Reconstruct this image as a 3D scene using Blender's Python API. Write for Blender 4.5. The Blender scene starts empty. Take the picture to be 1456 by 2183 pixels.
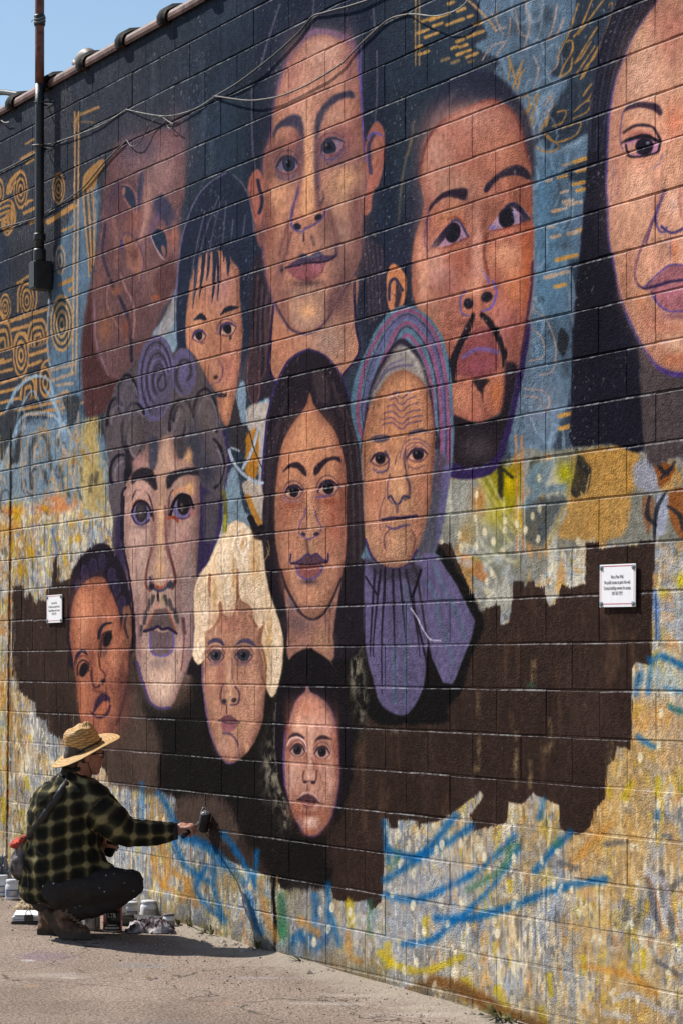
import bpy, bmesh, math, random
import numpy as np
from mathutils import Vector, Matrix, Euler, noise as mnoise
from mathutils.bvhtree import BVHTree
random.seed(4)
scene = bpy.context.scene
COL = scene.collection
R = math.radians
# ---------------------------------------------------------------- camera, sky, sun, exposure
WALL_TURN = math.atan2(2834.0, 5190.0)          # angle between view axis and wall
cam_d = bpy.data.cameras.new('camera'); cam = bpy.data.objects.new('camera', cam_d); COL.objects.link(cam)
cam.location = (0, -5.9, 1.55); cam.rotation_euler = (R(90), 0, R(90) - WALL_TURN)
cam_d.sensor_fit = 'VERTICAL'; cam_d.sensor_height = 36; cam_d.lens = 85.59
cam_d.shift_y = 0.150; cam_d.clip_start = .1; cam_d.clip_end = 3000
scene.camera = cam
TO_SUN = Vector((-1.6, -1.0, 2.1)).normalized()
world = bpy.data.worlds.new('World'); scene.world = world; world.use_nodes = True
wn = world.node_tree; wn.nodes.clear()
sky = wn.nodes.new('ShaderNodeTexSky'); sky.sky_type = 'NISHITA'; sky.sun_disc = False
sky.sun_elevation = math.asin(TO_SUN.z); sky.sun_rotation = math.atan2(TO_SUN.x, TO_SUN.y) % (2 * math.pi)
sky.air_density = 1.2; sky.dust_density = 0.3; sky.ozone_density = 2.0
bg = wn.nodes.new('ShaderNodeBackground'); bg.inputs['Strength'].default_value = 0.095
wo = wn.nodes.new('ShaderNodeOutputWorld')
wn.links.new(sky.outputs[0], bg.inputs[0]); wn.links.new(bg.outputs[0], wo.inputs[0])
sun_d = bpy.data.lights.new('sun', 'SUN'); sun_d.energy = 5.0; sun_d.angle = R(.53); sun_d.color = (1, .95, .87)
sun = bpy.data.objects.new('sun', sun_d); COL.objects.link(sun); sun.rotation_euler = TO_SUN.to_track_quat('Z', 'Y').to_euler()
scene.view_settings.view_transform = 'Standard'; scene.view_settings.look = 'None'
scene.view_settings.gamma = 1; scene.view_settings.use_curve_mapping = False
scene.view_settings.exposure = 0.42
scene.render.engine = 'CYCLES'
scene.render.resolution_x = 682; scene.render.resolution_y = 1024

# ---------------------------------------------------------------- mural painter
# The mural is flat paint on the wall: a small vector painter works it out in
# wall metres (X along the wall, Z up) and hands the result to the wall material.
EYE, DIST, ANG = 1.55, 5.9, math.atan2(2834.0, 5190.0)
SA, CA = math.sin(ANG), math.cos(ANG)
FOC, CX0, HOR = 5190.0, 728.0, 1419.0
def wall_xz(x, y):
    """survey mark of the mural -> metres on the wall plane"""
    u = (np.asarray(x, float) - CX0) / FOC; v = (HOR - np.asarray(y, float)) / FOC
    t = DIST / (SA + u * CA)
    return t * (u * SA - CA), EYE + t * v
def mark_xy(X, Z):
    """metres on the wall -> survey mark"""
    fw = -X * CA + DIST * SA; rt = X * SA + DIST * CA
    return CX0 + FOC * rt / fw, HOR - FOC * (Z - EYE) / fw

class Painter:
    def __init__(s, to_grid, PX, PY, WX, WZ):
        s.tg = to_grid; s.PX = PX.astype(np.float32); s.PY = PY.astype(np.float32)
        s.WX = WX.astype(np.float32); s.WZ = WZ.astype(np.float32)
        s.h, s.w = PX.shape
        s.C = np.zeros((s.h, s.w, 3), np.float32); s.tone = 0; s.gain = 1; s.clip = None
        s.rng = np.random.default_rng(7)
        s.T = s.rng.random((256, 256)).astype(np.float32)
        s.NF = (s.fbm(28, 28, 3, 11) - .5) * 2.4
        s.NV = (s.fbm(60, 5, 3, 23) - .5) * 2.4
    def vn(s, x, y):
        xi = x.astype(np.int32); yi = y.astype(np.int32)
        fx = x - xi; fy = y - yi
        fx = fx * fx * (3 - 2 * fx); fy = fy * fy * (3 - 2 * fy)
        a, b = xi & 255, (xi + 1) & 255; c, d = yi & 255, (yi + 1) & 255
        T = s.T
        return (T[c, a] * (1 - fx) + T[c, b] * fx) * (1 - fy) + (T[d, a] * (1 - fx) + T[d, b] * fx) * fy
    def fbm(s, fx, fz, oc, seed):
        r = 0; am = .5; tot = 0; st = 2 if max(fx, fz) * 2 ** (oc - 1) < 34 else 1
        WX, WZ = s.WX[::st, ::st], s.WZ[::st, ::st]
        for o in range(oc):
            k = 2 ** o
            r = r + am * s.vn(WX * fx * k + seed * 13.7 + o * 5.1 + 500, WZ * fz * k + seed * 7.3 + o * 9.2 + 500)
            tot += am; am *= .5
        r = r / tot
        if st == 2:
            r = np.repeat(np.repeat(r, 2, 0), 2, 1)[:s.h, :s.w]; q = r.copy()
            q[1:-1, 1:-1] = (r[:-2, 1:-1] + r[2:, 1:-1] + r[1:-1, :-2] + r[1:-1, 2:]) * .25; r = q
        return r
    @staticmethod
    def smooth(p, closed, n=7):
        p = np.asarray(p, float); m = len(p); out = []
        rng = range(m if closed else m - 1)
        for i in rng:
            if closed: a, b, c, d = p[i - 1], p[i], p[(i + 1) % m], p[(i + 2) % m]
            else: a, b, c, d = p[max(i - 1, 0)], p[i], p[i + 1], p[min(i + 2, m - 1)]
            for k in range(n):
                t = k / n
                out.append(.5 * (2 * b + (c - a) * t + (2 * a - 5 * b + 4 * c - d) * t * t + (3 * b - a - 3 * c + d) * t ** 3))
        if not closed: out.append(p[-1])
        return np.array(out)
    def win(s, x0, y0, x1, y1):
        gx, gy = s.tg(np.array([x0, x1, x0, x1]), np.array([y0, y0, y1, y1]))
        c0 = max(int(gx.min()) - 1, 0); c1 = min(int(gx.max()) + 2, s.w)
        r0 = max(int(gy.min()) - 1, 0); r1 = min(int(gy.max()) + 2, s.h)
        return r0, r1, c0, c1
    def mask(s, poly, f, n, nv):
        pad = f + n * 1.5 + nv * 1.5 + 2
        x0, y0 = poly.min(0) - pad; x1, y1 = poly.max(0) + pad
        r0, r1, c0, c1 = s.win(x0, y0, x1, y1)
        if r1 <= r0 or c1 <= c0: return None
        H, W = r1 - r0, c1 - c0
        gx, gy = s.tg(poly[:, 0], poly[:, 1]); gx = gx - c0; gy = gy - r0
        tog = np.zeros((H, W + 1), np.uint8)
        for i in range(len(gx)):
            xa, ya, xb, yb = gx[i - 1], gy[i - 1], gx[i], gy[i]
            if ya == yb: continue
            if ya > yb: xa, ya, xb, yb = xb, yb, xa, ya
            a = max(int(math.ceil(ya)), 0); b = min(int(math.ceil(yb)), H)
            if b <= a: continue
            rr = np.arange(a, b)
            cc = np.clip(np.ceil(xa + (rr - ya) * (xb - xa) / (yb - ya)), 0, W).astype(int)
            np.bitwise_xor.at(tog, (rr, cc), 1)
        ins = (np.cumsum(tog[:, :W], 1) & 1).astype(bool)
        D = np.full((H, W), pad, np.float32)
        for i in range(len(poly)):
            ax, ay = poly[i - 1]; bx, by = poly[i]
            q0, q1, e0, e1 = s.win(min(ax, bx) - pad, min(ay, by) - pad, max(ax, bx) + pad, max(ay, by) + pad)
            q0, q1, e0, e1 = max(q0, r0), min(q1, r1), max(e0, c0), min(e1, c1)
            if q1 <= q0 or e1 <= e0: continue
            px = s.PX[q0:q1, e0:e1] - ax; py = s.PY[q0:q1, e0:e1] - ay
            dx, dy = bx - ax, by - ay; L = dx * dx + dy * dy + 1e-9
            t = np.clip((px * dx + py * dy) / L, 0, 1)
            d = np.hypot(px - t * dx, py - t * dy)
            v = D[q0 - r0:q1 - r0, e0 - c0:e1 - c0]
            np.minimum(v, d, out=v)
        sd = np.where(ins, D, -D)
        sl = (slice(r0, r1), slice(c0, c1))
        if n: sd = sd + n * s.NF[sl]
        if nv: sd = sd + nv * s.NV[sl]
        s.sd = sd
        return sl, np.clip(sd / (2 * f) + .5, 0, 1)
    def put(s, sl, m, col, a):
        col = np.array(col, np.float32) / 255
        if s.tone:
            l = col @ np.array((.3, .59, .11), np.float32)
            col = l + (col - l) * s.tone; col = col + np.array((.008, -.004, .012), np.float32)
        m = m * a
        if s.clip is not None: m = m * s.clip[sl]
        m = m[..., None]
        s.C[sl] = s.C[sl] * (1 - m) + col * m
    def P(s, pts, col, a=1, f=1.2, n=.8, nv=0, sm=True, tex=0, rim=None):
        poly = s.smooth(pts, True) if sm else np.asarray(pts, float)
        r = s.mask(poly, f, n, nv)
        if r is None: return
        sl, m = r
        if tex: m = m * np.clip(1 - tex + tex * 2 * (s.NV[sl] * .5 + .5), 0, 1)
        s.put(sl, m, col, a)
        if rim:
            # soft darker modelling towards the outline, stronger on the right cheek
            k, amt = rim; x0, x1 = poly[:, 0].min(), poly[:, 0].max(); w = (x1 - x0) * k
            u = np.clip((s.PX[sl] - x0) / (x1 - x0), 0, 1)
            g = np.clip(1 - np.minimum(s.sdw(poly, sl, w), w) / w, 0, 1) ** 1.5
            s.put(sl, m * g * (.55 + .6 * u), np.array(col) * np.array((.52, .46, .50)), amt)
            # loose brush marks, lighter and darker, kept inside the outline
            s.clip = np.zeros((s.h, s.w), np.float32); s.clip[sl] = m; y0, y1 = poly[:, 1].min(), poly[:, 1].max(); W_ = x1 - x0
            for i in range(90):
                x, y = x0 + s.rng.random() * W_, y0 + s.rng.random() * (y1 - y0); c = np.array(col) * (1 + s.rng.choice((-.26, -.16, .10, .16))) + s.rng.normal(0, 5, 3)
                s.B(x, y, W_ * (.015 + .03 * s.rng.random()), W_ * (.06 + .12 * s.rng.random()), np.clip(c, 0, 255), .35, (x - (x0 + x1) / 2) / W_ * -22 + s.rng.normal() * 6)
            s.clip = None
    def sdw(s, poly, sl, w):
        r0, c0 = sl[0].start, sl[1].start; D = np.full((sl[0].stop - r0, sl[1].stop - c0), w, np.float32)
        for i in range(0, len(poly), 2):
            ax, ay = poly[i - 2]; bx, by = poly[i]
            q0, q1, e0, e1 = s.win(min(ax, bx) - w, min(ay, by) - w, max(ax, bx) + w, max(ay, by) + w)
            q0, q1, e0, e1 = max(q0, r0), min(q1, sl[0].stop), max(e0, c0), min(e1, sl[1].stop)
            if q1 <= q0 or e1 <= e0: continue
            px = s.PX[q0:q1, e0:e1] - ax; py = s.PY[q0:q1, e0:e1] - ay; dx, dy = bx - ax, by - ay
            t = np.clip((px * dx + py * dy) / (dx * dx + dy * dy + 1e-9), 0, 1); v = D[q0 - r0:q1 - r0, e0 - c0:e1 - c0]
            np.minimum(v, np.hypot(px - t * dx, py - t * dy), out=v)
        return D
    def S(s, pts, w, col, a=1, f=1.0, n=.6, nv=0, tex=0, taper=False):
        p = s.smooth(pts, False) if len(pts) > 2 else np.asarray(pts, float)
        if s.tone: f = f * .7; a = min(1, a * 1.2); w = (np.asarray(w, float) * np.where(np.asarray(w) < 6, 1.18, 1)) if not np.isscalar(w) else (w * 1.18 if w < 6 else w)
        k = len(p)
        if np.isscalar(w):
            ww = np.full(k, w, float)
            if taper: ww = w * np.clip(np.sin(np.linspace(.12, math.pi - .12, k)) ** .6, .2, 1)
        else: ww = np.interp(np.linspace(0, 1, k), np.linspace(0, 1, len(w)), w)
        pad = f + abs(n) * 1.5 + nv * 1.5 + 2 + max(ww) / 2
        r0, r1, c0, c1 = s.win(p[:, 0].min() - pad, p[:, 1].min() - pad, p[:, 0].max() + pad, p[:, 1].max() + pad)
        if r1 <= r0 or c1 <= c0: return
        D = np.full((r1 - r0, c1 - c0), -pad, np.float32)
        for i in range(k - 1):
            (ax, ay), (bx, by) = p[i], p[i + 1]
            q0, q1, e0, e1 = s.win(min(ax, bx) - pad, min(ay, by) - pad, max(ax, bx) + pad, max(ay, by) + pad)
            q0, q1, e0, e1 = max(q0, r0), min(q1, r1), max(e0, c0), min(e1, c1)
            if q1 <= q0 or e1 <= e0: continue
            px = s.PX[q0:q1, e0:e1] - ax; py = s.PY[q0:q1, e0:e1] - ay
            dx, dy = bx - ax, by - ay; L = dx * dx + dy * dy + 1e-9
            t = np.clip((px * dx + py * dy) / L, 0, 1)
            v = D[q0 - r0:q1 - r0, e0 - c0:e1 - c0]
            np.maximum(v, (ww[i] + (ww[i + 1] - ww[i]) * t) / 2 - np.hypot(px - t * dx, py - t * dy), out=v)
        sl = (slice(r0, r1), slice(c0, c1))
        if n: D = D + n * s.NF[sl]
        if nv: D = D + nv * s.NV[sl]
        m = np.clip(D / (2 * f) + .5, 0, 1)
        if tex: m = m * np.clip(1 - tex + tex * 1.6 * (s.NF[sl] * .5 + .5), 0, 1)
        s.put(sl, m, col, a)
    def E(s, x, y, rx, ry, col, a=1, rot=0, f=1.0, n=.5):
        t = np.linspace(0, 2 * math.pi, 22, endpoint=False); c, q = math.cos(math.radians(rot)), math.sin(math.radians(rot))
        ex, ey = rx * np.cos(t), ry * np.sin(t)
        r = s.mask(np.stack([x + ex * c - ey * q, y + ex * q + ey * c], 1), f, n, 0)
        if r is not None: s.put(r[0], r[1], col, a)
    def B(s, x, y, rx, ry, col, a=.6, rot=0):
        R = 2.2 * max(rx, ry)
        r0, r1, c0, c1 = s.win(x - R, y - R, x + R, y + R)
        if r1 <= r0 or c1 <= c0: return
        sl = (slice(r0, r1), slice(c0, c1))
        c, q = math.cos(math.radians(rot)), math.sin(math.radians(rot))
        dx, dy = s.PX[sl] - x, s.PY[sl] - y
        e = ((dx * c + dy * q) / rx) ** 2 + ((dy * c - dx * q) / ry) ** 2
        s.put(sl, np.exp(-e * 1.1) * (e < 4.4), col, min(a * s.gain, .95))
    def M(s, m, col, a=1):
        s.put((slice(None), slice(None)), m, col, a)
def paint_ground_coats(p):
    """old graffiti coats under the portraits"""
    PX, PY = p.PX, p.PY
    f1, f2, f3 = p.fbm(2.2, 1.6, 4, 1), p.fbm(3.1, 1.2, 4, 2), p.fbm(5, 2.2, 3, 3)
    dr = p.fbm(22, 2.6, 3, 4); sp = p.fbm(14, 12, 3, 5); f4 = p.fbm(4, 3.4, 3, 6); f5 = p.fbm(6.5, 4, 3, 8)
    ss = lambda x, a, b: np.clip((x - a) / (b - a), 0, 1)
    # lower coat: grey blue, cream, ochre, with runs
    p.M(np.ones_like(f1), (150, 146, 146))
    p.M(ss(f1 + (dr - .5) * .25, .45, .62), (178, 134, 76), .85)
    p.M(ss(f2 + (dr - .5) * .3, .5, .66), (124, 136, 152), .75)
    p.M(ss(f3 + (dr - .5) * .35, .56, .68), (192, 176, 148), .6)
    p.M(ss(f4 + (sp - .5) * .3, .63, .72), (176, 128, 62), .65)
    p.M(ss(f5 + (dr - .5) * .3, .66, .74), (76, 80, 84), .5)
    p.M(ss(p.fbm(3.3, 2.6, 3, 9), .68, .76), (176, 152, 44), .55)
    p.M(ss(p.fbm(9, 1.3, 3, 10) + (sp - .5) * .25, .66, .73), (204, 196, 178), .55)
    p.M(ss(p.fbm(40, 2.2, 2, 12), .66, .8), (206, 196, 172), .5)
    p.M(ss(p.fbm(30, 2.0, 2, 13), .68, .8), (84, 82, 78), .45)
    p.M(ss(p.fbm(11, 4.5, 3, 14), .68, .76), (186, 120, 70), .5)
    p.M(ss(p.fbm(13, 8, 3, 18) + (dr - .5) * .3, .64, .72), (112, 124, 142), .5)
    for i in range(420):
        x, y = p.rng.random() * 1520 - 30, 1240 + p.rng.random() * 960
        c = [(176, 130, 74), (120, 132, 150), (196, 184, 160), (164, 162, 164), (96, 98, 104), (190, 150, 90), (184, 158, 60), (140, 150, 166)][i % 8]; k = .5 + x / 1456
        p.P([(x + math.cos(t) * k * (6 + 20 * p.rng.random()), y + math.sin(t) * k * (6 + 18 * p.rng.random())) for t in np.linspace(0, 5.4, 7)], c, .32 + .3 * p.rng.random(), 2.5, 5, 3, tex=.5)
    for fx, fz, sd_, th, c, a in [(34, 16, 71, .70, (214, 206, 186), .75), (30, 18, 72, .72, (190, 150, 92), .65), (26, 14, 73, .75, (188, 162, 52), .6), (36, 22, 74, .70, (84, 86, 92), .6), (40, 12, 75, .70, (128, 142, 164), .7), (22, 10, 76, .72, (206, 192, 160), .7)]:
        p.M(ss(p.fbm(fx, fz, 2, sd_) + (p.fbm(1.7, 1.7, 2, sd_ + 20) - .5) * .3, th, th + .05), c, a)
    # warmer towards the right foot of the wall
    p.M(ss(PX, 850, 1350) * ss(PY, 1450, 1800) * ss(f1 + f5 * .5, .55, .85), (184, 140, 76), .6)
    p.B(760, 1990, 210, 110, (142, 144, 148), .55); p.B(930, 1880, 120, 60, (150, 150, 158), .5)
    p.B(1290, 1660, 90, 70, (192, 146, 76), .4); p.B(1420, 1610, 60, 60, (196, 140, 70), .6); p.B(1400, 1530, 80, 40, (200, 140, 70), .6)
    p.B(1430, 1310, 50, 50, (176, 172, 172), .8); p.B(1420, 1450, 60, 30, (160, 172, 166), .7)

def paint_upper(p):
    PX, PY = p.PX, p.PY
    # dark field of the upper wall
    p.P([(-400, -400), (1900, -400), (1900, 985), (1456, 975), (1376, 968), (1240, 950), (1190, 985), (1120, 1010), (960, 1040), (760, 1160),
         (600, 1160), (480, 1100), (300, 1010), (235, 960), (180, 905), (100, 905), (20, 930), (-400, 1000)], (46, 54, 66), 1, 4, 3, 5, sm=False)
    p.M(np.clip((p.fbm(2, 1.6, 3, 15) - .45) * 4, 0, 1) * np.clip((900 - PY) / 120, 0, 1), (60, 60, 70), .45)
    p.M(np.clip((620 - PX) / 400, 0, 1) * np.clip((880 - PY) / 140, 0, 1), (66, 64, 68), .42)
    p.M(np.clip((PY - 250) / 500, 0, 1) * np.clip((200 - PX) / 100, 0, 1) * np.clip((900 - PY) / 80, 0, 1), (52, 52, 58), .7)
    p.B(640, 60, 200, 70, (40, 52, 68), .6); p.B(470, 260, 90, 160, (44, 58, 76), .6)
    p.B(860, 120, 130, 170, (36, 47, 60), .6); p.B(150, 150, 160, 90, (64, 68, 78), .5)
    p.B(700, 330, 330, 260, (32, 42, 54), .5)
    for (x0, y0, x1, y1) in [(430, 120, 436, 300), (395, 260, 372, 360), (452, 300, 448, 370), (170, 190, 196, 340), (330, 120, 320, 250)]:
        p.S([(x0, y0), ((x0 + x1) / 2 + 6, (y0 + y1) / 2), (x1, y1)], 12, (74, 82, 94), .4, 4)

G = (162, 123, 82)
def ring(p, x, y, rx, ry, n, col=G, w=None, bg=(50, 50, 54)):
    """concentric rings"""
    p.E(x, y, rx, ry, col, 1, 0, 1.2, 1)
    for i in range(1, n * 2):
        k = 1 - i / (n * 2)
        p.E(x, y + i * .4, rx * k, ry * k, bg if i % 2 else col, 1, 0, 1.0, .8)
def arch(p, x, y, rx, ry, n, col=G, bg=(50, 50, 54)):
    for i in range(n * 2):
        k = 1 - i / (n * 2 + .6); c = col if i % 2 == 0 else bg
        a, b = rx * k, ry * k
        p.P([(x - a, y + 10), (x - a, y - b * .5), (x - a * .7, y - b * .88), (x, y - b), (x + a * .7, y - b * .9 - 3), (x + a, y - b * .5 - 4), (x + a, y + 2)], c, 1, 1, .8)
def bar(p, x0, y0, x1, y1, w=9, col=G, a=1):
    p.S([(x0, y0), (x1, y1)], w * .82, col, a, 1.2, 1.2)

def paint_left_patterns(p):
    BL = (92, 112, 130)
    # pale blue veil
    p.P([(150, 470), (172, 420), (190, 400), (214, 395), (214, 470), (205, 560), (196, 640), (182, 760), (178, 850), (160, 880), (112, 870), (108, 760), (112, 640), (120, 560), (134, 510)], BL, .85, 4, 3, 2)
    p.P([(108, 760), (176, 700), (178, 870), (200, 900), (235, 960), (240, 1060), (200, 1060), (150, 960), (110, 900)], BL, .8, 4, 5, 4)
    p.P([(6, 960), (25, 920), (60, 900), (120, 895), (200, 930), (235, 990), (235, 1060), (60, 1070), (0, 1075), (0, 1000)], (112, 130, 146), .9, 5, 6, 6)
    # columns of gold lines and mesh
    for x in (163, 171): p.S([(x, 240), (x - 1, 420), (x - 4, 700), (x - 6, 800)], 3.5, (184, 146, 108), .85, 1)
    p.S([(163, 262), (172, 247), (188, 240), (212, 230)], 6, G, .9, 1.4); p.S([(166, 280), (170, 262), (205, 262)], 3, G, .6, 1.2)
    p.P([(182, 375), (205, 350), (222, 340), (226, 352), (212, 375), (206, 400), (190, 408), (180, 405)], G, .95)
    for i in range(5):
        p.S([(180 + i * 5, 405 + i), (184 + i * 5, 470), (192 + i * 3, 545), (194 + i * 2, 590 - i * 6)], 3.4, (176, 128, 78) if i % 2 == 0 else (70, 66, 66), .9)
    for i in range(26):
        a = p.rng.random(2); p.S([(192 + a[0] * 16, 398 + a[1] * 75), (198 + a[0] * 12, 404 + a[1] * 75)], 2.2, (150, 130, 118), .6)
    ring(p, 128, 402, 14, 34, 3); ring(p, 132, 555, 11, 32, 2, (150, 130, 112), bg=(70, 84, 98))
    bar(p, 106, 474, 160, 440, 13); bar(p, 134, 494, 160, 482, 5); bar(p, 130, 608, 158, 596, 10); bar(p, 152, 620, 158, 615, 8)
    ring(p, 135, 690, 25, 62, 4, (170, 138, 100), bg=(60, 70, 80))
    p.S([(107, 640), (104, 700), (108, 770), (120, 790)], 4, (150, 160, 170), .8)
    # left of the pipe
    ring(p, 47, 405, 15, 42, 3); p.S([(20, 412), (25, 390), (40, 372)], 8, G); p.S([(26, 412), (30, 398), (38, 388)], 4, G)
    ring(p, 2, 410, 10, 30, 2); bar(p, 48, 340, 74, 326, 8); bar(p, 58, 308, 74, 298, 5); bar(p, 60, 350, 74, 340, 6)
    for i in range(4): p.S([(0, 436 + i * 12), (24, 428 + i * 11), (34 - i * 4, 450 + i * 4), (33 - i * 5, 480 - i * 2), (18, 502 - i * 9), (8, 485 - i * 4)], 5, G, 1, 1.2)
    p.S([(12, 476), (13, 466), (24, 455), (27, 470), (20, 482), (10, 488)], 3.5, G)
    bar(p, 54, 456, 75, 445, 8); bar(p, 70, 476, 76, 472, 9); p.S([(58, 438), (64, 430), (72, 428)], 5, G)
    p.S([(2, 500), (10, 540), (4, 560)], 20, (40, 48, 62), .7, 4); p.B(8, 590, 18, 50, (40, 48, 62), .7)
    bar(p, 40, 605, 68, 588, 6); ring(p, 14, 656, 12, 30, 3); ring(p, 60, 640, 15, 38, 3); p.S([(41, 665), (42, 620), (52, 602)], 3.5, G)
    p.S([(80, 612), (81, 640), (77, 660)], 3.5, G); bar(p, 26, 685, 104, 660, 9); bar(p, 28, 705, 66, 694, 9)
    p.S([(0, 662), (12, 680), (20, 690)], 6, G); arch(p, 8, 742, 19, 58, 3); arch(p, 83, 730, 20, 50, 3); arch(p, 48, 745, 15, 36, 2)
    bar(p, 0, 750, 28, 742, 8); bar(p, 60, 733, 104, 720, 8)
    ring(p, 48, 757, 17, 50, 3)
    for (x0, y0, x1, y1) in [(5, 775, 25, 768), (0, 795, 28, 788), (68, 758, 104, 746), (66, 780, 90, 771), (0, 818, 38, 808), (0, 838, 44, 828), (0, 861, 70, 842), (0, 884, 150, 852), (60, 884, 130, 872), (0, 770, 10, 768)]: bar(p, x0, y0, x1, y1, 8.5)
    p.S([(90, 795), (96, 776), (108, 767)], 5, G); ring(p, 100, 815, 13, 34, 2); arch(p, 63, 845, 15, 42, 2); p.S([(80, 800), (80, 850)], 5, G)
    for (x0, y0, x1, y1) in [(112, 790, 165, 776), (116, 812, 160, 796), (126, 822, 158, 818), (110, 850, 128, 845)]: bar(p, x0, y0, x1, y1, 8, (172, 146, 124), .8)
    arch(p, 142, 872, 12, 40, 2, (150, 128, 108), (90, 108, 124)); bar(p, 132, 872, 180, 858, 6, (176, 140, 108), .8)
    # pale spray loops
    W = (140, 162, 180)
    for pts, w in [([(8, 1000), (12, 900), (22, 862), (50, 820), (80, 803), (108, 812), (118, 850), (130, 890)], 6), ([(28, 860), (34, 835), (60, 810), (78, 802)], 5),
                   ([(36, 925), (40, 890), (58, 850), (75, 835), (92, 870)], 4), ([(4, 1000), (24, 945), (40, 905), (60, 885), (105, 882), (128, 898), (140, 920)], 6),
                   ([(100, 830), (118, 860), (135, 900), (152, 925)], 5), ([(124, 935), (140, 900), (160, 890)], 4)]:
        p.S(pts, w, W, .8, 1.5, 1.2)
    for i in range(60):
        x, y = p.rng.random() * 225, 890 + p.rng.random() * 190; a0, r = p.rng.random() * 6.28, 6 + p.rng.random() * 20; k = p.rng.random() * 2 + 1
        p.S([(x + math.cos(a0 + t * k) * r * .6, y + math.sin(a0 + t * k) * r * 1.5) for t in np.linspace(0, 2, 6)], 1.8 + p.rng.random() * 3.5, [(150, 166, 180), (56, 58, 64), (176, 150, 120), (110, 132, 150), (176, 130, 74)][i % 5], .65, 1.5, 1.2)
    D = (46, 48, 52)
    p.P([(2, 900), (22, 875), (40, 880), (32, 920), (16, 960), (4, 980)], D, .9, 2, 2, 2); p.P([(26, 985), (40, 930), (52, 925), (46, 980), (30, 990)], D, .9, 2, 2, 2)
    p.P([(138, 850), (172, 846), (170, 880), (152, 915), (146, 880)], D, .8, 2, 2)
    for pts in [[(58, 990), (60, 950), (70, 925), (110, 920)], [(70, 1050), (72, 990), (82, 945), (100, 935), (112, 990), (120, 1050)], [(60, 1060), (48, 1000), (52, 905), (58, 885), (120, 888)],
                [(76, 1060), (76, 1000), (84, 992), (92, 1020), (100, 995), (112, 1000), (120, 1030)], [(125, 930), (150, 990), (162, 1050)], [(170, 880), (165, 960), (160, 1040)]]:
        p.S(pts, 4, (176, 150, 128), .7, 1.5, 1.5)
    for pts in [[(66, 1000), (68, 960), (76, 935)], [(112, 1000), (106, 950), (96, 930)], [(70, 1040), (68, 1010), (78, 1000)], [(104, 1030), (100, 1012), (96, 1006)], [(132, 1000), (138, 1030), (150, 1060)]]:
        p.S(pts, 8, (50, 54, 58), .75, 2, 2, 2)
    p.P([(182, 905), (210, 890), (212, 960), (222, 1000), (228, 1090), (205, 1110), (178, 1100), (172, 1020), (176, 950)], (176, 150, 94), .85, 4, 5, 6)
    for i in range(34):
        x, y = 120 + p.rng.random() * 115, 930 + p.rng.random() * 150
        p.S([(x, y), (x + p.rng.normal() * 4, y + 12 + p.rng.random() * 22)], 3 + p.rng.random() * 6, [(60, 56, 54), (170, 140, 84), (120, 138, 150), (150, 110, 60), (186, 160, 130)][i % 5], .6, 2, 2)
    for x, y in [(30, 1090), (130, 1085), (148, 1075), (95, 1085), (120, 1065)]: p.B(x, y, 22, 10, (202, 120, 70), .75)
    p.B(38, 1100, 10, 26, (176, 136, 20), .8); p.B(30, 1120, 16, 14, (200, 120, 50), .5)
    for i in range(60):
        x, y = p.rng.random() * 235, 1070 + p.rng.random() * 170
        p.E(x, y, 2 + p.rng.random() * 7, 4 + p.rng.random() * 9, [(112, 126, 142), (186, 176, 160), (184, 136, 78), (80, 78, 78), (190, 140, 30), (168, 166, 162)][i % 6], .7, p.rng.normal() * 20, 2, 3)
    p.S([(112, 1130), (122, 1165), (123, 1185)], 5, (80, 110, 160), .8, 2)
    for x, y in [(46, 1215), (58, 1222), (140, 1190), (30, 1165)]: p.B(x, y, 4, 16, (188, 140, 16), .8)
    for i in range(50):
        x, y = p.rng.random() * 26, 1240 + p.rng.random() * 500
        p.E(x, y, 2 + p.rng.random() * 5, 6 + p.rng.random() * 16, [(112, 126, 142), (196, 186, 170), (190, 132, 62), (170, 166, 160), (196, 120, 50)][i % 5], .6, 0, 2, 3)

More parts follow.
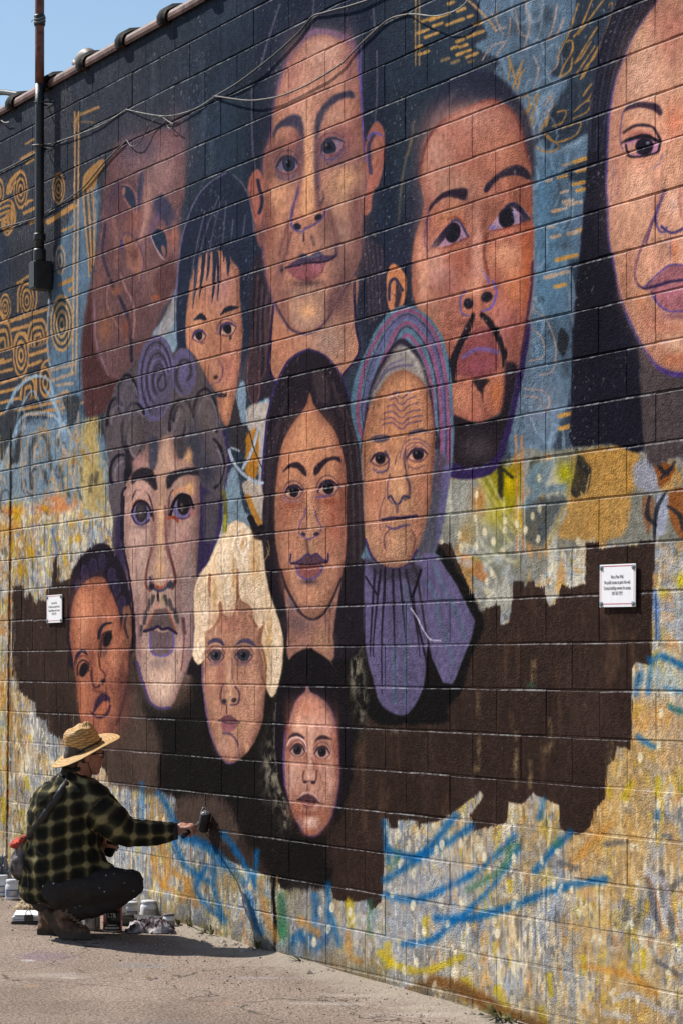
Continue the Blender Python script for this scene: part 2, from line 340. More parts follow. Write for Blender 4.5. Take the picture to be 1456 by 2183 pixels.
def paint_right_patterns(p):
    BL = (92, 110, 128)
    p.P([(1020, -80), (1210, -120), (1228, 0), (1218, 60), (1200, 110), (1180, 160), (1210, 165), (1190, 220), (1150, 270), (1140, 300), (1120, 250), (1095, 190), (1060, 160), (1065, 130), (1015, 100), (1040, 80), (1030, 40)], BL, .95, 3, 3, 2)
    p.P([(1135, 330), (1160, 300), (1175, 330), (1250, 290), (1252, 340), (1225, 350), (1200, 375), (1245, 400), (1246, 440), (1238, 545), (1215, 560), (1230, 640), (1218, 700), (1222, 760), (1215, 850), (1200, 890), (1180, 960),
         (1205, 970), (1180, 1010), (1120, 1010), (1085, 960), (1090, 900), (1108, 800), (1130, 660), (1138, 560), (1136, 440)], BL, .95, 3, 3, 2)
    p.B(1160, 600, 60, 170, (84, 118, 142), .6); p.B(1165, 420, 40, 90, (80, 114, 140), .6); p.B(1150, 870, 50, 80, (122, 126, 138), .6)
    for x, y, rx, ry, r in [(1195, 420, 16, 40, 20), (1215, 480, 8, 26, 10), (1205, 525, 14, 10, 0), (1190, 720, 26, 20, 30), (1205, 780, 10, 30, 0), (1175, 700, 14, 40, 0), (1120, 80, 9, 40, 5), (1150, 60, 7, 30, -10), (1105, 150, 12, 20, 30)]:
        p.B(x, y, rx, ry, (58, 64, 72), .55, r)
    p.P([(1218, 575), (1232, 640), (1236, 690), (1222, 700), (1214, 650)], (120, 140, 156), .8); p.P([(1196, 700), (1214, 720), (1204, 760), (1190, 740)], (36, 38, 42), .9, 2)
    for x, y in [(1180, 230), (1250, 210), (1170, 35), (1100, 60), (1230, 110)]: p.B(x, y, 16, 24, (46, 50, 58), .6)
    W = (140, 156, 172)
    for pts in [[(1140, 250), (1160, 210), (1180, 200), (1170, 240), (1145, 290)], [(1160, 330), (1205, 318), (1252, 292)], [(1130, 80), (1128, 20), (1122, -30)]]: p.S(pts, 12, W, .5, 4, 2)
    for i in range(70):
        x = 1040 + p.rng.random() * 200; y = p.rng.random() * 1000
        if y < 300 and x < 1060: continue
        a0, r = p.rng.random() * 6.28, 8 + p.rng.random() * 26; k = p.rng.random() * 2.2 + 1
        p.S([(x + math.cos(a0 + t * k) * r * .7, y + math.sin(a0 + t * k) * r * 1.4 + t * 8) for t in np.linspace(0, 2, 6)], 2 + p.rng.random() * 5, [(138, 156, 172), (62, 72, 84), (118, 140, 160), (152, 164, 176), (80, 98, 116)][i % 5], .5, 1.8, 1.5)
    # gold leaf lines
    L = (164, 122, 70); K = (166, 138, 124)
    for pts in [[(1235, 10), (1215, 70), (1190, 125)], [(1265, 0), (1240, 60), (1225, 80)], [(1290, 0), (1260, 40), (1235, 75)], [(1300, 12), (1308, 10), (1300, 50), (1285, 90), (1262, 130), (1245, 165)], [(1262, 90), (1240, 125), (1228, 135)],
                [(1200, 95), (1220, 88), (1222, 110), (1205, 140), (1195, 165)], [(1270, 100), (1250, 130), (1230, 160)], [(1282, 95), (1268, 125), (1250, 145), (1240, 170)], [(1222, 125), (1218, 150), (1198, 165)], [(1275, 60), (1252, 96), (1232, 130)],
                [(1110, 215), (1112, 208), (1125, 205), (1130, 225), (1118, 245)], [(1118, 255), (1135, 225), (1147, 200), (1146, 220), (1128, 265)], [(1140, 255), (1130, 275), (1120, 280)],
                [(1225, 240), (1250, 218), (1262, 220), (1252, 240), (1222, 255)], [(1190, 240), (1208, 238), (1200, 262), (1180, 270)], [(1155, 280), (1168, 250), (1172, 248), (1165, 270)], [(1200, 275), (1235, 262), (1240, 270), (1228, 290), (1200, 302), (1185, 304), (1175, 296), (1170, 290)],
                [(1145, 314), (1158, 322), (1175, 325), (1190, 318), (1190, 308), (1172, 298), (1162, 285)], [(1085, 175), (1090, 140), (1085, 120), (1095, 150), (1102, 180)], [(1095, 190), (1110, 150), (1118, 130)], [(1105, 195), (1112, 160), (1120, 150)],
                [(1245, 205), (1264, 180), (1268, 190), (1255, 215)]]: p.S(pts, 3.2, L, .9, 1, .8)
    for pts in [[(1060, 10), (1062, 50), (1075, 75)], [(1090, 40), (1085, 80), (1060, 120)], [(1050, 30), (1070, 60), (1080, 58)], [(1120, 0), (1130, 60), (1115, 110)], [(1078, 90), (1050, 100), (1030, 130)], [(1100, 20), (1110, 70), (1125, 80)],
                [(1190, 10), (1180, 60), (1165, 90)], [(1205, 40), (1185, 80), (1165, 85)], [(1195, 100), (1190, 140), (1170, 160)], [(1140, 120), (1150, 150), (1140, 190)], [(1165, 225), (1175, 205), (1178, 230), (1160, 245)],
                [(1140, 660), (1170, 690), (1186, 740), (1180, 790), (1150, 800)], [(1120, 690), (1155, 720), (1160, 760), (1130, 770)], [(1118, 830), (1160, 835), (1172, 860), (1160, 880)], [(1120, 845), (1150, 850), (1155, 870)]]: p.S(pts, 3, K, .8, 1.2, .8)
    for i, (x, y, w, t) in enumerate([(1232, 345, 14, 8), (1246, 340, 10, 9), (1210, 352, 16, 6), (1200, 378, 18, 6), (1240, 365, 18, 7), (1235, 392, 24, 8), (1240, 406, 18, 7), (1212, 430, 20, 7), (1205, 410, 16, 5), (1190, 450, 12, 6), (1225, 435, 30, 7), (1195, 448, 30, 6), (1240, 490, 10, 8),
                                      (1225, 497, 24, 9), (1186, 505, 18, 8), (1210, 550, 44, 9), (1176, 590, 24, 9), (1205, 582, 16, 8), (1196, 610, 20, 9), (1176, 485, 14, 6), (1172, 386, 12, 6), (1206, 885, 26, 8), (1206, 912, 22, 9)]):
        p.S([(x - w / 2, y + w * .12), (x + w / 2, y - w * .12)], t, (184, 134, 70) if (x > 1225 or y > 870 or i % 3 == 0) else (176, 148, 126), .85, 1.2, 1)
    # dashes beside the tall portrait
    for (x, y, w) in [(963, 8, 12), (930, 40, 24), (948, 34, 26), (985, 22, 16), (915, 43, 26), (935, 54, 20), (972, 48, 36), (1005, 36, 10), (905, 68, 22), (922, 76, 28), (1020, 52, 18), (1015, 74, 34), (982, 88, 14), (990, 99, 16), (970, 103, 12), (990, 113, 30), (1008, 119, 24), (905, 114, 22), (895, 100, 12), (1005, 132, 8), (972, 133, 14), (950, 128, 14)]:
        p.S([(x - w / 2, y + w * .18), (x + w / 2, y - w * .18)], 6.5, (180, 138, 82), .85 if y < 120 else .5, 1.2, 1.2)
    for x in (888, 896): p.S([(x, -60), (x, 60), (x - 1, 140)], 3, (178, 138, 84), .7, 1)
    p.S([(985, -10), (1020, 20), (1048, 50), (1060, 68)], 5, (176, 138, 100), .8)
    for pts in [[(882, 262), (879, 300), (872, 330)], [(879, 293), (857, 397), (849, 550)]]: p.S(pts, 5, (104, 88, 72), .6, 2)

def paint_mid(p):
    """torn ochre and yellow field below the dark"""
    Y = (186, 158, 24)
    p.P([(965, 1020), (1060, 1000), (1110, 960), (1170, 960), (1235, 955), (1330, 950), (1460, 985), (1900, 985), (1900, 1160), (1360, 1160), (1250, 1165), (1180, 1200), (1100, 1290), (1040, 1310), (1000, 1240), (950, 1160)], (120, 118, 108), 1, 4, 4, 4)
    f = p.fbm(7, 4, 4, 31); m = np.clip((p.PX - 930) / 30, 0, 1) * np.clip((p.PY - 965 + 30 * p.NF) / 20, 0, 1) * np.clip((1330 - p.PY) / 60, 0, 1)
    p.M(np.clip((f - .5) * 8, 0, 1) * m, (150, 148, 146), .6); p.M(np.clip((p.fbm(9, 5, 3, 32) - .58) * 9, 0, 1) * m, (176, 124, 62), .7); p.M(np.clip((p.fbm(8, 4, 3, 33) - .62) * 9, 0, 1) * m, (186, 180, 164), .7)
    p.P([(1235, 965), (1350, 955), (1360, 1010), (1345, 1060), (1330, 1140), (1240, 1150), (1190, 1140), (1210, 1080), (1220, 1020)], (176, 132, 72), .9, 4, 4, 3)
    p.P([(1350, 1000), (1380, 975), (1400, 990), (1405, 1040), (1380, 1050), (1355, 1030)], (140, 140, 152), .9, 4, 4)
    p.P([(1395, 980), (1440, 1000), (1410, 1040), (1400, 1010)], (120, 70, 40), .9, 2, 2); p.P([(1425, 1060), (1456, 1040), (1480, 1100), (1456, 1150), (1430, 1110)], (128, 78, 44), .95, 2, 2)
    p.P([(1400, 1060), (1425, 1060), (1420, 1130), (1400, 1140)], (142, 146, 164), .9, 3, 3); p.P([(1370, 1060), (1395, 1070), (1385, 1140), (1372, 1110)], (126, 82, 56), .8, 3, 3)
    for pts in [[(1400, 980), (1420, 1010), (1440, 985)], [(1420, 1050), (1400, 1090), (1395, 1150)], [(1425, 1080), (1450, 1100), (1456, 1130)], [(1385, 1060), (1380, 1100), (1400, 1120)], [(1410, 1020), (1430, 1000)], [(1232, 985), (1255, 1010), (1252, 1050)], [(1230, 960), (1222, 1040), (1230, 1060)]]:
        p.S(pts, [6, 11, 5], (34, 36, 44), .85, 1.5, 1.5)
    p.P([(1232, 970), (1256, 990), (1262, 1010), (1250, 1050), (1225, 1055), (1222, 1010)], (44, 42, 40), .85, 3, 3)
    p.S([(1230, 965), (1215, 1040), (1190, 1110), (1170, 1160)], 7, (150, 134, 84), .9, 2); p.S([(1258, 1012), (1248, 1060), (1240, 1050)], 4, (170, 140, 84), .8)
    # yellow and dark stems
    p.P([(1040, 985), (1065, 975), (1078, 1000), (1110, 990), (1108, 1060), (1080, 1100), (1050, 1080), (1030, 1030)], (126, 118, 30), .9, 5, 4); p.B(1085, 1030, 22, 30, (190, 160, 10), .8); p.B(1205, 1010, 18, 26, (176, 166, 20), .8); p.B(1060, 1100, 34, 30, (178, 156, 24), .7); p.B(1110, 1110, 16, 30, (196, 156, 6), .7)
    p.S([(1062, 985), (1068, 1010), (1066, 1060)], 12, (36, 36, 30), .9, 3, 2); p.S([(1045, 990), (1070, 1000), (1092, 1018)], 7, (36, 36, 30), .9, 2, 2)
    p.P([(1130, 985), (1150, 975), (1155, 1030), (1148, 1045), (1135, 1020)], (70, 70, 56), .8, 2); p.P([(1122, 1020), (1140, 990), (1180, 985), (1165, 1030), (1148, 1050), (1130, 1040)], (104, 124, 134), .85, 3, 2)
    for x in (1101, 1113): p.S([(x, 930), (x + 1, 1050), (x + 2, 1180)], 4.5, (178, 122, 78), .85, 1.2, 1)
    for pts in [[(1030, 1030), (1060, 1080), (1100, 1140)], [(1020, 1020), (1050, 1090), (1090, 1160)], [(1040, 1015), (1080, 1090), (1110, 1130)]]: p.S(pts, 7, (166, 156, 96), .8, 2, 1)
    p.P([(1120, 1080), (1170, 1060), (1210, 1060), (1180, 1110), (1160, 1160), (1120, 1150)], (66, 74, 78), .75, 5, 4); p.S([(1120, 1080), (1150, 1050), (1200, 1040)], 16, (100, 120, 132), .8, 3)
    p.B(985, 1080, 20, 60, (160, 158, 152), .7); p.B(1020, 1070, 14, 30, (160, 100, 40), .8); p.B(1000, 1140, 20, 40, (150, 120, 60), .6); p.B(1060, 1170, 26, 40, (110, 112, 70), .6)
    for pts in [[(985, 1160), (1010, 1170), (1040, 1190)], [(1000, 1190), (1040, 1210), (1060, 1240)], [(1020, 1150), (1050, 1180), (1100, 1200)], [(1090, 1160), (1040, 1200), (1010, 1200)]]: p.S(pts, 9, (176, 172, 150), .7, 2.5, 2)
    p.P([(980, 1185), (1020, 1195), (1040, 1225), (1030, 1240), (1000, 1220)], (168, 104, 54), .8, 4, 3)
    for (x, y) in [(1017, 1055), (1013, 1105), (980, 1140), (1033, 1135), (1053, 1155), (1078, 1130), (1104, 1118), (1150, 1020), (1151, 1085), (1136, 1100), (1121, 1130), (1148, 1150), (982, 1170), (1015, 1165), (1200, 1182), (1232, 1155), (1078, 1110), (1038, 1240), (1050, 1225)]:
        p.E(x, y, 4.5, 9, (206, 192, 158), .85, 0, 1.6, 1.5)
    for x in (1016, 1105, 1119, 1075): p.S([(x, 1060), (x + 1, 1180)], 2.4, (200, 196, 180), .6, 1.2)
    for i in range(26):
        x, y = 960 + p.rng.random() * 290, 1170 + p.rng.random() * 120
        p.E(x, y, 4 + p.rng.random() * 12, 3 + p.rng.random() * 9, [(168, 172, 178), (186, 140, 70), (190, 176, 140), (150, 156, 164), (160, 140, 60)][i % 5], .55, p.rng.normal() * 40, 3, 3)
    for i in range(46):
        x, y = 1395 + p.rng.random() * 100, 1160 + p.rng.random() * 250
        p.E(x, y, 4 + p.rng.random() * 14, 4 + p.rng.random() * 14, [(110, 130, 164), (182, 172, 160), (186, 132, 80), (160, 160, 164), (120, 124, 120)][i % 5], .5, 0, 3, 4)
    p.S([(1394, 1262), (1400, 1310), (1402, 1360)], 13, (90, 124, 180), .8, 3, 2)
    p.B(1452, 1240, 10, 18, (190, 170, 20), .9); p.B(1414, 1265, 10, 10, (190, 176, 30), .7)

BROWN = [(28, 1250), (52, 1249), (55, 1275), (66, 1262), (78, 1287), (84, 1278), (99, 1282), (101, 1256), (112, 1250), (117, 1190), (122, 1186), (127, 1240), (150, 1236), (220, 1200), (500, 1300), (700, 1250), (930, 1160), (960, 1160), (1000, 1250), (1020, 1300), (1030, 1310), (1036, 1297), (1056, 1291), (1066, 1293), (1067, 1333), (1086, 1327), (1094, 1270), (1096, 1239), (1118, 1240), (1119, 1252), (1126, 1241), (1138, 1240), (1140, 1252), (1160, 1252),
    (1161, 1266), (1170, 1292), (1185, 1290), (1192, 1259), (1199, 1246), (1218, 1253), (1248, 1245), (1248, 1157), (1276, 1157), (1279, 1171), (1328, 1163), (1358, 1165), (1366, 1153), (1397, 1152), (1393, 1259), (1390, 1418), (1358, 1413), (1349, 1424), (1347, 1570), (1343, 1598), (1314, 1590), (1309, 1620), (1294, 1634), (1292, 1702), (1270, 1724), (1257, 1763), (1232, 1782), (1210, 1779), (1193, 1768), (1191, 1716), (1174, 1710), (1136, 1691),
    (1111, 1716), (1083, 1708), (1079, 1754), (1056, 1760), (1035, 1765), (1010, 1774), (1002, 1738), (1019, 1713), (1030, 1697), (1024, 1688), (1002, 1705), (964, 1735), (933, 1752), (898, 1757), (894, 1768), (890, 1749), (848, 1749), (847, 1765), (832, 1765), (829, 1746), (818, 1746), (822, 1800), (819, 1866), (814, 1923), (791, 1941), (784, 1921), (741, 1923), (711, 1918), (706, 1892), (600, 1895), (590, 1872), (560, 1862), (520, 1848),
    (480, 1830), (455, 1810), (415, 1790), (381, 1780), (378, 1704), (364, 1690), (343, 1690), (319, 1673), (295, 1680), (254, 1673), (233, 1670), (226, 1640), (160, 1600), (130, 1574), (106, 1560), (100, 1536), (79, 1529), (75, 1498), (55, 1484), (41, 1470), (39, 1450), (28, 1440)]
def paint_brown(p):
    p.P(BROWN, (56, 42, 37), 1, 1.2, 1.6, 2.2, sm=False)
    m = (p.PY > 1150) & (p.PY < 1800)
    p.M(np.clip((p.fbm(5, 2.5, 3, 41) - .52) * 5, 0, 1) * m * (p.C[..., 0] < .27), (68, 52, 46), .5)
    p.M(np.clip((p.fbm(16, 4, 3, 42) - .64) * 9, 0, 1) * m * (p.C[..., 0] < .3), (92, 68, 50), .35)
    p.P([(233, 1500), (300, 1480), (340, 1560), (345, 1690), (254, 1673), (233, 1660)], (78, 62, 55), .9, 6, 4); p.P([(381, 1700), (470, 1690), (520, 1760), (500, 1800), (460, 1800), (415, 1788), (381, 1778)], (80, 64, 57), .95, 5, 3)
    K = (26, 23, 23)
    p.P([(285, 1400), (330, 1500), (400, 1500), (430, 1400), (560, 1480), (600, 1400), (760, 1380), (790, 1480), (760, 1600), (745, 1690), (700, 1800), (705, 1890), (600, 1890), (560, 1840), (520, 1790), (470, 1700), (345, 1690), (345, 1580), (300, 1500)], K, .92, 8, 6, 5)
    p.P([(925, 1180), (940, 1165), (975, 1215), (1010, 1270), (1030, 1330), (1005, 1400), (985, 1470), (955, 1510), (950, 1540), (880, 1545), (800, 1540), (770, 1470), (770, 1200), (900, 1400)], (24, 22, 22), .97, 3, 3, 2)
    p.P([(555, 1150), (620, 1380), (625, 1420), (590, 1500), (590, 1440), (560, 1300)], K, .95, 3)
    p.P([(705, 1200), (790, 1180), (790, 1390), (760, 1420), (735, 1480), (700, 1400)], K, .98, 3)
    # rubbed grey and ochre spray by the scarf and between the chins
    for x, y, rx, ry in [(765, 1420, 12, 44), (772, 1500, 14, 50), (755, 1440, 10, 40), (845, 1560, 20, 8), (590, 1640, 8, 50), (575, 1630, 16, 60), (600, 1700, 16, 40), (612, 1745, 10, 30), (590, 1530, 6, 50)]:
        r0, r1, c0, c1 = p.win(x - 2 * rx, y - 2 * ry, x + 2 * rx, y + 2 * ry)
        if r1 > r0 and c1 > c0:
            sl = (slice(r0, r1), slice(c0, c1)); e = ((p.PX[sl] - x) / rx) ** 2 + ((p.PY[sl] - y) / ry) ** 2
            p.put(sl, np.exp(-e) * np.clip((p.NF[sl] + .3) * 1.2, 0, 1), (150, 140, 118), .75)
    for x0, x1 in ((735, 748),): p.S([(702, 1404), (722, 1440), (735, 1480), (744, 1530), (746, 1590)], 2, (170, 160, 140), .8, 1, .6)
    # drips left bare
    for x, y, w, h in [(1172, 1552, 5, 20), (1167, 1590, 14, 16), (1022, 1600, 5, 40), (1015, 1638, 8, 8), (1130, 1660, 6, 40), (1138, 1440, 6, 40), (1247, 1505, 4, 6), (1100, 1620, 5, 60), (1300, 1640, 8, 60), (34, 1430, 4, 30), (1020, 1500, 5, 30)]:
        r0, r1, c0, c1 = p.win(x - w, y - h, x + w, y + h)
        if r1 > r0 and c1 > c0:
            sl = (slice(r0, r1), slice(c0, c1)); e = ((p.PX[sl] - x) / w) ** 2 + ((p.PY[sl] - y) / h) ** 2
            p.put(sl, np.exp(-e) * np.clip((p.NF[sl] + .5), 0, 1), (168, 140, 96), .7)

def paint_strokes(p):
    B = (22, 92, 152); GR = (52, 110, 84)
    q = lambda pts, w=15, c=B, a=.85, f=6: p.S(pts, w, c, a, f, 2, 1.5, tex=.25)
    for pts, w in [([(340, 1690), (352, 1710), (371, 1749), (378, 1760)], 12), ([(367, 1775), (395, 1841), (446, 1880)], 12), ([(390, 1782), (446, 1807), (480, 1840), (520, 1880)], 20), ([(463, 1840), (457, 1872), (462, 1913), (480, 1965)], 11), ([(304, 1670), (305, 1745)], 5),
                   ([(700, 1885), (700, 1991), (680, 2021)], 11), ([(706, 1946), (723, 2015)], 9), ([(672, 1910), (675, 1950)], 14), ([(821, 1877), (902, 1820), (970, 1740)], 16), ([(826, 1812), (882, 1827), (942, 1803), (1005, 1762)], 15), ([(821, 1908), (871, 1919), (912, 1911), (1000, 1868)], 15),
                   ([(861, 2013), (922, 2003), (962, 1968), (1005, 1938)], 13), ([(932, 1957), (1000, 1958), (1102, 1928), (1178, 1898), (1254, 1880), (1290, 1876)], 17), ([(1000, 1868), (1041, 1838), (1097, 1783)], 12), ([(1000, 1938), (1051, 1887), (1107, 1806)], 10), ([(1142, 1856), (1180, 1810), (1216, 1776)], 15),
                   ([(1388, 1406), (1413, 1400), (1460, 1423)], 13), ([(1391, 1410), (1383, 1474)], 8), ([(1363, 1438), (1355, 1480)], 10), ([(1421, 1468), (1470, 1478)], 9), ([(1360, 1572), (1375, 1582), (1392, 1592)], 9), ([(820, 1750), (824, 1800), (828, 1840)], 8), ([(1158, 1705), (1150, 1745)], 9), ([(1402, 1730), (1400, 1742)], 9), ([(1430, 1510), (1470, 1520)], 8)]: q(pts, w)
    for pts, w in [([(1090, 1820), (1060, 1860), (1000, 1895)], 14), ([(1185, 1800), (1190, 1795)], 14), ([(791, 1921), (789, 1990)], 8), ([(600, 1910), (602, 1990)], 18), ([(835, 1855), (850, 1820)], 7), ([(1075, 1815), (1100, 1800)], 14), ([(1430, 1505), (1460, 1525)], 10), ([(1130, 1460), (1140, 1463)], 5)]: q(pts, w, GR, .7)
    for pts, w in [([(478, 1778), (500, 1808), (545, 1878), (562, 1905)], 13), ([(549, 1815), (545, 1885)], 9), ([(440, 1850), (420, 1900), (470, 1955)], 9), ([(530, 1905), (545, 1960), (560, 1990)], 14), ([(640, 1990), (660, 2020)], 16), ([(672, 1960), (664, 2000)], 10), ([(628, 2000), (622, 2030)], 14)]: q(pts, w)
    for x, y, rx, ry, c in [(602, 1935, 10, 26, (44, 96, 62)), (606, 1985, 12, 26, (52, 120, 66)), (640, 1925, 30, 36, (120, 110, 100)), (690, 2000, 30, 26, (72, 96, 128)), (500, 1880, 20, 30, (150, 120, 70)), (655, 2030, 40, 18, (84, 98, 116))]: p.B(x, y, rx, ry, c, .7)
    p.S([(585, 1866), (584, 1910), (588, 1960), (587, 2024)], [4, 6, 8, 5], (14, 12, 14), .95, 1.2, 1.4); p.S([(592, 1868), (592, 1960)], 3, (196, 140, 70), .6, 1.4)
    Y = (186, 158, 28)
    for pts, w in [([(811, 2031), (852, 2062), (912, 2069), (982, 2041)], 15), ([(826, 2015), (828, 2060)], 14), ([(1240, 2040), (1244, 2075)], 12), ([(990, 2090), (1010, 2110)], 16), ([(1154, 2150), (1160, 2200)], 18), ([(1060, 2110), (1080, 2160)], 18), ([(1400, 1660), (1402, 1690)], 12), ([(1296, 1680), (1300, 1700)], 10),
                   ([(905, 1990), (906, 1960)], 12), ([(745, 1925), (750, 1970)], 16), ([(1085, 1880), (1088, 1900)], 10), ([(1330, 1700), (1345, 1670)], 12), ([(1170, 2080), (1175, 2120)], 12), ([(10, 1705), (8, 1750)], 10), ([(58, 1660), (60, 1680)], 8), ([(1460, 1690), (1450, 1680)], 10), ([(1370, 2030), (1372, 2060)], 10)]: p.S(pts, w, Y, .75, 4, 3, 3)
    p.S([(870, 2110), (932, 2093), (1000, 2117), (1056, 2152), (1110, 2172), (1160, 2190)], [10, 24, 30, 30, 26, 20], (118, 74, 36), .9, 7, 4, 2)
    OR = (190, 128, 56)
    for pts in [[(345, 1800), (360, 1840), (352, 1890)], [(370, 1860), (400, 1880), (390, 1920)], [(330, 1830), (342, 1880), (372, 1900)], [(555, 1880), (570, 1950), (590, 2000)], [(740, 1990), (750, 2040), (770, 2050)], [(640, 1960), (680, 1990)], [(1210, 1850), (1260, 1800), (1300, 1760)], [(1240, 2060), (1340, 2080), (1400, 2120)], [(400, 1880), (420, 1930)]]: p.S(pts, 14, OR, .65, 4, 3, 3)
    for pts in [[(1380, 1870), (1390, 1920), (1405, 1980)], [(1410, 1860), (1420, 1930), (1440, 2000)], [(1440, 1880), (1420, 1900)], [(1330, 1920), (1335, 1960)], [(1365, 1920), (1360, 1970)], [(1400, 2050), (1450, 2080)], [(1290, 1800), (1335, 1795)], [(1190, 1840), (1230, 1850)], [(1430, 1900), (1460, 1870)]]: p.S(pts, 12, (72, 72, 80), .6, 3, 3, 3)
    for pts in [[(1380, 1870), (1400, 1920), (1412, 2000)], [(1420, 1880), (1440, 1960), (1456, 2010)], [(1440, 1920), (1456, 1900)]]: p.S(pts, 4, (186, 110, 60), .7, 2)
    for pts in [[(1310, 2130), (1350, 2120), (1400, 2150), (1440, 2160)], [(1290, 2160), (1340, 2170)], [(1380, 1860), (1420, 1890), (1415, 1960)]]: p.S(pts, 14, (170, 168, 176), .6, 4, 2)
    for i in range(60):
        x, y = 680 + p.rng.random() * 780, 1770 + p.rng.random() * 400
        if y > 2010 + (x - 590) * .32 or (x < 835 and y < 1940): continue
        p.E(x, y, 3.5 + p.rng.random() * 2, 7 + p.rng.random() * 6, (206, 194, 166), .75, p.rng.normal() * 14, 1.5, 1.5)
    for (x, y) in [(708, 1935), (747, 1945), (903, 1986), (930, 1812), (942, 1802), (880, 1930), (1180, 1885), (1095, 1830), (1032, 1828), (1410, 1520), (1404, 1590), (1364, 1615), (1402, 1716), (1456, 1710), (671, 2008), (862, 2070), (878, 2094), (888, 2052), (1060, 1990)]: p.E(x, y, 5, 11, (210, 198, 170), .9, 0, 1.5, 1.5)
    for i in range(70):
        x, y = 620 + p.rng.random() * 830, 1790 + p.rng.random() * 360
        if x < 835 and y < 1940: continue
        p.S([(x, y), (x + p.rng.normal(), y + 20 + p.rng.random() * 50)], 1.6 + p.rng.random(), [(204, 196, 180), (204, 196, 180), (196, 120, 60), (90, 88, 84)][i % 4], .6, 1, .5)
    # seam crack with rust, left
    p.S([(26, 915), (25, 1100)], 4, (16, 14, 14), .9, 1.2, .8); p.S([(25, 1090), (23, 1250), (20, 1500), (17, 1740)], 5, (120, 68, 26), .85, 2, 1.5); p.S([(24, 1100), (20, 1450), (16, 1830)], 2.6, (28, 18, 12), .95, 1, 1)
    # damp, dirty foot of the wall
    g = EYE - 1.494 - .0295 * (p.WX + 12.79)
    d = np.clip(1 - (p.WZ - g) / .16, 0, 1)
    p.M(d * np.clip((p.fbm(10, 6, 3, 51) - .3) * 3, 0, 1), (96, 84, 62), .7)
def paint_mural(p):
    paint_ground_coats(p); paint_upper(p); paint_left_patterns(p); paint_right_patterns(p); paint_mid(p)
    paint_brown(p); paint_strokes(p); paint_faces(p); finish_mural(p)
NAVY, INK, PURP = (34, 40, 52), (30, 28, 34), (62, 50, 96)
def eye(p, x, y, w, h, rot=0, white=(132, 112, 118), iris=(30, 32, 40), ir=None, lid=(36, 34, 44), crease=True, skin=None, dx=0, glint=True, lw=3.4):
    """painted eye: white, iris, heavy upper lid, crease"""
    c, s_ = math.cos(math.radians(rot)), math.sin(math.radians(rot))
    T = lambda pts: [(x + a * w * c - b * h * s_, y + a * w * s_ + b * h * c) for a, b in pts]
    alm = T([(-.52, .16), (-.3, -.30), (0, -.48), (.3, -.36), (.52, .04), (.28, .36), (0, .46), (-.3, .38)])
    p.P(alm, white, 1, 1)
    r = ir or (w * .24, h * .44); q = p.mask(p.smooth(alm, True), 1, .3, 0)
    if q is not None:
        p.clip = np.zeros((p.h, p.w), np.float32); p.clip[q[0]] = q[1]
        ix, iy = x + dx * c + h * .06 * s_, y + dx * s_ - h * .08
        p.E(ix, iy, r[0] * 1.12, r[1] * 1.12, (24, 22, 28), 1, rot, 1); p.E(ix, iy, r[0], r[1], iris, 1, rot, 1.5)
        p.E(ix, iy, r[0] * .5, r[1] * .5, (16, 16, 20), 1, rot, 1)
        p.S(T([(-.5, -.05), (-.28, -.38), (0, -.5), (.28, -.42), (.5, -.1)]), h * .26, (70, 52, 58), .7, h * .10)
        p.S(T([(-.5, .2), (-.2, .42), (.2, .44), (.5, .1)]), h * .14, (150, 104, 94), .6, h * .06)
        if glint: p.E(ix - r[0] * .35, iy - r[1] * .2, max(1.2, r[0] * .2), max(1.5, r[1] * .18), (130, 130, 138), .6, 0, .9, .2)
        p.clip = None
    p.S(T([(-.54, .14), (-.3, -.34), (0, -.52), (.3, -.38), (.54, .06)]), [lw * .6, lw * 1.3, lw * 1.4, lw * 1.2, lw * .6], lid, .95, 1, .4)
    p.S(T([(-.5, .12), (-.3, .42), (0, .54), (.3, .42), (.52, .08)]), lw * .6, (96, 62, 66), .8, 1, .4)
    if crease: p.S(T([(-.56, -.22), (-.3, -.72), (0, -.86), (.34, -.7), (.58, -.2)]), lw * .7, (86, 62, 66), .65, 1.2, .4)

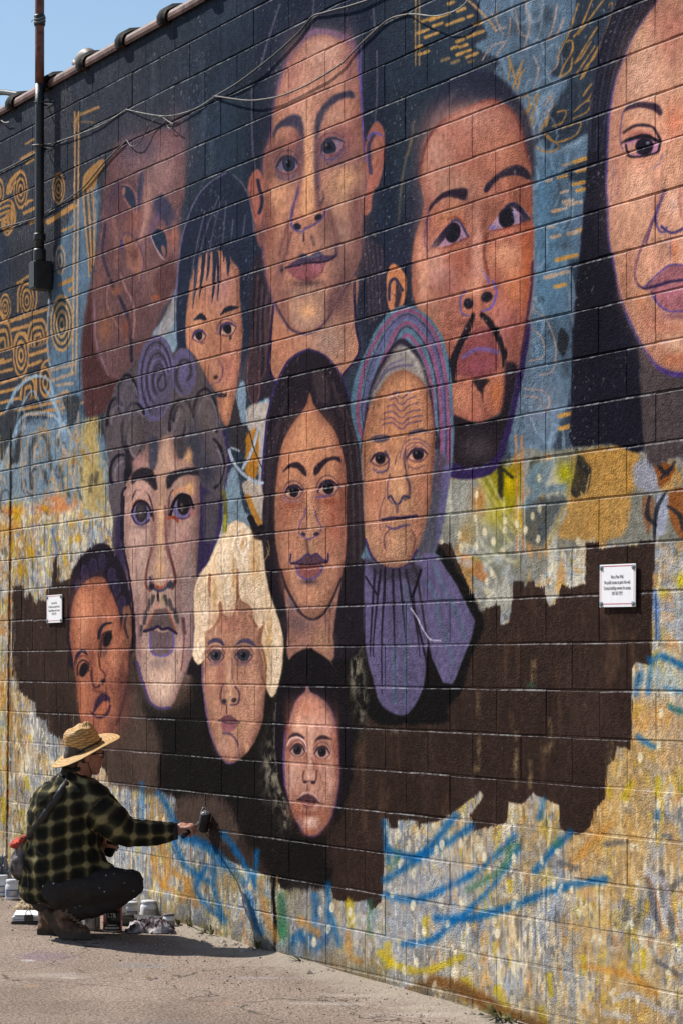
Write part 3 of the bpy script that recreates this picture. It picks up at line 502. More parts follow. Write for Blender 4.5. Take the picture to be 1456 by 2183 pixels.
def face_couple(p):
    """faded brown pair, upper left"""
    p.P([(250, 310), (300, 285), (360, 280), (394, 310), (398, 400), (386, 480), (391, 560), (376, 622), (350, 665), (338, 700), (305, 790), (258, 850), (240, 872), (192, 888), (183, 862), (177, 800), (177, 750), (182, 690), (194, 620), (210, 540), (220, 460), (228, 380)], (100, 75, 72), 1, 5, 3)
    p.P([(177, 750), (182, 690), (194, 620), (200, 640), (204, 740), (232, 800), (262, 815), (245, 868), (192, 888), (183, 862)], (70, 46, 42), .9, 4)
    p.B(330, 330, 60, 60, (122, 94, 90), .6); p.B(340, 400, 30, 60, (128, 100, 94), .6); p.B(312, 480, 12, 40, (140, 110, 100), .6); p.B(375, 560, 16, 60, (112, 84, 78), .6); p.B(300, 640, 30, 40, (92, 68, 64), .6); p.B(330, 590, 26, 40, (110, 84, 76), .5); p.B(300, 320, 40, 40, (70, 70, 84), .6); p.B(380, 300, 26, 60, (110, 84, 84), .6)
    p.P([(225, 440), (244, 395), (262, 385), (285, 388), (298, 420), (300, 450), (280, 470), (250, 470), (235, 500), (232, 560), (226, 520)], (92, 68, 70), .8, 4)
    p.B(290, 470, 22, 40, (124, 84, 74), .8, 20); p.P([(235, 460), (240, 400), (262, 385)], (64, 56, 70), .5, 4)
    p.P([(262, 400), (268, 395), (286, 410), (292, 440), (282, 440), (270, 420)], (40, 54, 70), .95, 2); p.E(267, 408, 4, 9, (150, 110, 92), .8)
    p.S([(262, 395), (280, 398), (294, 420), (294, 455), (284, 448), (268, 425)], 3, (138, 100, 92), .7)
    p.P([(300, 372), (306, 362), (311, 385), (304, 430), (298, 450), (296, 410)], (54, 60, 80), .9, 3)
    # near head: socket, eye, nose, mouth
    p.P([(330, 430), (345, 416), (360, 425), (378, 460), (384, 490), (372, 500), (350, 470), (335, 460)], (52, 56, 72), .9, 4); p.P([(318, 500), (326, 470), (338, 450), (346, 470), (330, 500), (322, 520)], (92, 72, 92), .7, 4)
    p.P([(326, 505), (340, 488), (352, 495), (360, 520), (358, 548), (345, 540), (333, 525)], (36, 50, 64), 1, 2); p.E(352, 535, 4, 12, (150, 102, 80), .7, -15)
    p.S([(324, 503), (336, 530), (350, 552), (360, 556)], 2.5, (158, 130, 128), .7); p.S([(340, 486), (356, 495), (362, 525), (361, 552)], 3, (130, 86, 72), .8)
    p.B(375, 500, 10, 30, (150, 100, 82), .9); p.B(352, 360, 26, 34, (142, 112, 104), .7); p.B(300, 345, 22, 26, (128, 100, 98), .6); p.B(318, 420, 10, 46, (146, 114, 104), .7); p.S([(312, 400), (316, 450), (306, 500), (296, 520)], 7, (150, 116, 102), .7, 3); p.S([(246, 470), (252, 520), (250, 570)], 9, (128, 94, 84), .7, 4); p.B(345, 605, 20, 30, (128, 96, 86), .7); p.B(215, 600, 10, 40, (112, 80, 72), .7); p.P([(352, 560), (372, 545), (380, 600), (366, 625), (345, 640), (330, 600)], (72, 50, 48), .7, 6)
    p.P([(264, 508), (278, 502), (292, 520), (306, 545), (308, 570), (300, 600), (294, 585), (276, 570), (272, 540)], (138, 98, 80), .85, 3); p.B(290, 545, 9, 18, (90, 62, 54), .7); p.S([(262, 520), (268, 500), (280, 498), (300, 525), (310, 560), (302, 598)], 2.6, (84, 66, 84), .7)
    p.S([(262, 515), (264, 532)], 5, (70, 66, 100), .8)
    for pts, w, c in [([(240, 600), (250, 620), (270, 660), (280, 700), (284, 770)], 7, (44, 44, 58)), ([(262, 590), (272, 618), (284, 640), (290, 680), (286, 720)], 4, (140, 106, 100)), ([(236, 610), (230, 640), (240, 670), (262, 708)], 4, (128, 94, 84)), ([(204, 640), (206, 700), (212, 745), (234, 800)], 3, (120, 96, 104)), ([(228, 480), (222, 540), (236, 590)], 5, (58, 52, 66))]: p.S(pts, w, c, .8, 1.6)
    p.B(228, 700, 16, 30, (140, 96, 70), .8); p.B(272, 700, 10, 24, (124, 78, 62), .7); p.B(252, 620, 10, 12, (140, 90, 66), .7); p.B(335, 635, 8, 6, (150, 84, 54), .8); p.B(350, 720, 20, 40, (90, 70, 68), .5)
    # blue gap between heads
    p.P([(380, 610), (388, 650), (384, 720), (372, 755), (356, 740), (330, 716), (345, 690), (366, 660)], (116, 136, 146), .95, 2); p.P([(366, 650), (378, 640), (374, 690), (352, 720), (338, 712)], (150, 140, 132), .7, 3)

def face_tall(p):
    """tall central portrait with long dark hair"""
    p.P([(560, -40), (700, -60), (790, 0), (815, 120), (830, 260), (845, 420), (838, 560), (828, 690), (800, 730), (740, 800), (600, 860), (550, 880), (540, 780), (545, 640), (535, 480), (530, 360), (540, 200), (552, 100)], (32, 42, 55), .85, 10, 4)
    # long hair falling left and right
    p.P([(545, 560), (570, 540), (590, 650), (582, 740), (592, 800), (585, 850), (560, 850), (552, 820), (536, 780), (528, 700), (535, 620)], (44, 40, 46), 1, 3)
    for i in range(6): p.S([(548 + i * 5, 580 + i * 10), (544 + i * 5, 680), (540 + i * 6, 780), (545 + i * 3, 850 - i * 8)], 5, (72, 58, 58) if i % 2 else (36, 34, 42), .8, 2)
    p.P([(530, 760), (542, 700), (556, 770), (556, 840), (545, 865), (534, 840), (528, 800)], (64, 50, 50), .9, 2); p.S([(532, 770), (531, 830), (545, 864), (556, 840), (556, 790)], 2.2, (110, 74, 72), .7)
    p.P([(760, 480), (790, 460), (820, 520), (832, 620), (826, 680), (800, 720), (770, 700), (762, 600)], (34, 40, 50), 1, 3)
    for i in range(5): p.S([(775 + i * 10, 500 + i * 8), (786 + i * 8, 590), (790 + i * 8, 690 - i * 6)], 5, (74, 62, 66), .5, 2)
    SK = (170, 121, 98)
    # neck
    p.P([(586, 640), (640, 640), (757, 590), (759, 680), (766, 752), (735, 800), (700, 830), (620, 830), (592, 818), (578, 785), (580, 720)], (164, 116, 90), 1, 2)
    p.B(600, 720, 22, 50, (178, 122, 92), .7); p.B(705, 730, 46, 50, (152, 124, 106), .8); p.B(740, 650, 18, 40, (112, 84, 76), .8); p.S([(757, 600), (760, 690), (768, 750), (733, 800)], 5, (40, 36, 58), .9); p.S([(586, 650), (579, 735), (577, 785), (592, 820)], 5, (44, 36, 60), .9)
    p.P([(672, 62), (742, 74), (764, 110), (772, 180), (778, 262), (783, 342), (780, 411), (775, 480), (770, 550), (746, 606), (715, 660), (693, 694), (660, 714), (625, 706), (603, 678), (586, 647), (569, 592), (563, 540), (562, 425), (563, 342), (577, 287), (583, 232), (606, 145), (640, 95)], (92, 72, 104), .9, 3)
    p.P([(672, 80), (705, 78), (738, 94), (756, 118), (764, 160), (770, 205), (775, 262), (780, 342), (777, 411), (772, 480), (768, 550), (744, 603), (714, 657), (692, 692), (660, 711), (626, 703), (606, 676), (590, 646), (573, 592), (568, 540), (566, 425), (567, 342), (582, 287), (588, 232), (612, 150), (645, 100)], SK, 1, 3, rim=(.15, .5))
    p.B(690, 130, 60, 60, (184, 142, 122), .6); p.B(648, 200, 50, 50, (172, 128, 108), .5); p.B(745, 130, 14, 60, (128, 86, 84), .6)
    # modelling
    p.B(606, 430, 28, 70, (184, 134, 102), .6); p.B(740, 400, 40, 60, (182, 142, 108), .7); p.B(755, 470, 18, 90, (130, 92, 80), .5); p.B(580, 480, 12, 90, (144, 96, 76), .6); p.B(722, 510, 40, 60, (152, 122, 106), .6)
    p.B(660, 400, 12, 70, (202, 156, 108), .9, 4); p.B(640, 330, 9, 60, (80, 68, 74), .7, 6); p.B(674, 330, 10, 50, (78, 70, 84), .8, -5); p.B(678, 390, 7, 50, (70, 62, 76), .7); p.B(662, 280, 9, 36, (186, 146, 116), .8)
    p.B(600, 320, 26, 20, (136, 92, 84), .6); p.B(735, 300, 30, 46, (142, 92, 82), .7); p.B(715, 345, 40, 14, (110, 84, 84), .7, -15); p.B(612, 375, 24, 10, (100, 78, 84), .6)
    p.B(604, 345, 34, 34, (112, 80, 78), .6); p.B(712, 312, 40, 40, (104, 74, 78), .65, -20); p.B(640, 310, 12, 50, (88, 70, 78), .75); p.B(762, 430, 14, 120, (112, 78, 72), .6); p.B(574, 440, 12, 110, (120, 80, 68), .6)
    p.B(700, 480, 22, 60, (120, 88, 78), .6, -15); p.B(612, 520, 16, 60, (128, 90, 78), .55, 10); p.B(640, 625, 40, 14, (112, 82, 76), .6); p.B(730, 560, 22, 50, (124, 92, 82), .55); p.B(596, 590, 14, 50, (128, 90, 80), .5); p.B(700, 655, 26, 26, (118, 88, 80), .6); p.B(655, 250, 14, 40, (190, 146, 116), .6); p.B(630, 150, 20, 60, (150, 104, 92), .5)
    p.P([(585, 282), (596, 264), (624, 246), (643, 249), (650, 274), (648, 300), (638, 280), (618, 270), (596, 277), (587, 296)], (52, 54, 68), .95, 3)
    p.P([(676, 256), (687, 232), (714, 205), (747, 194), (758, 203), (755, 211), (736, 211), (709, 228), (694, 250), (682, 285), (676, 300)], (50, 52, 66), .95, 3)
    p.B(630, 300, 16, 22, (150, 98, 84), .6); p.B(720, 250, 26, 20, (170, 130, 106), .7, -30)
    eye(p, 616, 353, 48, 36, -4, (112, 104, 124), (44, 54, 68), (12, 16), (48, 50, 64), True, dx=3); eye(p, 710, 314, 52, 34, -26, (116, 96, 108), (32, 44, 58), (13, 17), (44, 50, 62), True, dx=-6)
    p.S([(594, 360), (600, 380), (616, 384), (634, 374)], 3, (86, 78, 104), .6, 2); p.S([(688, 330), (700, 342), (722, 335), (735, 315)], 4, (80, 72, 100), .7, 2)
    # nose
    p.P([(640, 410), (650, 395), (672, 400), (690, 420), (697, 450), (690, 470), (665, 488), (642, 492), (628, 480), (626, 450)], (168, 116, 92), .8, 5); p.B(657, 445, 12, 16, (204, 154, 108), .9); p.B(688, 425, 6, 16, (60, 52, 60), .9, 10); p.E(686, 420, 4, 11, (180, 130, 96), .9, 0, 1.5)
    p.S([(640, 410), (628, 440), (624, 468), (628, 488), (645, 495), (655, 488)], 4, (92, 80, 120), .85, 1.4); p.S([(655, 488), (672, 480), (690, 466), (696, 446)], 4, (92, 76, 110), .85, 1.4)
    p.E(637, 484, 9, 7, (30, 36, 46), 1, 20, 1.5); p.E(682, 464, 9, 6, (34, 38, 48), 1, -35, 1.5); p.S([(651, 498), (651, 515)], 3, (66, 54, 62), .8, 1.5); p.S([(667, 505), (672, 522)], 7, (110, 86, 78), .7, 2)
    p.S([(618, 470), (608, 510), (598, 545)], 4, (110, 76, 70), .6, 3); p.S([(700, 440), (722, 490), (726, 520)], 4, (112, 80, 72), .6, 3)
    # mouth and chin
    p.P([(612, 571), (633, 556), (649, 541), (663, 548), (680, 535), (695, 545), (718, 545), (720, 550), (699, 558), (666, 561), (625, 573)], (74, 60, 78), 1, 1.6); p.P([(616, 574), (666, 562), (697, 558), (694, 575), (685, 588), (660, 600), (636, 595)], (138, 86, 86), 1, 1.8); p.E(678, 568, 12, 12, (166, 108, 112), .7, 0, 5)
    p.S([(612, 572), (640, 566), (666, 561), (700, 558), (718, 547)], 3.4, (40, 32, 46), .95, 1); p.B(604, 575, 5, 8, (40, 40, 50), .9); p.B(662, 606, 34, 8, (88, 66, 64), .8); p.B(660, 655, 26, 20, (196, 148, 108), .8); p.B(656, 680, 50, 30, (140, 112, 98), .45); p.B(735, 610, 20, 60, (104, 78, 72), .7, 20)
    p.S([(590, 646), (606, 677), (626, 704), (660, 712), (692, 693), (714, 658), (746, 603)], 4, (74, 58, 66), .8, 2); p.S([(720, 520), (720, 545)], 5, (60, 52, 66), .7, 2)
    # planes of nose, lip and chin
    p.P([(652, 300), (664, 282), (672, 300), (674, 380), (676, 430), (664, 456), (650, 452), (648, 420), (654, 360)], (204, 152, 112), .75, 4); p.P([(676, 300), (690, 300), (684, 350), (682, 400), (690, 430), (684, 450), (676, 430), (674, 360)], (98, 72, 72), .7, 4); p.P([(640, 320), (650, 330), (646, 400), (634, 440), (630, 430), (638, 380)], (120, 84, 78), .6, 4)
    p.S([(640, 400), (632, 430), (626, 462)], 3.4, (88, 72, 100), .8, 1.6); p.S([(624, 498), (616, 530), (602, 572)], 5, (112, 78, 72), .7, 2.6); p.S([(700, 452), (716, 490), (722, 530)], 5, (114, 80, 74), .7, 2.6); p.S([(642, 545), (662, 550), (690, 542)], 4, (90, 100, 112), .6, 2); p.P([(628, 618), (660, 610), (700, 616), (700, 660), (690, 690), (660, 702), (632, 694), (622, 660)], (166, 132, 108), .65, 6); p.B(660, 664, 18, 14, (206, 154, 110), .85); p.B(716, 640, 16, 36, (104, 76, 72), .7, 25); p.B(604, 640, 10, 30, (130, 92, 80), .6, -20)
    p.B(745, 380, 22, 24, (196, 150, 112), .7); p.B(592, 420, 14, 24, (196, 146, 110), .7); p.B(700, 110, 34, 26, (196, 152, 130), .7); p.B(655, 190, 20, 40, (184, 138, 114), .6)
    # ears
    for pts in ([(549, 362), (533, 389), (535, 425), (545, 472), (560, 490), (566, 425), (564, 378)], [(805, 260), (788, 285), (780, 329), (783, 397), (777, 455), (791, 452), (797, 411), (811, 392), (821, 342), (822, 282)]): p.P(pts, (150, 96, 80), 1, 2)
    p.S([(553, 385), (556, 400), (562, 430), (556, 455)], 7, (40, 42, 54), .9, 2); p.S([(541, 385), (538, 425), (548, 462)], 3, (120, 60, 50), .7, 1.5)
    p.S([(800, 290), (790, 310), (790, 340), (793, 370)], 8, (70, 62, 84), .9, 2); p.S([(786, 296), (800, 284), (816, 290)], 4, (96, 88, 150), .8, 1.5); p.P([(798, 300), (810, 296), (806, 340), (796, 350)], (168, 116, 92), .6, 3); p.P([(545, 480), (562, 488), (566, 520), (556, 526)], (130, 86, 74), .8, 2); p.S([(772, 100), (771, 200), (778, 300), (782, 345)], 3.5, (98, 88, 150), .7, 1.4)
    for pts in [[(600, 10), (580, 70), (562, 130), (555, 150)], [(540, 180), (540, 235), (542, 324), (548, 360)], [(805, 110), (806, 180), (803, 262)], [(672, 0), (668, 60)], [(798, 20), (800, 60)]]: p.S(pts, 3.4, (96, 92, 104), .55, 1.6)

def face_bangs(p):
    """child with straight dark fringe"""
    p.P([(485, 370), (446, 396), (419, 432), (394, 500), (386, 556), (380, 625), (379, 707), (390, 755), (420, 770), (500, 800), (528, 760), (536, 640), (545, 520), (536, 432), (515, 391)], (36, 45, 58), 1, 2)
    p.S([(485, 369), (446, 395), (418, 432), (393, 500), (384, 560), (378, 640)], 3, (92, 88, 112), .75, 1.4); p.S([(500, 374), (522, 396), (538, 436), (545, 500)], 3, (92, 92, 104), .6, 1.4)
    SK = (176, 124, 94)
    p.P([(399, 700), (404, 640), (413, 589), (435, 545), (479, 535), (493, 545), (512, 570), (516, 652), (520, 707), (516, 760), (509, 815), (501, 870), (488, 910), (478, 900), (468, 884), (465, 848), (452, 820), (419, 776), (404, 750)], SK, 1, 1.8, rim=(.15, .5))
    p.B(475, 610, 36, 50, (166, 120, 108), .8); p.B(490, 780, 22, 50, (178, 118, 98), .8); p.B(430, 740, 16, 30, (184, 130, 100), .7)
    for x0, y0, x1, y1, w in [(425, 520, 414, 660, 8), (440, 530, 427, 640, 9), (450, 540, 444, 600, 6), (462, 535, 455, 648, 9), (468, 540, 467, 642, 6), (486, 530, 489, 590, 11), (478, 525, 480, 560, 8)]: p.S([(x0, y0), ((x0 + x1) / 2 + 2, (y0 + y1) / 2), (x1, y1)], [w, w * .8, 1], (38, 46, 58), 1, 1.2)
    for pts in [[(470, 420), (440, 500), (424, 580), (414, 640)], [(474, 430), (456, 500), (446, 560)], [(485, 430), (478, 520)], [(500, 470), (496, 540), (512, 570)], [(440, 450), (420, 540), (412, 600)], [(526, 460), (518, 540), (516, 600)]]: p.S(pts, 2.6, (88, 90, 104), .55, 1.4)
    p.P([(493, 540), (500, 560), (514, 580), (516, 640), (530, 640), (530, 520), (500, 500)], (35, 44, 57), 1, 2)
    p.P([(416, 684), (424, 673), (432, 668), (442, 677), (443, 683), (428, 682)], (34, 36, 44), 1, 1.2); p.P([(473, 673), (480, 660), (492, 653), (513, 655), (500, 662), (484, 668)], (34, 36, 44), 1, 1.2)
    eye(p, 428, 717, 28, 24, -8, (186, 150, 122), (30, 34, 42), (7, 10), (70, 58, 90), False, glint=False); eye(p, 488, 703, 36, 26, -22, (190, 152, 122), (28, 34, 42), (8, 11), (70, 58, 90), True, glint=False)
    p.E(494, 720, 3, 5, (54, 48, 52), .9); p.E(435, 732, 5, 3, (96, 70, 80), .7); p.S([(466, 690), (466, 715), (472, 700)], 3, (132, 96, 100), .6, 2)
    p.S([(448, 780), (446, 810), (454, 822)], 3, (130, 86, 76), .7, 1.6); p.S([(470, 770), (478, 785), (474, 810), (456, 820)], 3, (120, 82, 96), .7, 1.6); p.E(463, 805, 5, 4, (50, 40, 44), 1, -30); p.B(462, 785, 8, 14, (196, 144, 116), .7)
    p.P([(455, 838), (466, 836), (484, 840), (486, 832), (486, 846), (470, 848)], (48, 40, 46), .95, 1.2)
    # dark cloth and pale gap below
    p.P([(500, 870), (512, 835), (526, 840), (530, 900), (528, 960), (498, 960), (492, 925)], (52, 50, 50), 1, 2); p.P([(508, 850), (516, 815), (526, 820), (530, 880), (540, 870), (578, 850), (572, 900), (562, 960), (530, 910), (520, 905)], (120, 142, 154), 1, 2, 2)
    p.P([(530, 870), (556, 862), (578, 862), (570, 930), (540, 935), (531, 905)], (170, 160, 146), .95, 2, 2); p.P([(530, 925), (556, 920), (552, 1010), (528, 1020), (526, 960)], (164, 112, 44), .95, 2, 1.5); p.P([(555, 925), (566, 940), (566, 1080), (556, 1080)], (160, 156, 152), .9, 2)

def face_goatee(p):
    """man with goatee, right of centre"""
    p.P([(880, 380), (890, 300), (920, 220), (960, 170), (1020, 150), (1070, 170), (1110, 220), (1135, 280), (1142, 360), (1132, 380), (1100, 240), (1040, 210), (960, 240), (905, 310), (895, 400), (900, 470), (880, 560), (885, 650), (830, 680), (820, 560), (850, 480)], (36, 42, 54), .95, 5, 2); p.S([(912, 310), (935, 240), (975, 195)], 12, (70, 70, 76), .5, 6)
    SK = (162, 105, 84)
    p.P([(838, 564), (827, 586), (826, 616), (832, 660), (855, 655), (866, 638), (867, 592), (852, 570)], (176, 116, 78), 1, 1.6); p.S([(832, 640), (833, 606), (845, 596), (860, 620)], 6, (50, 48, 66), .95, 1.4); p.P([(845, 605), (858, 625), (850, 660), (842, 650)], (42, 40, 48), .9, 2); p.P([(838, 620), (846, 610), (842, 655), (834, 658)], (178, 118, 84), 1, 1.5)
    p.P([(896, 386), (900, 345), (914, 298), (942, 263), (964, 246), (997, 232), (1036, 216), (1060, 216), (1083, 228), (1100, 247), (1112, 277), (1122, 316), (1133, 354), (1136, 400), (1136, 471), (1140, 493), (1138, 556), (1134, 625), (1126, 680), (1112, 740), (1105, 790), (1084, 842), (1066, 880), (1039, 896), (1020, 902), (990, 894), (968, 884), (964, 815), (957, 760), (937, 713), (915, 683), (891, 655), (881, 625), (880, 570), (886, 515), (898, 474), (906, 440), (902, 410)], SK, 1, 2, rim=(.15, .5))
    p.B(1010, 280, 80, 50, (170, 116, 96), .7); p.B(930, 330, 34, 60, (178, 132, 112), .7); p.B(965, 400, 60, 40, (172, 132, 110), .5); p.B(1080, 330, 40, 50, (164, 108, 82), .6)
    p.B(900, 560, 16, 80, (186, 132, 104), .8); p.B(1125, 560, 14, 130, (158, 86, 54), .7); p.B(1075, 560, 36, 36, (176, 124, 94), .7); p.B(980, 560, 22, 40, (156, 96, 76), .7); p.B(940, 590, 30, 26, (158, 116, 112), .7); p.B(930, 660, 30, 50, (174, 124, 98), .7); p.B(1080, 700, 26, 60, (150, 98, 92), .6); p.B(1095, 620, 20, 40, (180, 114, 74), .6)
    p.S([(896, 386), (900, 345), (914, 298), (942, 263), (997, 232), (1036, 216), (1060, 216), (1100, 247), (1122, 316), (1133, 354)], 5, (110, 62, 56), .7, 2)
    p.B(1060, 450, 30, 24, (130, 86, 68), .7, -30); p.B(1020, 470, 16, 50, (178, 130, 108), .6); p.B(960, 455, 40, 18, (170, 116, 84), .6, -30)
    p.B(1105, 420, 20, 60, (126, 78, 60), .6); p.B(912, 470, 10, 60, (126, 84, 72), .6); p.B(1008, 560, 12, 60, (134, 84, 70), .6); p.B(1060, 600, 16, 40, (136, 82, 66), .55); p.B(950, 620, 30, 50, (140, 92, 78), .5); p.B(1000, 690, 40, 10, (120, 72, 62), .6); p.B(960, 700, 16, 60, (140, 90, 72), .5); p.B(1095, 720, 18, 80, (124, 74, 62), .6); p.B(1000, 440, 14, 30, (140, 96, 82), .5); p.B(1035, 480, 12, 50, (120, 76, 62), .6)
    p.P([(918, 441), (932, 423), (954, 408), (992, 402), (999, 413), (993, 428), (965, 421), (943, 425), (924, 444), (915, 456)], (44, 36, 46), 1, 2); p.P([(1034, 402), (1047, 385), (1075, 363), (1102, 353), (1124, 362), (1136, 382), (1127, 384), (1110, 376), (1086, 376), (1061, 387), (1043, 409), (1036, 411)], (40, 36, 46), 1, 2)
    p.S([(915, 454), (910, 480), (908, 520), (918, 540)], 3, (96, 72, 96), .7, 1.6)
    p.P([(918, 531), (937, 503), (965, 473), (979, 473), (999, 505), (985, 516), (954, 526)], (150, 118, 134), 1, 1.4); p.E(967, 497, 16, 22, (24, 24, 30), 1, 15, 1.4); p.P([(918, 531), (937, 503), (965, 473), (962, 490), (945, 515), (935, 527)], (34, 32, 42), .95, 1.6); p.S([(965, 472), (981, 473), (999, 506)], 5, (66, 62, 84), .9, 1.4); p.S([(918, 532), (955, 527), (998, 508)], 3, (120, 66, 50), .8, 1.6); p.S([(957, 468), (975, 464), (992, 480)], 4, (120, 62, 44), .6, 2)
    p.P([(1044, 494), (1064, 462), (1088, 434), (1108, 436), (1132, 468), (1102, 480), (1066, 490)], (150, 124, 140), 1, 1.4); p.E(1083, 465, 18, 23, (24, 24, 30), 1, 10, 1.4); p.P([(1064, 462), (1088, 434), (1108, 436), (1132, 468), (1118, 464), (1100, 446), (1085, 446)], (38, 36, 48), .95, 1.6); p.P([(1112, 460), (1130, 468), (1112, 476)], (50, 48, 60), .9, 2); p.S([(1098, 452), (1100, 470)], 4, (124, 118, 150), .8); p.S([(1045, 494), (1080, 488), (1130, 472)], 3, (120, 66, 50), .8, 1.6); p.B(1052, 486, 8, 5, (100, 92, 140), .7)
    p.S([(1032, 510), (1032, 560), (1040, 590)], 6, (120, 64, 46), .75, 2.4); p.B(1022, 540, 9, 50, (182, 132, 112), .8); p.B(1012, 610, 20, 26, (178, 124, 98), .7)
    p.S([(992, 620), (983, 640), (985, 668), (1000, 674)], 3, (92, 84, 140), .8, 1.4); p.S([(1026, 575), (1040, 592), (1044, 604)], 3.4, (92, 84, 150), .8, 1.4); p.S([(1052, 600), (1060, 625), (1050, 655), (1030, 664)], 3.4, (92, 82, 150), .85, 1.4)
    p.E(1000, 648, 11, 12, (30, 30, 36), 1, 0, 1.5); p.E(1039, 634, 13, 11, (30, 30, 36), 1, -25, 1.5); p.B(1020, 640, 6, 18, (180, 116, 90), .6)
    p.P([(1010, 500), (1026, 490), (1032, 540), (1036, 590), (1028, 606), (1010, 600), (1006, 560)], (188, 136, 114), .7, 5); p.S([(1040, 500), (1034, 540), (1044, 590)], 5, (112, 66, 52), .7, 2.4); p.B(1016, 620, 14, 16, (194, 138, 110), .8); p.B(930, 560, 20, 40, (186, 138, 116), .7); p.B(1080, 540, 26, 20, (188, 134, 104), .7); p.B(1010, 250, 60, 26, (184, 132, 112), .7); p.B(905, 600, 10, 60, (196, 144, 116), .7); p.B(1060, 330, 30, 30, (178, 122, 98), .6)
    # moustache, lips, beard
    p.P([(1012, 704), (1042, 698), (1058, 732), (1065, 771), (1057, 794), (1022, 806), (979, 800), (975, 780), (990, 741)], (118, 68, 66), 1, 2); p.S([(990, 762), (1010, 748), (1035, 745), (1062, 752)], 9, (100, 80, 118), .8, 3); p.B(1025, 782, 28, 14, (126, 70, 76), .7); p.B(1030, 720, 18, 14, (130, 76, 70), .6)
    for pts, w in [([(1010, 672), (998, 705), (982, 735), (968, 770), (966, 800), (970, 815)], [9, 16, 14, 18, 16, 6]), ([(1030, 672), (1050, 695), (1065, 725), (1075, 755), (1074, 782)], [12, 16, 14, 13, 5])]: p.S(pts, w, (30, 28, 30), .95, 2.4, 1, 2)
    p.P([(1010, 811), (1043, 810), (1034, 826), (1031, 840), (1030, 860), (1027, 842), (1018, 828)], (26, 24, 26), .95, 2, 1, 1)
    p.B(985, 850, 26, 30, (176, 120, 90), .8); p.B(1060, 840, 18, 40, (176, 108, 70), .7); p.P([(1080, 775), (1105, 785), (1092, 850), (1072, 880), (1076, 830)], (32, 28, 36), .9, 4)
    p.P([(966, 892), (1000, 898), (1020, 906), (1042, 896), (1070, 880), (1090, 850), (1080, 920), (1068, 960), (1050, 985), (990, 996), (968, 985)], (34, 30, 32), 1, 3, 2); p.B(1020, 955, 40, 30, (66, 60, 60), .7)
    p.P([(963, 985), (990, 996), (1030, 992), (1056, 972), (1076, 920), (1094, 850), (1112, 760), (1124, 690), (1132, 700), (1120, 780), (1104, 860), (1084, 940), (1060, 1000), (1020, 1020), (962, 1018)], (48, 38, 74), 1, 2)
    p.S([(1138, 560), (1134, 625), (1124, 690), (1112, 760)], 5, (70, 44, 60), .8, 2)

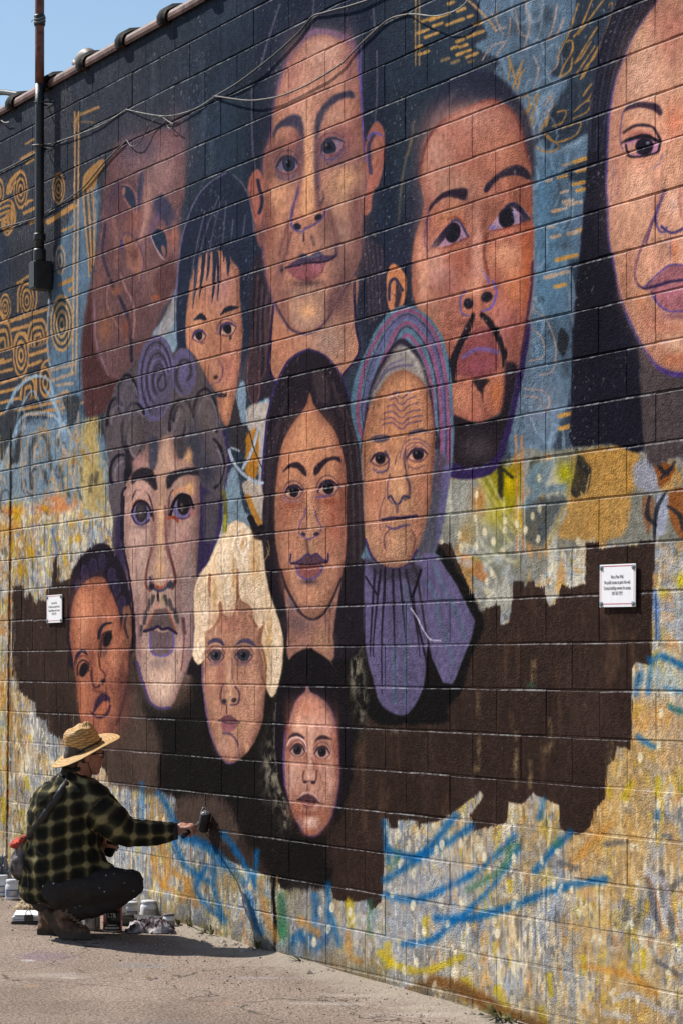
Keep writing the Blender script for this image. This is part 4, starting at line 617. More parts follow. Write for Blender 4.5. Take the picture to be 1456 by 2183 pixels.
def face_right(p):
    """large woman at the right edge"""
    p.P([(1345, -80), (1320, 0), (1303, 41), (1284, 96), (1268, 154), (1257, 275), (1251, 400), (1246, 446), (1237, 548), (1229, 625), (1222, 750), (1221, 860), (1221, 948), (1300, 946), (1376, 955), (1376, 780), (1330, 660), (1310, 500), (1320, 200), (1400, 20), (1420, -80)], (28, 30, 37), 1, 2.5, 2)
    for i in range(6): p.S([(1385 - i * 12, -20), (1345 - i * 12, 80), (1310 - i * 9, 200), (1290 - i * 6, 320)], 4, (58, 62, 76) if i % 2 else (40, 46, 58), .5, 2.5)
    p.B(1260, 700, 40, 120, (22, 24, 30), .6)
    p.P([(1366, 720), (1400, 780), (1456, 800), (1700, 800), (1700, 975), (1456, 975), (1420, 985), (1376, 968)], (74, 67, 64), 1, 3, 2, 3)
    p.P([(1408, -60), (1402, 0), (1384, 27), (1356, 69), (1334, 115), (1315, 165), (1303, 214), (1297, 261), (1295, 316), (1292, 400), (1295, 432), (1297, 501), (1306, 556), (1317, 611), (1330, 660), (1350, 704), (1374, 750), (1400, 785), (1432, 802), (1470, 806), (1540, 790), (1600, 720), (1650, 560), (1660, 300), (1620, 60), (1560, -60)], (76, 66, 112), 1, 2)
    SK = (190, 143, 114)
    p.P([(1416, -60), (1405, 0), (1388, 27), (1360, 69), (1338, 115), (1319, 165), (1308, 214), (1302, 261), (1300, 316), (1297, 400), (1300, 432), (1302, 501), (1311, 556), (1322, 611), (1335, 658), (1355, 702), (1378, 745), (1404, 776), (1434, 791), (1470, 794), (1540, 780), (1594, 716), (1644, 560), (1654, 300), (1614, 60), (1560, -60)], SK, 1, 2, rim=(.15, .5))
    p.B(1440, 60, 50, 60, (172, 116, 96), .7); p.B(1370, 160, 40, 80, (196, 154, 128), .6); p.B(1345, 450, 40, 80, (194, 148, 118), .6); p.B(1440, 260, 24, 40, (192, 122, 92), .7); p.B(1330, 600, 12, 50, (168, 118, 90), .6); p.B(1345, 280, 14, 40, (182, 130, 100), .5)
    p.B(1440, 765, 34, 20, (184, 116, 84), .8); p.B(1440, 735, 24, 18, (200, 160, 130), .8); p.B(1368, 640, 14, 30, (186, 128, 90), .6); p.B(1420, 700, 50, 14, (184, 124, 100), .6)
    p.B(1320, 330, 14, 120, (160, 112, 92), .5); p.B(1400, 420, 14, 50, (160, 110, 90), .5); p.B(1345, 560, 16, 60, (168, 118, 94), .5); p.B(1372, 330, 40, 40, (170, 118, 96), .5); p.B(1390, 680, 30, 30, (168, 112, 88), .5); p.B(1400, 730, 30, 30, (176, 126, 100), .4); p.B(1370, 400, 30, 40, (200, 156, 128), .6)
    p.P([(1331, 240), (1342, 224), (1366, 219), (1402, 222), (1414, 239), (1408, 248), (1394, 237), (1366, 231), (1344, 235)], (58, 46, 54), 1, 2); p.S([(1331, 240), (1326, 265), (1324, 300), (1330, 320)], 2.4, (96, 80, 110), .8, 1.4)
    p.S([(1331, 284), (1358, 269), (1391, 271), (1402, 285), (1410, 300)], 5, (46, 38, 44), .9, 1.6); p.B(1365, 287, 30, 9, (134, 84, 72), .8)
    p.P([(1334, 309), (1353, 297), (1380, 294), (1408, 309), (1406, 325), (1375, 335), (1345, 334)], (158, 112, 130), 1, 1.2); p.P([(1340, 314), (1356, 306), (1360, 330), (1346, 330)], (176, 130, 106), .9, 1.4); p.E(1376, 314, 20, 19, (26, 26, 32), 1, 0, 1.4)
    p.S([(1328, 306), (1345, 298), (1378, 291), (1400, 300), (1412, 306)], [3, 8, 9, 7, 3], (26, 24, 30), 1, 1.2); p.S([(1336, 310), (1342, 332), (1360, 336), (1390, 331), (1406, 324), (1410, 308)], 4, (34, 30, 38), .95, 1.2); p.E(1383, 306, 4, 3, (120, 124, 140), .8)
    p.S([(1416, 330), (1408, 350), (1396, 362)], 2, (110, 100, 130), .6, 1.4)
    p.S([(1417, 408), (1404, 450), (1392, 478), (1380, 520)], [8, 6, 5, 3], (98, 74, 98), .85, 2); p.B(1440, 435, 20, 30, (208, 166, 144), .9); p.S([(1404, 440), (1400, 470), (1406, 490), (1416, 497), (1424, 486)], 4, (90, 76, 120), .85, 1.4); p.S([(1412, 484), (1424, 494), (1440, 497), (1460, 487), (1476, 470)], 6, (66, 56, 90), .9, 1.6); p.S([(1451, 395), (1452, 440), (1456, 470)], 4, (178, 110, 90), .6, 3)
    p.S([(1388, 487), (1366, 537), (1355, 583), (1363, 612)], 4.4, (120, 84, 96), .75, 2); p.B(1440, 535, 9, 24, (180, 116, 84), .7); p.S([(1431, 505), (1431, 555)], 2, (120, 100, 110), .8, 1)
    p.P([(1377, 614), (1397, 596), (1424, 570), (1446, 563), (1480, 570), (1520, 585), (1540, 600), (1500, 600), (1424, 604), (1394, 615)], (140, 92, 94), 1, 1.6); p.P([(1390, 618), (1456, 603), (1530, 606), (1520, 648), (1480, 662), (1435, 664), (1408, 650)], (156, 102, 104), 1, 1.8); p.B(1430, 625, 22, 12, (176, 112, 120), .6)
    p.S([(1362, 608), (1376, 616), (1400, 611), (1430, 602), (1470, 598), (1530, 602)], [2, 6, 7, 6, 6, 3], (52, 42, 70), 1, 1.3); p.S([(1390, 625), (1405, 650), (1430, 665), (1470, 662)], 4, (92, 74, 130), .85, 1.4); p.S([(1377, 612), (1410, 580), (1432, 566), (1456, 566)], 3.4, (84, 70, 120), .8, 1.4); p.B(1445, 675, 40, 8, (130, 90, 90), .7)
    p.P([(1402, 780), (1432, 793), (1470, 796), (1470, 806), (1430, 803), (1408, 792)], (82, 62, 118), .9, 1.6)
    for pts in [[(1310, 360), (1306, 400), (1304, 430)], [(1322, 380), (1318, 420)], [(1316, 330), (1312, 380)]]: p.S(pts, 2, (130, 104, 110), .6, 1.2)
def face_curls(p):
    """curly haired man with moustache"""
    H = (80, 74, 74)
    p.P([(225, 880), (240, 850), (250, 820), (275, 790), (300, 760), (315, 735), (335, 716), (358, 735), (372, 752), (395, 742), (420, 760), (440, 800), (455, 830), (466, 868), (480, 915), (491, 975), (489, 1030), (478, 1070), (474, 1125), (456, 1172), (440, 1210), (421, 1238), (418, 1100), (400, 980), (300, 1000), (290, 1200), (284, 1290), (266, 1230), (250, 1188), (240, 1150), (244, 1110), (234, 1060), (234, 980), (226, 930)], H, 1, 2)
    p.P([(428, 1040), (440, 1040), (476, 1075), (472, 1125), (455, 1172), (439, 1210), (421, 1238), (423, 1150)], (50, 42, 72), 1, 2); p.P([(440, 1060), (470, 1060), (462, 1140), (440, 1150)], (74, 70, 72), .9, 5); p.S([(480, 920), (490, 975), (486, 1030), (474, 1075), (472, 1125), (455, 1172), (430, 1226)], 6, (52, 40, 78), .9, 1.6)
    p.P([(250, 1110), (262, 1100), (270, 1180), (284, 1290), (270, 1250), (250, 1190)], (52, 44, 74), .9, 3)
    V = (92, 86, 112)
    p.E(336, 808, 39, 92, V, 1, 4); p.E(340, 806, 34, 84, (78, 74, 88), 1, 4, 3)
    for k in range(7):
        r = 1 - k * .125; p.S([(336 + k * 1.2 + math.cos(a) * 37 * r, 806 + k * 1 + math.sin(a) * 88 * r) for a in np.linspace(2.0, 6.0, 12)], 3, (50, 50, 58) if k % 2 else (96, 92, 124), .8, 1.4)
    p.S([(348, 800), (340, 815), (344, 832), (356, 826), (354, 800), (340, 785), (330, 810), (336, 840)], 4, (54, 52, 60), .9, 1.4)
    p.E(395, 795, 26, 52, V, 1, 0); p.S([(402, 810), (410, 800), (408, 775), (394, 768), (382, 785), (380, 815), (390, 835)], 7, (60, 58, 62), .9, 2); p.E(394, 798, 9, 24, (96, 92, 120), .8, 0, 3)
    for x, y, rx, ry, a0, a1 in [(275, 850, 20, 50, 2.4, 6.2), (290, 920, 26, 60, 1.0, 5.6), (390, 910, 26, 58, 3.0, 7.6), (386, 900, 13, 34, 3.2, 7.4), (440, 900, 26, 70, 3.3, 6.6), (262, 1010, 24, 40, 2.6, 4.9), (288, 940, 16, 38, .6, 4.4), (250, 900, 18, 50, 3.0, 5.5), (440, 990, 40, 60, 5.2, 7.3)]:
        p.S([(x + math.cos(a) * rx, y + math.sin(a) * ry) for a in np.linspace(a0, a1, 14)], 5.4, (30, 31, 37), .95, 1.4); p.S([(x + 5 + math.cos(a) * rx * .8, y + 6 + math.sin(a) * ry * .8) for a in np.linspace(a0 + .2, a1 - .2, 14)], 4, (116, 108, 110), .6, 1.8)
    p.P([(250, 830), (268, 806), (284, 815), (292, 850), (286, 900), (262, 900), (250, 870)], (88, 82, 90), .6, 5); p.B(395, 880, 22, 40, (92, 84, 78), .6); p.B(440, 890, 20, 50, (92, 82, 76), .6); p.B(420, 960, 20, 50, (56, 60, 68), .7); p.B(280, 920, 20, 40, (90, 84, 80), .6); p.B(445, 1010, 20, 30, (44, 46, 56), .7); p.P([(268, 1000), (276, 985), (284, 1000), (286, 1030), (272, 1036), (266, 1020)], (26, 26, 30), 1, 2); p.P([(275, 960), (282, 975), (290, 990), (280, 1000), (268, 985)], (30, 30, 34), .9, 3)
    SK = (168, 134, 116)
    p.P([(286, 1005), (286, 985), (304, 972), (318, 945), (330, 950), (345, 936), (368, 929), (374, 952), (384, 975), (400, 955), (411, 960), (412, 985), (425, 1010), (429, 1050), (428, 1082), (425, 1165), (420, 1233), (418, 1316), (412, 1390), (404, 1418), (391, 1446), (377, 1487), (364, 1508), (342, 1509), (322, 1497), (310, 1466), (294, 1411), (288, 1340), (285, 1302), (276, 1220), (267, 1165), (266, 1082), (268, 1040)], SK, 1, 1.8, rim=(.17, .75))
    p.P([(322, 935), (338, 935), (342, 960), (334, 1000), (322, 998), (320, 960)], (62, 64, 74), .95, 3); p.P([(384, 935), (395, 940), (402, 960), (392, 978), (382, 975), (374, 945)], (66, 62, 62), 1, 3)
    p.B(360, 980, 14, 40, (188, 152, 124), .7); p.B(405, 975, 8, 14, (206, 164, 110), .8); p.B(300, 985, 14, 20, (160, 120, 112), .7)
    p.B(345, 1130, 9, 100, (200, 156, 110), .9, 2); p.B(343, 1215, 13, 22, (200, 150, 104), .8); p.B(385, 1180, 24, 60, (172, 130, 114), .7); p.B(395, 1150, 12, 30, (182, 132, 118), .6); p.B(285, 1200, 12, 90, (182, 142, 120), .7); p.B(405, 1250, 10, 80, (142, 120, 114), .7)
    p.B(345, 1440, 40, 50, (196, 158, 130), .8); p.B(340, 1415, 26, 14, (140, 116, 104), .8); p.B(400, 1350, 8, 60, (150, 122, 118), .7)
    p.B(330, 1120, 8, 70, (134, 98, 86), .6); p.B(362, 1110, 7, 60, (128, 92, 82), .6); p.B(300, 1150, 24, 40, (182, 146, 128), .6); p.B(280, 1320, 8, 80, (150, 112, 100), .6); p.B(384, 1290, 10, 60, (128, 98, 92), .6); p.B(312, 1300, 10, 40, (150, 112, 98), .6); p.B(345, 1470, 20, 30, (206, 170, 142), .7); p.B(402, 1400, 8, 50, (134, 104, 98), .6)
    p.P([(284, 1011), (304, 998), (329, 1004), (338, 1040), (330, 1044), (312, 1026), (296, 1024), (284, 1032)], (38, 34, 38), 1, 2.4); p.P([(358, 1040), (360, 1014), (387, 1001), (420, 998), (428, 1014), (398, 1013), (376, 1026), (366, 1040)], (38, 36, 40), 1, 2.4)
    p.S([(286, 1060), (295, 1045), (315, 1050), (326, 1075), (330, 1110)], 3, (50, 40, 46), .8, 1.4); p.S([(362, 1100), (364, 1060), (372, 1045)], 2.6, (70, 50, 54), .7, 1.6)
    p.B(306, 1045, 18, 12, (172, 134, 118), .8); p.S([(286, 1080), (296, 1068), (312, 1070)], 6, (168, 84, 50), .8, 2.4); p.S([(372, 1054), (390, 1042), (412, 1052)], 7, (192, 134, 96), .8, 3); p.B(408, 1040, 10, 14, (210, 160, 100), .7)
    p.E(304, 1094, 20, 27, (104, 96, 132), 1, 0, 1.4); p.E(304, 1092, 13, 22, (44, 40, 42), 1, 0, 1.6); p.E(303, 1092, 7, 14, (66, 60, 58), .8, 0, 3); p.S([(284, 1092), (292, 1073), (306, 1069), (320, 1080), (326, 1100)], 5, (34, 28, 34), .95, 1.4); p.S([(284, 1098), (292, 1114), (306, 1120), (320, 1110)], 4, (60, 50, 76), .9, 1.4); p.B(304, 1124, 20, 5, (120, 96, 92), .7)
    p.E(392, 1082, 23, 25, (112, 102, 138), 1, 0, 1.4); p.E(394, 1076, 14, 23, (28, 26, 26), 1, 0, 1.6); p.E(390, 1082, 3, 10, (96, 88, 76), .8, 0, 2); p.S([(366, 1098), (374, 1070), (390, 1055), (408, 1062), (414, 1084)], 5.5, (26, 22, 26), .95, 1.3); p.S([(368, 1102), (386, 1106), (402, 1104), (413, 1090)], 3.6, (96, 64, 84), .9, 1.4); p.S([(362, 1106), (372, 1103), (382, 1112)], 5, (150, 66, 40), .8, 2); p.B(412, 1092, 7, 10, (160, 100, 90), .7)
    p.S([(326, 1170), (316, 1210), (313, 1245), (322, 1260)], 4.4, (110, 66, 54), .85, 1.6); p.S([(358, 1165), (368, 1200), (376, 1235), (370, 1255)], 6, (96, 54, 48), .8, 2); p.S([(334, 1085), (332, 1150), (322, 1190)], 5, (140, 96, 82), .6, 3); p.S([(355, 1080), (357, 1150), (362, 1190)], 4.6, (122, 80, 72), .75, 2)
    p.P([(326, 1226), (332, 1244), (344, 1250), (356, 1244), (362, 1228), (358, 1246), (344, 1258), (330, 1252)], (150, 70, 40), .9, 2); p.S([(322, 1232), (328, 1252), (344, 1260), (358, 1252), (366, 1240)], 5, (68, 68, 86), .95, 1.4); p.E(326, 1251, 6, 7, (34, 36, 46), 1, 20, 1.5); p.E(366, 1248, 8, 7, (54, 54, 62), 1, -30, 2)
    p.S([(339, 1262), (340, 1286)], 3.4, (40, 26, 34), .95, 1); p.P([(334, 1288), (340, 1283), (346, 1296), (358, 1298), (334, 1300)], (190, 130, 110), .9, 1.6); p.B(350, 1280, 7, 12, (150, 128, 90), .8)
    p.P([(332, 1302), (346, 1298), (359, 1299), (368, 1322), (377, 1348), (350, 1340), (340, 1336), (330, 1342), (310, 1346), (322, 1322)], (98, 80, 76), 1, 1.6); p.S([(332, 1302), (322, 1322), (310, 1345)], 2.6, (160, 84, 50), .8, 1.4); p.S([(359, 1299), (368, 1322), (377, 1348)], 2.6, (160, 84, 50), .8, 1.4)
    p.P([(321, 1347), (334, 1345), (348, 1349), (362, 1346), (371, 1350), (371, 1385), (356, 1398), (330, 1396), (321, 1376)], (104, 84, 84), 1, 1.6); p.S([(322, 1350), (322, 1378), (331, 1396), (356, 1398), (371, 1384), (371, 1350)], 3, (96, 86, 150), .9, 1.3); p.S([(309, 1346), (328, 1341), (338, 1336), (348, 1342), (362, 1340), (378, 1351)], 5, (44, 34, 62), 1, 1.2)
    for pts in [[(330, 1272), (326, 1288)], [(322, 1280), (318, 1300)], [(313, 1304), (309, 1330)], [(354, 1272), (360, 1290)], [(364, 1280), (370, 1300)], [(374, 1300), (380, 1326)], [(303, 1335), (300, 1355)]]: p.S(pts, 7, (70, 62, 60), .8, 1.8, 1, 2)
    p.S([(392, 1320), (395, 1350)], 7, (74, 46, 48), .7, 3); p.S([(395, 1340), (392, 1400), (388, 1430)], 2.4, (120, 60, 50), .7, 1.4); p.S([(300, 1270), (296, 1330), (302, 1400)], 4, (150, 104, 92), .6, 3); p.S([(290, 1150), (296, 1300), (300, 1420)], 2, (120, 90, 104), .5, 2)
    p.S([(294, 1411), (310, 1466), (322, 1497), (342, 1510), (364, 1508)], 4, (74, 62, 110), .85, 1.4); p.S([(421, 1238), (418, 1316), (412, 1390)], 2.6, (100, 84, 120), .7, 1.3); p.S([(266, 1060), (266, 1165), (277, 1225), (286, 1302), (289, 1380)], 4, (36, 32, 44), .9, 1.4); p.S([(262, 1150), (262, 1060), (270, 1040)], 4, (30, 30, 36), .9, 1.4)

def face_baby(p):
    """brown baby, lower left"""
    p.P([(218, 1158), (206, 1162), (191, 1172), (176, 1186), (166, 1202), (156, 1220), (152, 1240), (150, 1270), (144, 1315), (145, 1360), (149, 1390), (160, 1425), (280, 1400), (284, 1300), (276, 1250), (262, 1205), (243, 1175), (232, 1162)], (34, 28, 36), 1, 2, 2)
    for x, y in [(200, 1210), (182, 1225), (220, 1200), (240, 1230), (250, 1255), (170, 1255), (262, 1290)]: p.E(x, y, 8, 18, (48, 40, 66), .8, 0, 3); p.S([(x - 7, y), (x - 3, y - 17), (x + 6, y - 14), (x + 8, y + 8)], 2, (70, 62, 90), .5, 1.4)
    SK = (164, 98, 68)
    p.P([(207, 1230), (226, 1235), (237, 1260), (254, 1304), (260, 1337), (270, 1300), (281, 1304), (282, 1370), (276, 1403), (276, 1438), (265, 1493), (254, 1540), (242, 1566), (222, 1580), (205, 1590), (190, 1575), (173, 1529), (166, 1466), (159, 1414), (151, 1364), (153, 1309), (165, 1265), (188, 1238)], SK, 1, 2, rim=(.17, .75))
    p.B(185, 1290, 26, 40, (188, 116, 78), .7); p.B(222, 1270, 10, 36, (136, 78, 54), .7, -10); p.B(242, 1330, 12, 40, (176, 106, 70), .6); p.B(255, 1440, 16, 60, (140, 78, 58), .6); p.B(248, 1400, 16, 26, (184, 110, 76), .7); p.B(215, 1420, 12, 24, (186, 110, 72), .7); p.B(180, 1480, 10, 40, (182, 108, 72), .6); p.B(268, 1500, 14, 50, (92, 58, 46), .7)
    p.B(178, 1330, 14, 40, (196, 128, 90), .7); p.B(205, 1300, 16, 40, (186, 116, 80), .6); p.B(214, 1350, 8, 40, (124, 70, 50), .6); p.B(196, 1400, 8, 40, (130, 74, 54), .6); p.B(250, 1410, 14, 24, (196, 124, 88), .7); p.B(225, 1500, 30, 50, (140, 84, 62), .5); p.B(262, 1460, 10, 60, (104, 62, 50), .7); p.B(240, 1555, 16, 30, (120, 70, 54), .6); p.B(215, 1545, 12, 16, (190, 112, 78), .7)
    p.P([(264, 1300), (272, 1292), (280, 1300), (280, 1370), (274, 1385), (268, 1350)], (120, 80, 56), .9, 2); p.S([(272, 1310), (268, 1335), (275, 1360)], 4, (54, 42, 44), .8, 1.6)
    p.S([(213, 1360), (215, 1345), (224, 1332), (240, 1328)], [5, 7, 7, 3], (42, 34, 46), .95, 1.4); p.S([(162, 1415), (168, 1395), (178, 1388), (188, 1396)], [4, 7, 7, 3], (44, 34, 52), .95, 1.4)
    p.P([(217, 1375), (222, 1352), (232, 1346), (242, 1356), (238, 1372), (228, 1395), (222, 1400)], (120, 76, 58), .9, 1.6); p.E(231, 1362, 9, 18, (30, 26, 28), 1, 18, 1.4); p.S([(216, 1400), (218, 1370), (224, 1350), (240, 1346)], 3, (60, 40, 40), .9, 1.3); p.S([(214, 1420), (212, 1390), (218, 1355)], 2.6, (96, 56, 44), .7, 1.4)
    p.E(180, 1428, 9, 16, (32, 26, 28), 1, 18, 1.4); p.S([(167, 1440), (168, 1418), (178, 1408), (190, 1414), (190, 1430)], 3, (60, 40, 40), .9, 1.3); p.S([(160, 1425), (166, 1406), (180, 1398), (194, 1410), (198, 1435)], 2.6, (110, 62, 46), .8, 1.4)
    p.S([(213, 1400), (216, 1425), (226, 1440), (220, 1460)], 3, (96, 54, 44), .8, 1.6); p.S([(196, 1430), (198, 1450), (204, 1466), (214, 1462)], 4, (84, 48, 42), .85, 1.6); p.E(222, 1452, 6, 4, (54, 34, 36), 1, -30, 1.6); p.S([(200, 1470), (212, 1475), (228, 1478)], 5, (120, 66, 50), .7, 2)
    p.P([(200, 1520), (208, 1490), (220, 1478), (234, 1485), (234, 1500), (222, 1496), (210, 1510)], (62, 42, 60), 1, 1.8); p.P([(204, 1524), (214, 1506), (230, 1494), (232, 1508), (222, 1520), (212, 1528)], (186, 104, 68), .95, 2); p.S([(198, 1520), (210, 1530), (228, 1524), (236, 1505)], 4, (70, 42, 58), .8, 1.6); p.S([(235, 1460), (240, 1475), (250, 1480)], 3, (120, 70, 54), .7, 2)
    p.B(195, 1560, 16, 26, (150, 84, 62), .6); p.S([(282, 1380), (276, 1440), (265, 1495), (250, 1545)], 5, (60, 42, 42), .6, 4)

def face_blonde(p):
    """blonde child"""
    H = (220, 188, 144)
    p.P([(517, 1111), (498, 1113), (473, 1148), (449, 1198), (421, 1239), (417, 1320), (417, 1366), (412, 1397), (424, 1418), (437, 1410), (436, 1440), (450, 1440), (560, 1400), (566, 1440), (570, 1468), (583, 1486), (600, 1444), (606, 1375), (600, 1334), (578, 1265), (567, 1210), (559, 1150), (542, 1140), (530, 1120)], H, 1, 2)
    p.P([(535, 1108), (545, 1130), (556, 1128), (562, 1150), (548, 1150), (540, 1140)], (34, 30, 30), 1, 2)
    p.P([(424, 1418), (437, 1410), (437, 1450), (412, 1440), (400, 1436), (413, 1400)], (28, 24, 24), .95, 2)
    SK = (186, 130, 98)
    p.P([(470, 1300), (475, 1280), (500, 1270), (520, 1284), (545, 1300), (562, 1335), (560, 1372), (567, 1416), (566, 1480), (560, 1537), (543, 1582), (518, 1614), (498, 1626), (484, 1625), (468, 1607), (451, 1566), (440, 1510), (434, 1460), (434, 1416), (438, 1347), (455, 1330)], SK, 1, 1.8, rim=(.17, .75))
    # scalloped fringe locks
    for pts in [[(418, 1250), (450, 1210), (470, 1240), (470, 1300), (462, 1330), (446, 1346), (428, 1352), (417, 1330)], [(468, 1230), (500, 1215), (508, 1260), (502, 1300), (492, 1318), (484, 1318), (474, 1300)], [(508, 1215), (540, 1210), (560, 1280), (560, 1335), (550, 1336), (540, 1316), (536, 1296), (518, 1288), (511, 1268)], [(556, 1270), (590, 1310), (604, 1360), (600, 1430), (584, 1484), (568, 1460), (564, 1410), (556, 1375), (560, 1345)], [(418, 1340), (436, 1345), (438, 1390), (432, 1414), (420, 1412), (414, 1395)]]: p.P(pts, H, 1, 1.8)
    for pts in [[(470, 1290), (470, 1318), (458, 1338), (440, 1350)], [(472, 1285), (476, 1308), (488, 1320), (500, 1312), (508, 1285), (508, 1225)], [(509, 1215), (512, 1275), (536, 1296), (540, 1320), (556, 1342), (566, 1332)], [(560, 1340), (558, 1372), (568, 1412), (566, 1470)], [(449, 1225), (448, 1300), (446, 1330)]]: p.S(pts, 4.6, (146, 94, 62), .9, 1.8)
    for x, y, rx, ry in [(520, 1190, 14, 50), (440, 1310, 12, 40), (545, 1260, 14, 40), (490, 1260, 8, 40), (590, 1400, 10, 50), (425, 1385, 8, 20), (480, 1190, 14, 40)]: p.B(x, y, rx, ry, (228, 202, 166), .7)
    for x, y, rx, ry in [(545, 1200, 10, 50), (500, 1230, 5, 50), (460, 1270, 5, 50), (575, 1360, 8, 50), (518, 1160, 5, 20)]: p.B(x, y, rx, ry, (196, 146, 84), .6)
    for x, y, rx, ry in [(520, 1160, 20, 34), (440, 1290, 16, 40), (488, 1268, 14, 38), (538, 1255, 18, 40), (586, 1400, 14, 44), (426, 1385, 9, 22), (474, 1205, 18, 34), (556, 1300, 14, 34), (575, 1330, 14, 40)]:
        p.S([(x + math.cos(t) * rx * (1 - t / 12), y + math.sin(t + .4) * ry * (1 - t / 12) - t) for t in np.linspace(x % 3, 6 + y % 3, 20)], 3, (172, 128, 84), .38, 1.8); p.S([(x + 3 + math.cos(t) * rx * (1 - t / 12), y + 3 + math.sin(t + .4) * ry * (1 - t / 12) - t) for t in np.linspace(x % 3, 6 + y % 3, 20)], 3, (236, 216, 184), .4, 2)
    p.S([(505, 1190), (500, 1160), (512, 1128), (528, 1126), (532, 1160), (522, 1185), (512, 1165), (518, 1145)], 3.4, (232, 214, 186), .85, 1.4)
    for i in range(18):
        x, y = 425 + p.rng.random() * 160, 1150 + p.rng.random() * 190
        p.S([(x, y), (x + p.rng.normal() * 3, y + 14), (x + p.rng.normal() * 6, y + 30)], 2, [(232, 210, 176), (188, 142, 90)][i % 2], .5, 1.3)
    p.B(500, 1330, 40, 30, (178, 116, 90), .7); p.B(452, 1440, 10, 36, (196, 136, 104), .7); p.B(545, 1470, 16, 40, (192, 138, 106), .7); p.B(475, 1440, 9, 50, (180, 112, 88), .6); p.B(490, 1450, 6, 50, (206, 156, 116), .8); p.B(478, 1590, 16, 20, (200, 144, 116), .8)
    p.P([(444, 1375), (448, 1366), (462, 1360), (476, 1366), (480, 1378), (464, 1370), (452, 1372)], (72, 64, 86), 1, 1.6); p.P([(504, 1378), (510, 1368), (526, 1361), (540, 1366), (548, 1380), (530, 1372), (514, 1372)], (76, 68, 92), 1, 1.6)
    eye(p, 462, 1399, 34, 26, 0, (150, 118, 108), (60, 60, 68), (10, 12), (92, 66, 62), True, glint=True, lw=3); eye(p, 521, 1399, 38, 26, 0, (150, 118, 110), (58, 60, 70), (11, 12), (92, 68, 68), True, glint=True, lw=3); p.B(462, 1416, 16, 4, (120, 92, 100), .6); p.B(521, 1416, 18, 4, (120, 92, 100), .6)
    p.S([(497, 1405), (497, 1440), (501, 1455)], 3, (140, 96, 90), .7, 1.8); p.S([(478, 1460), (471, 1480), (474, 1498), (484, 1502)], 3, (110, 76, 74), .8, 1.4); p.S([(503, 1464), (512, 1478), (508, 1500), (494, 1503)], 3.4, (92, 66, 72), .85, 1.4); p.E(480, 1495, 5, 5, (44, 40, 48), 1, 0, 1.4); p.E(500, 1493, 6, 5, (46, 42, 50), 1, -20, 1.4); p.B(490, 1482, 9, 12, (208, 156, 118), .8)
    p.S([(485, 1504), (485, 1522)], 2.6, (96, 62, 62), .9, 1); p.P([(467, 1536), (478, 1528), (486, 1524), (494, 1526), (513, 1540), (500, 1542), (480, 1541)], (110, 68, 70), 1, 1.4); p.P([(474, 1542), (506, 1543), (502, 1556), (492, 1560), (478, 1557)], (150, 90, 90), 1, 1.4); p.S([(467, 1537), (490, 1542), (513, 1541)], 2.4, (66, 40, 46), .9, 1); p.S([(478, 1563), (494, 1566), (506, 1580), (511, 1600), (511, 1614)], [7, 5, 3, 2, 2], (110, 80, 90), .8, 1.6)
    p.S([(434, 1420), (434, 1460), (440, 1510), (451, 1566), (468, 1607), (484, 1626), (500, 1626)], 3, (110, 80, 120), .7, 1.3)

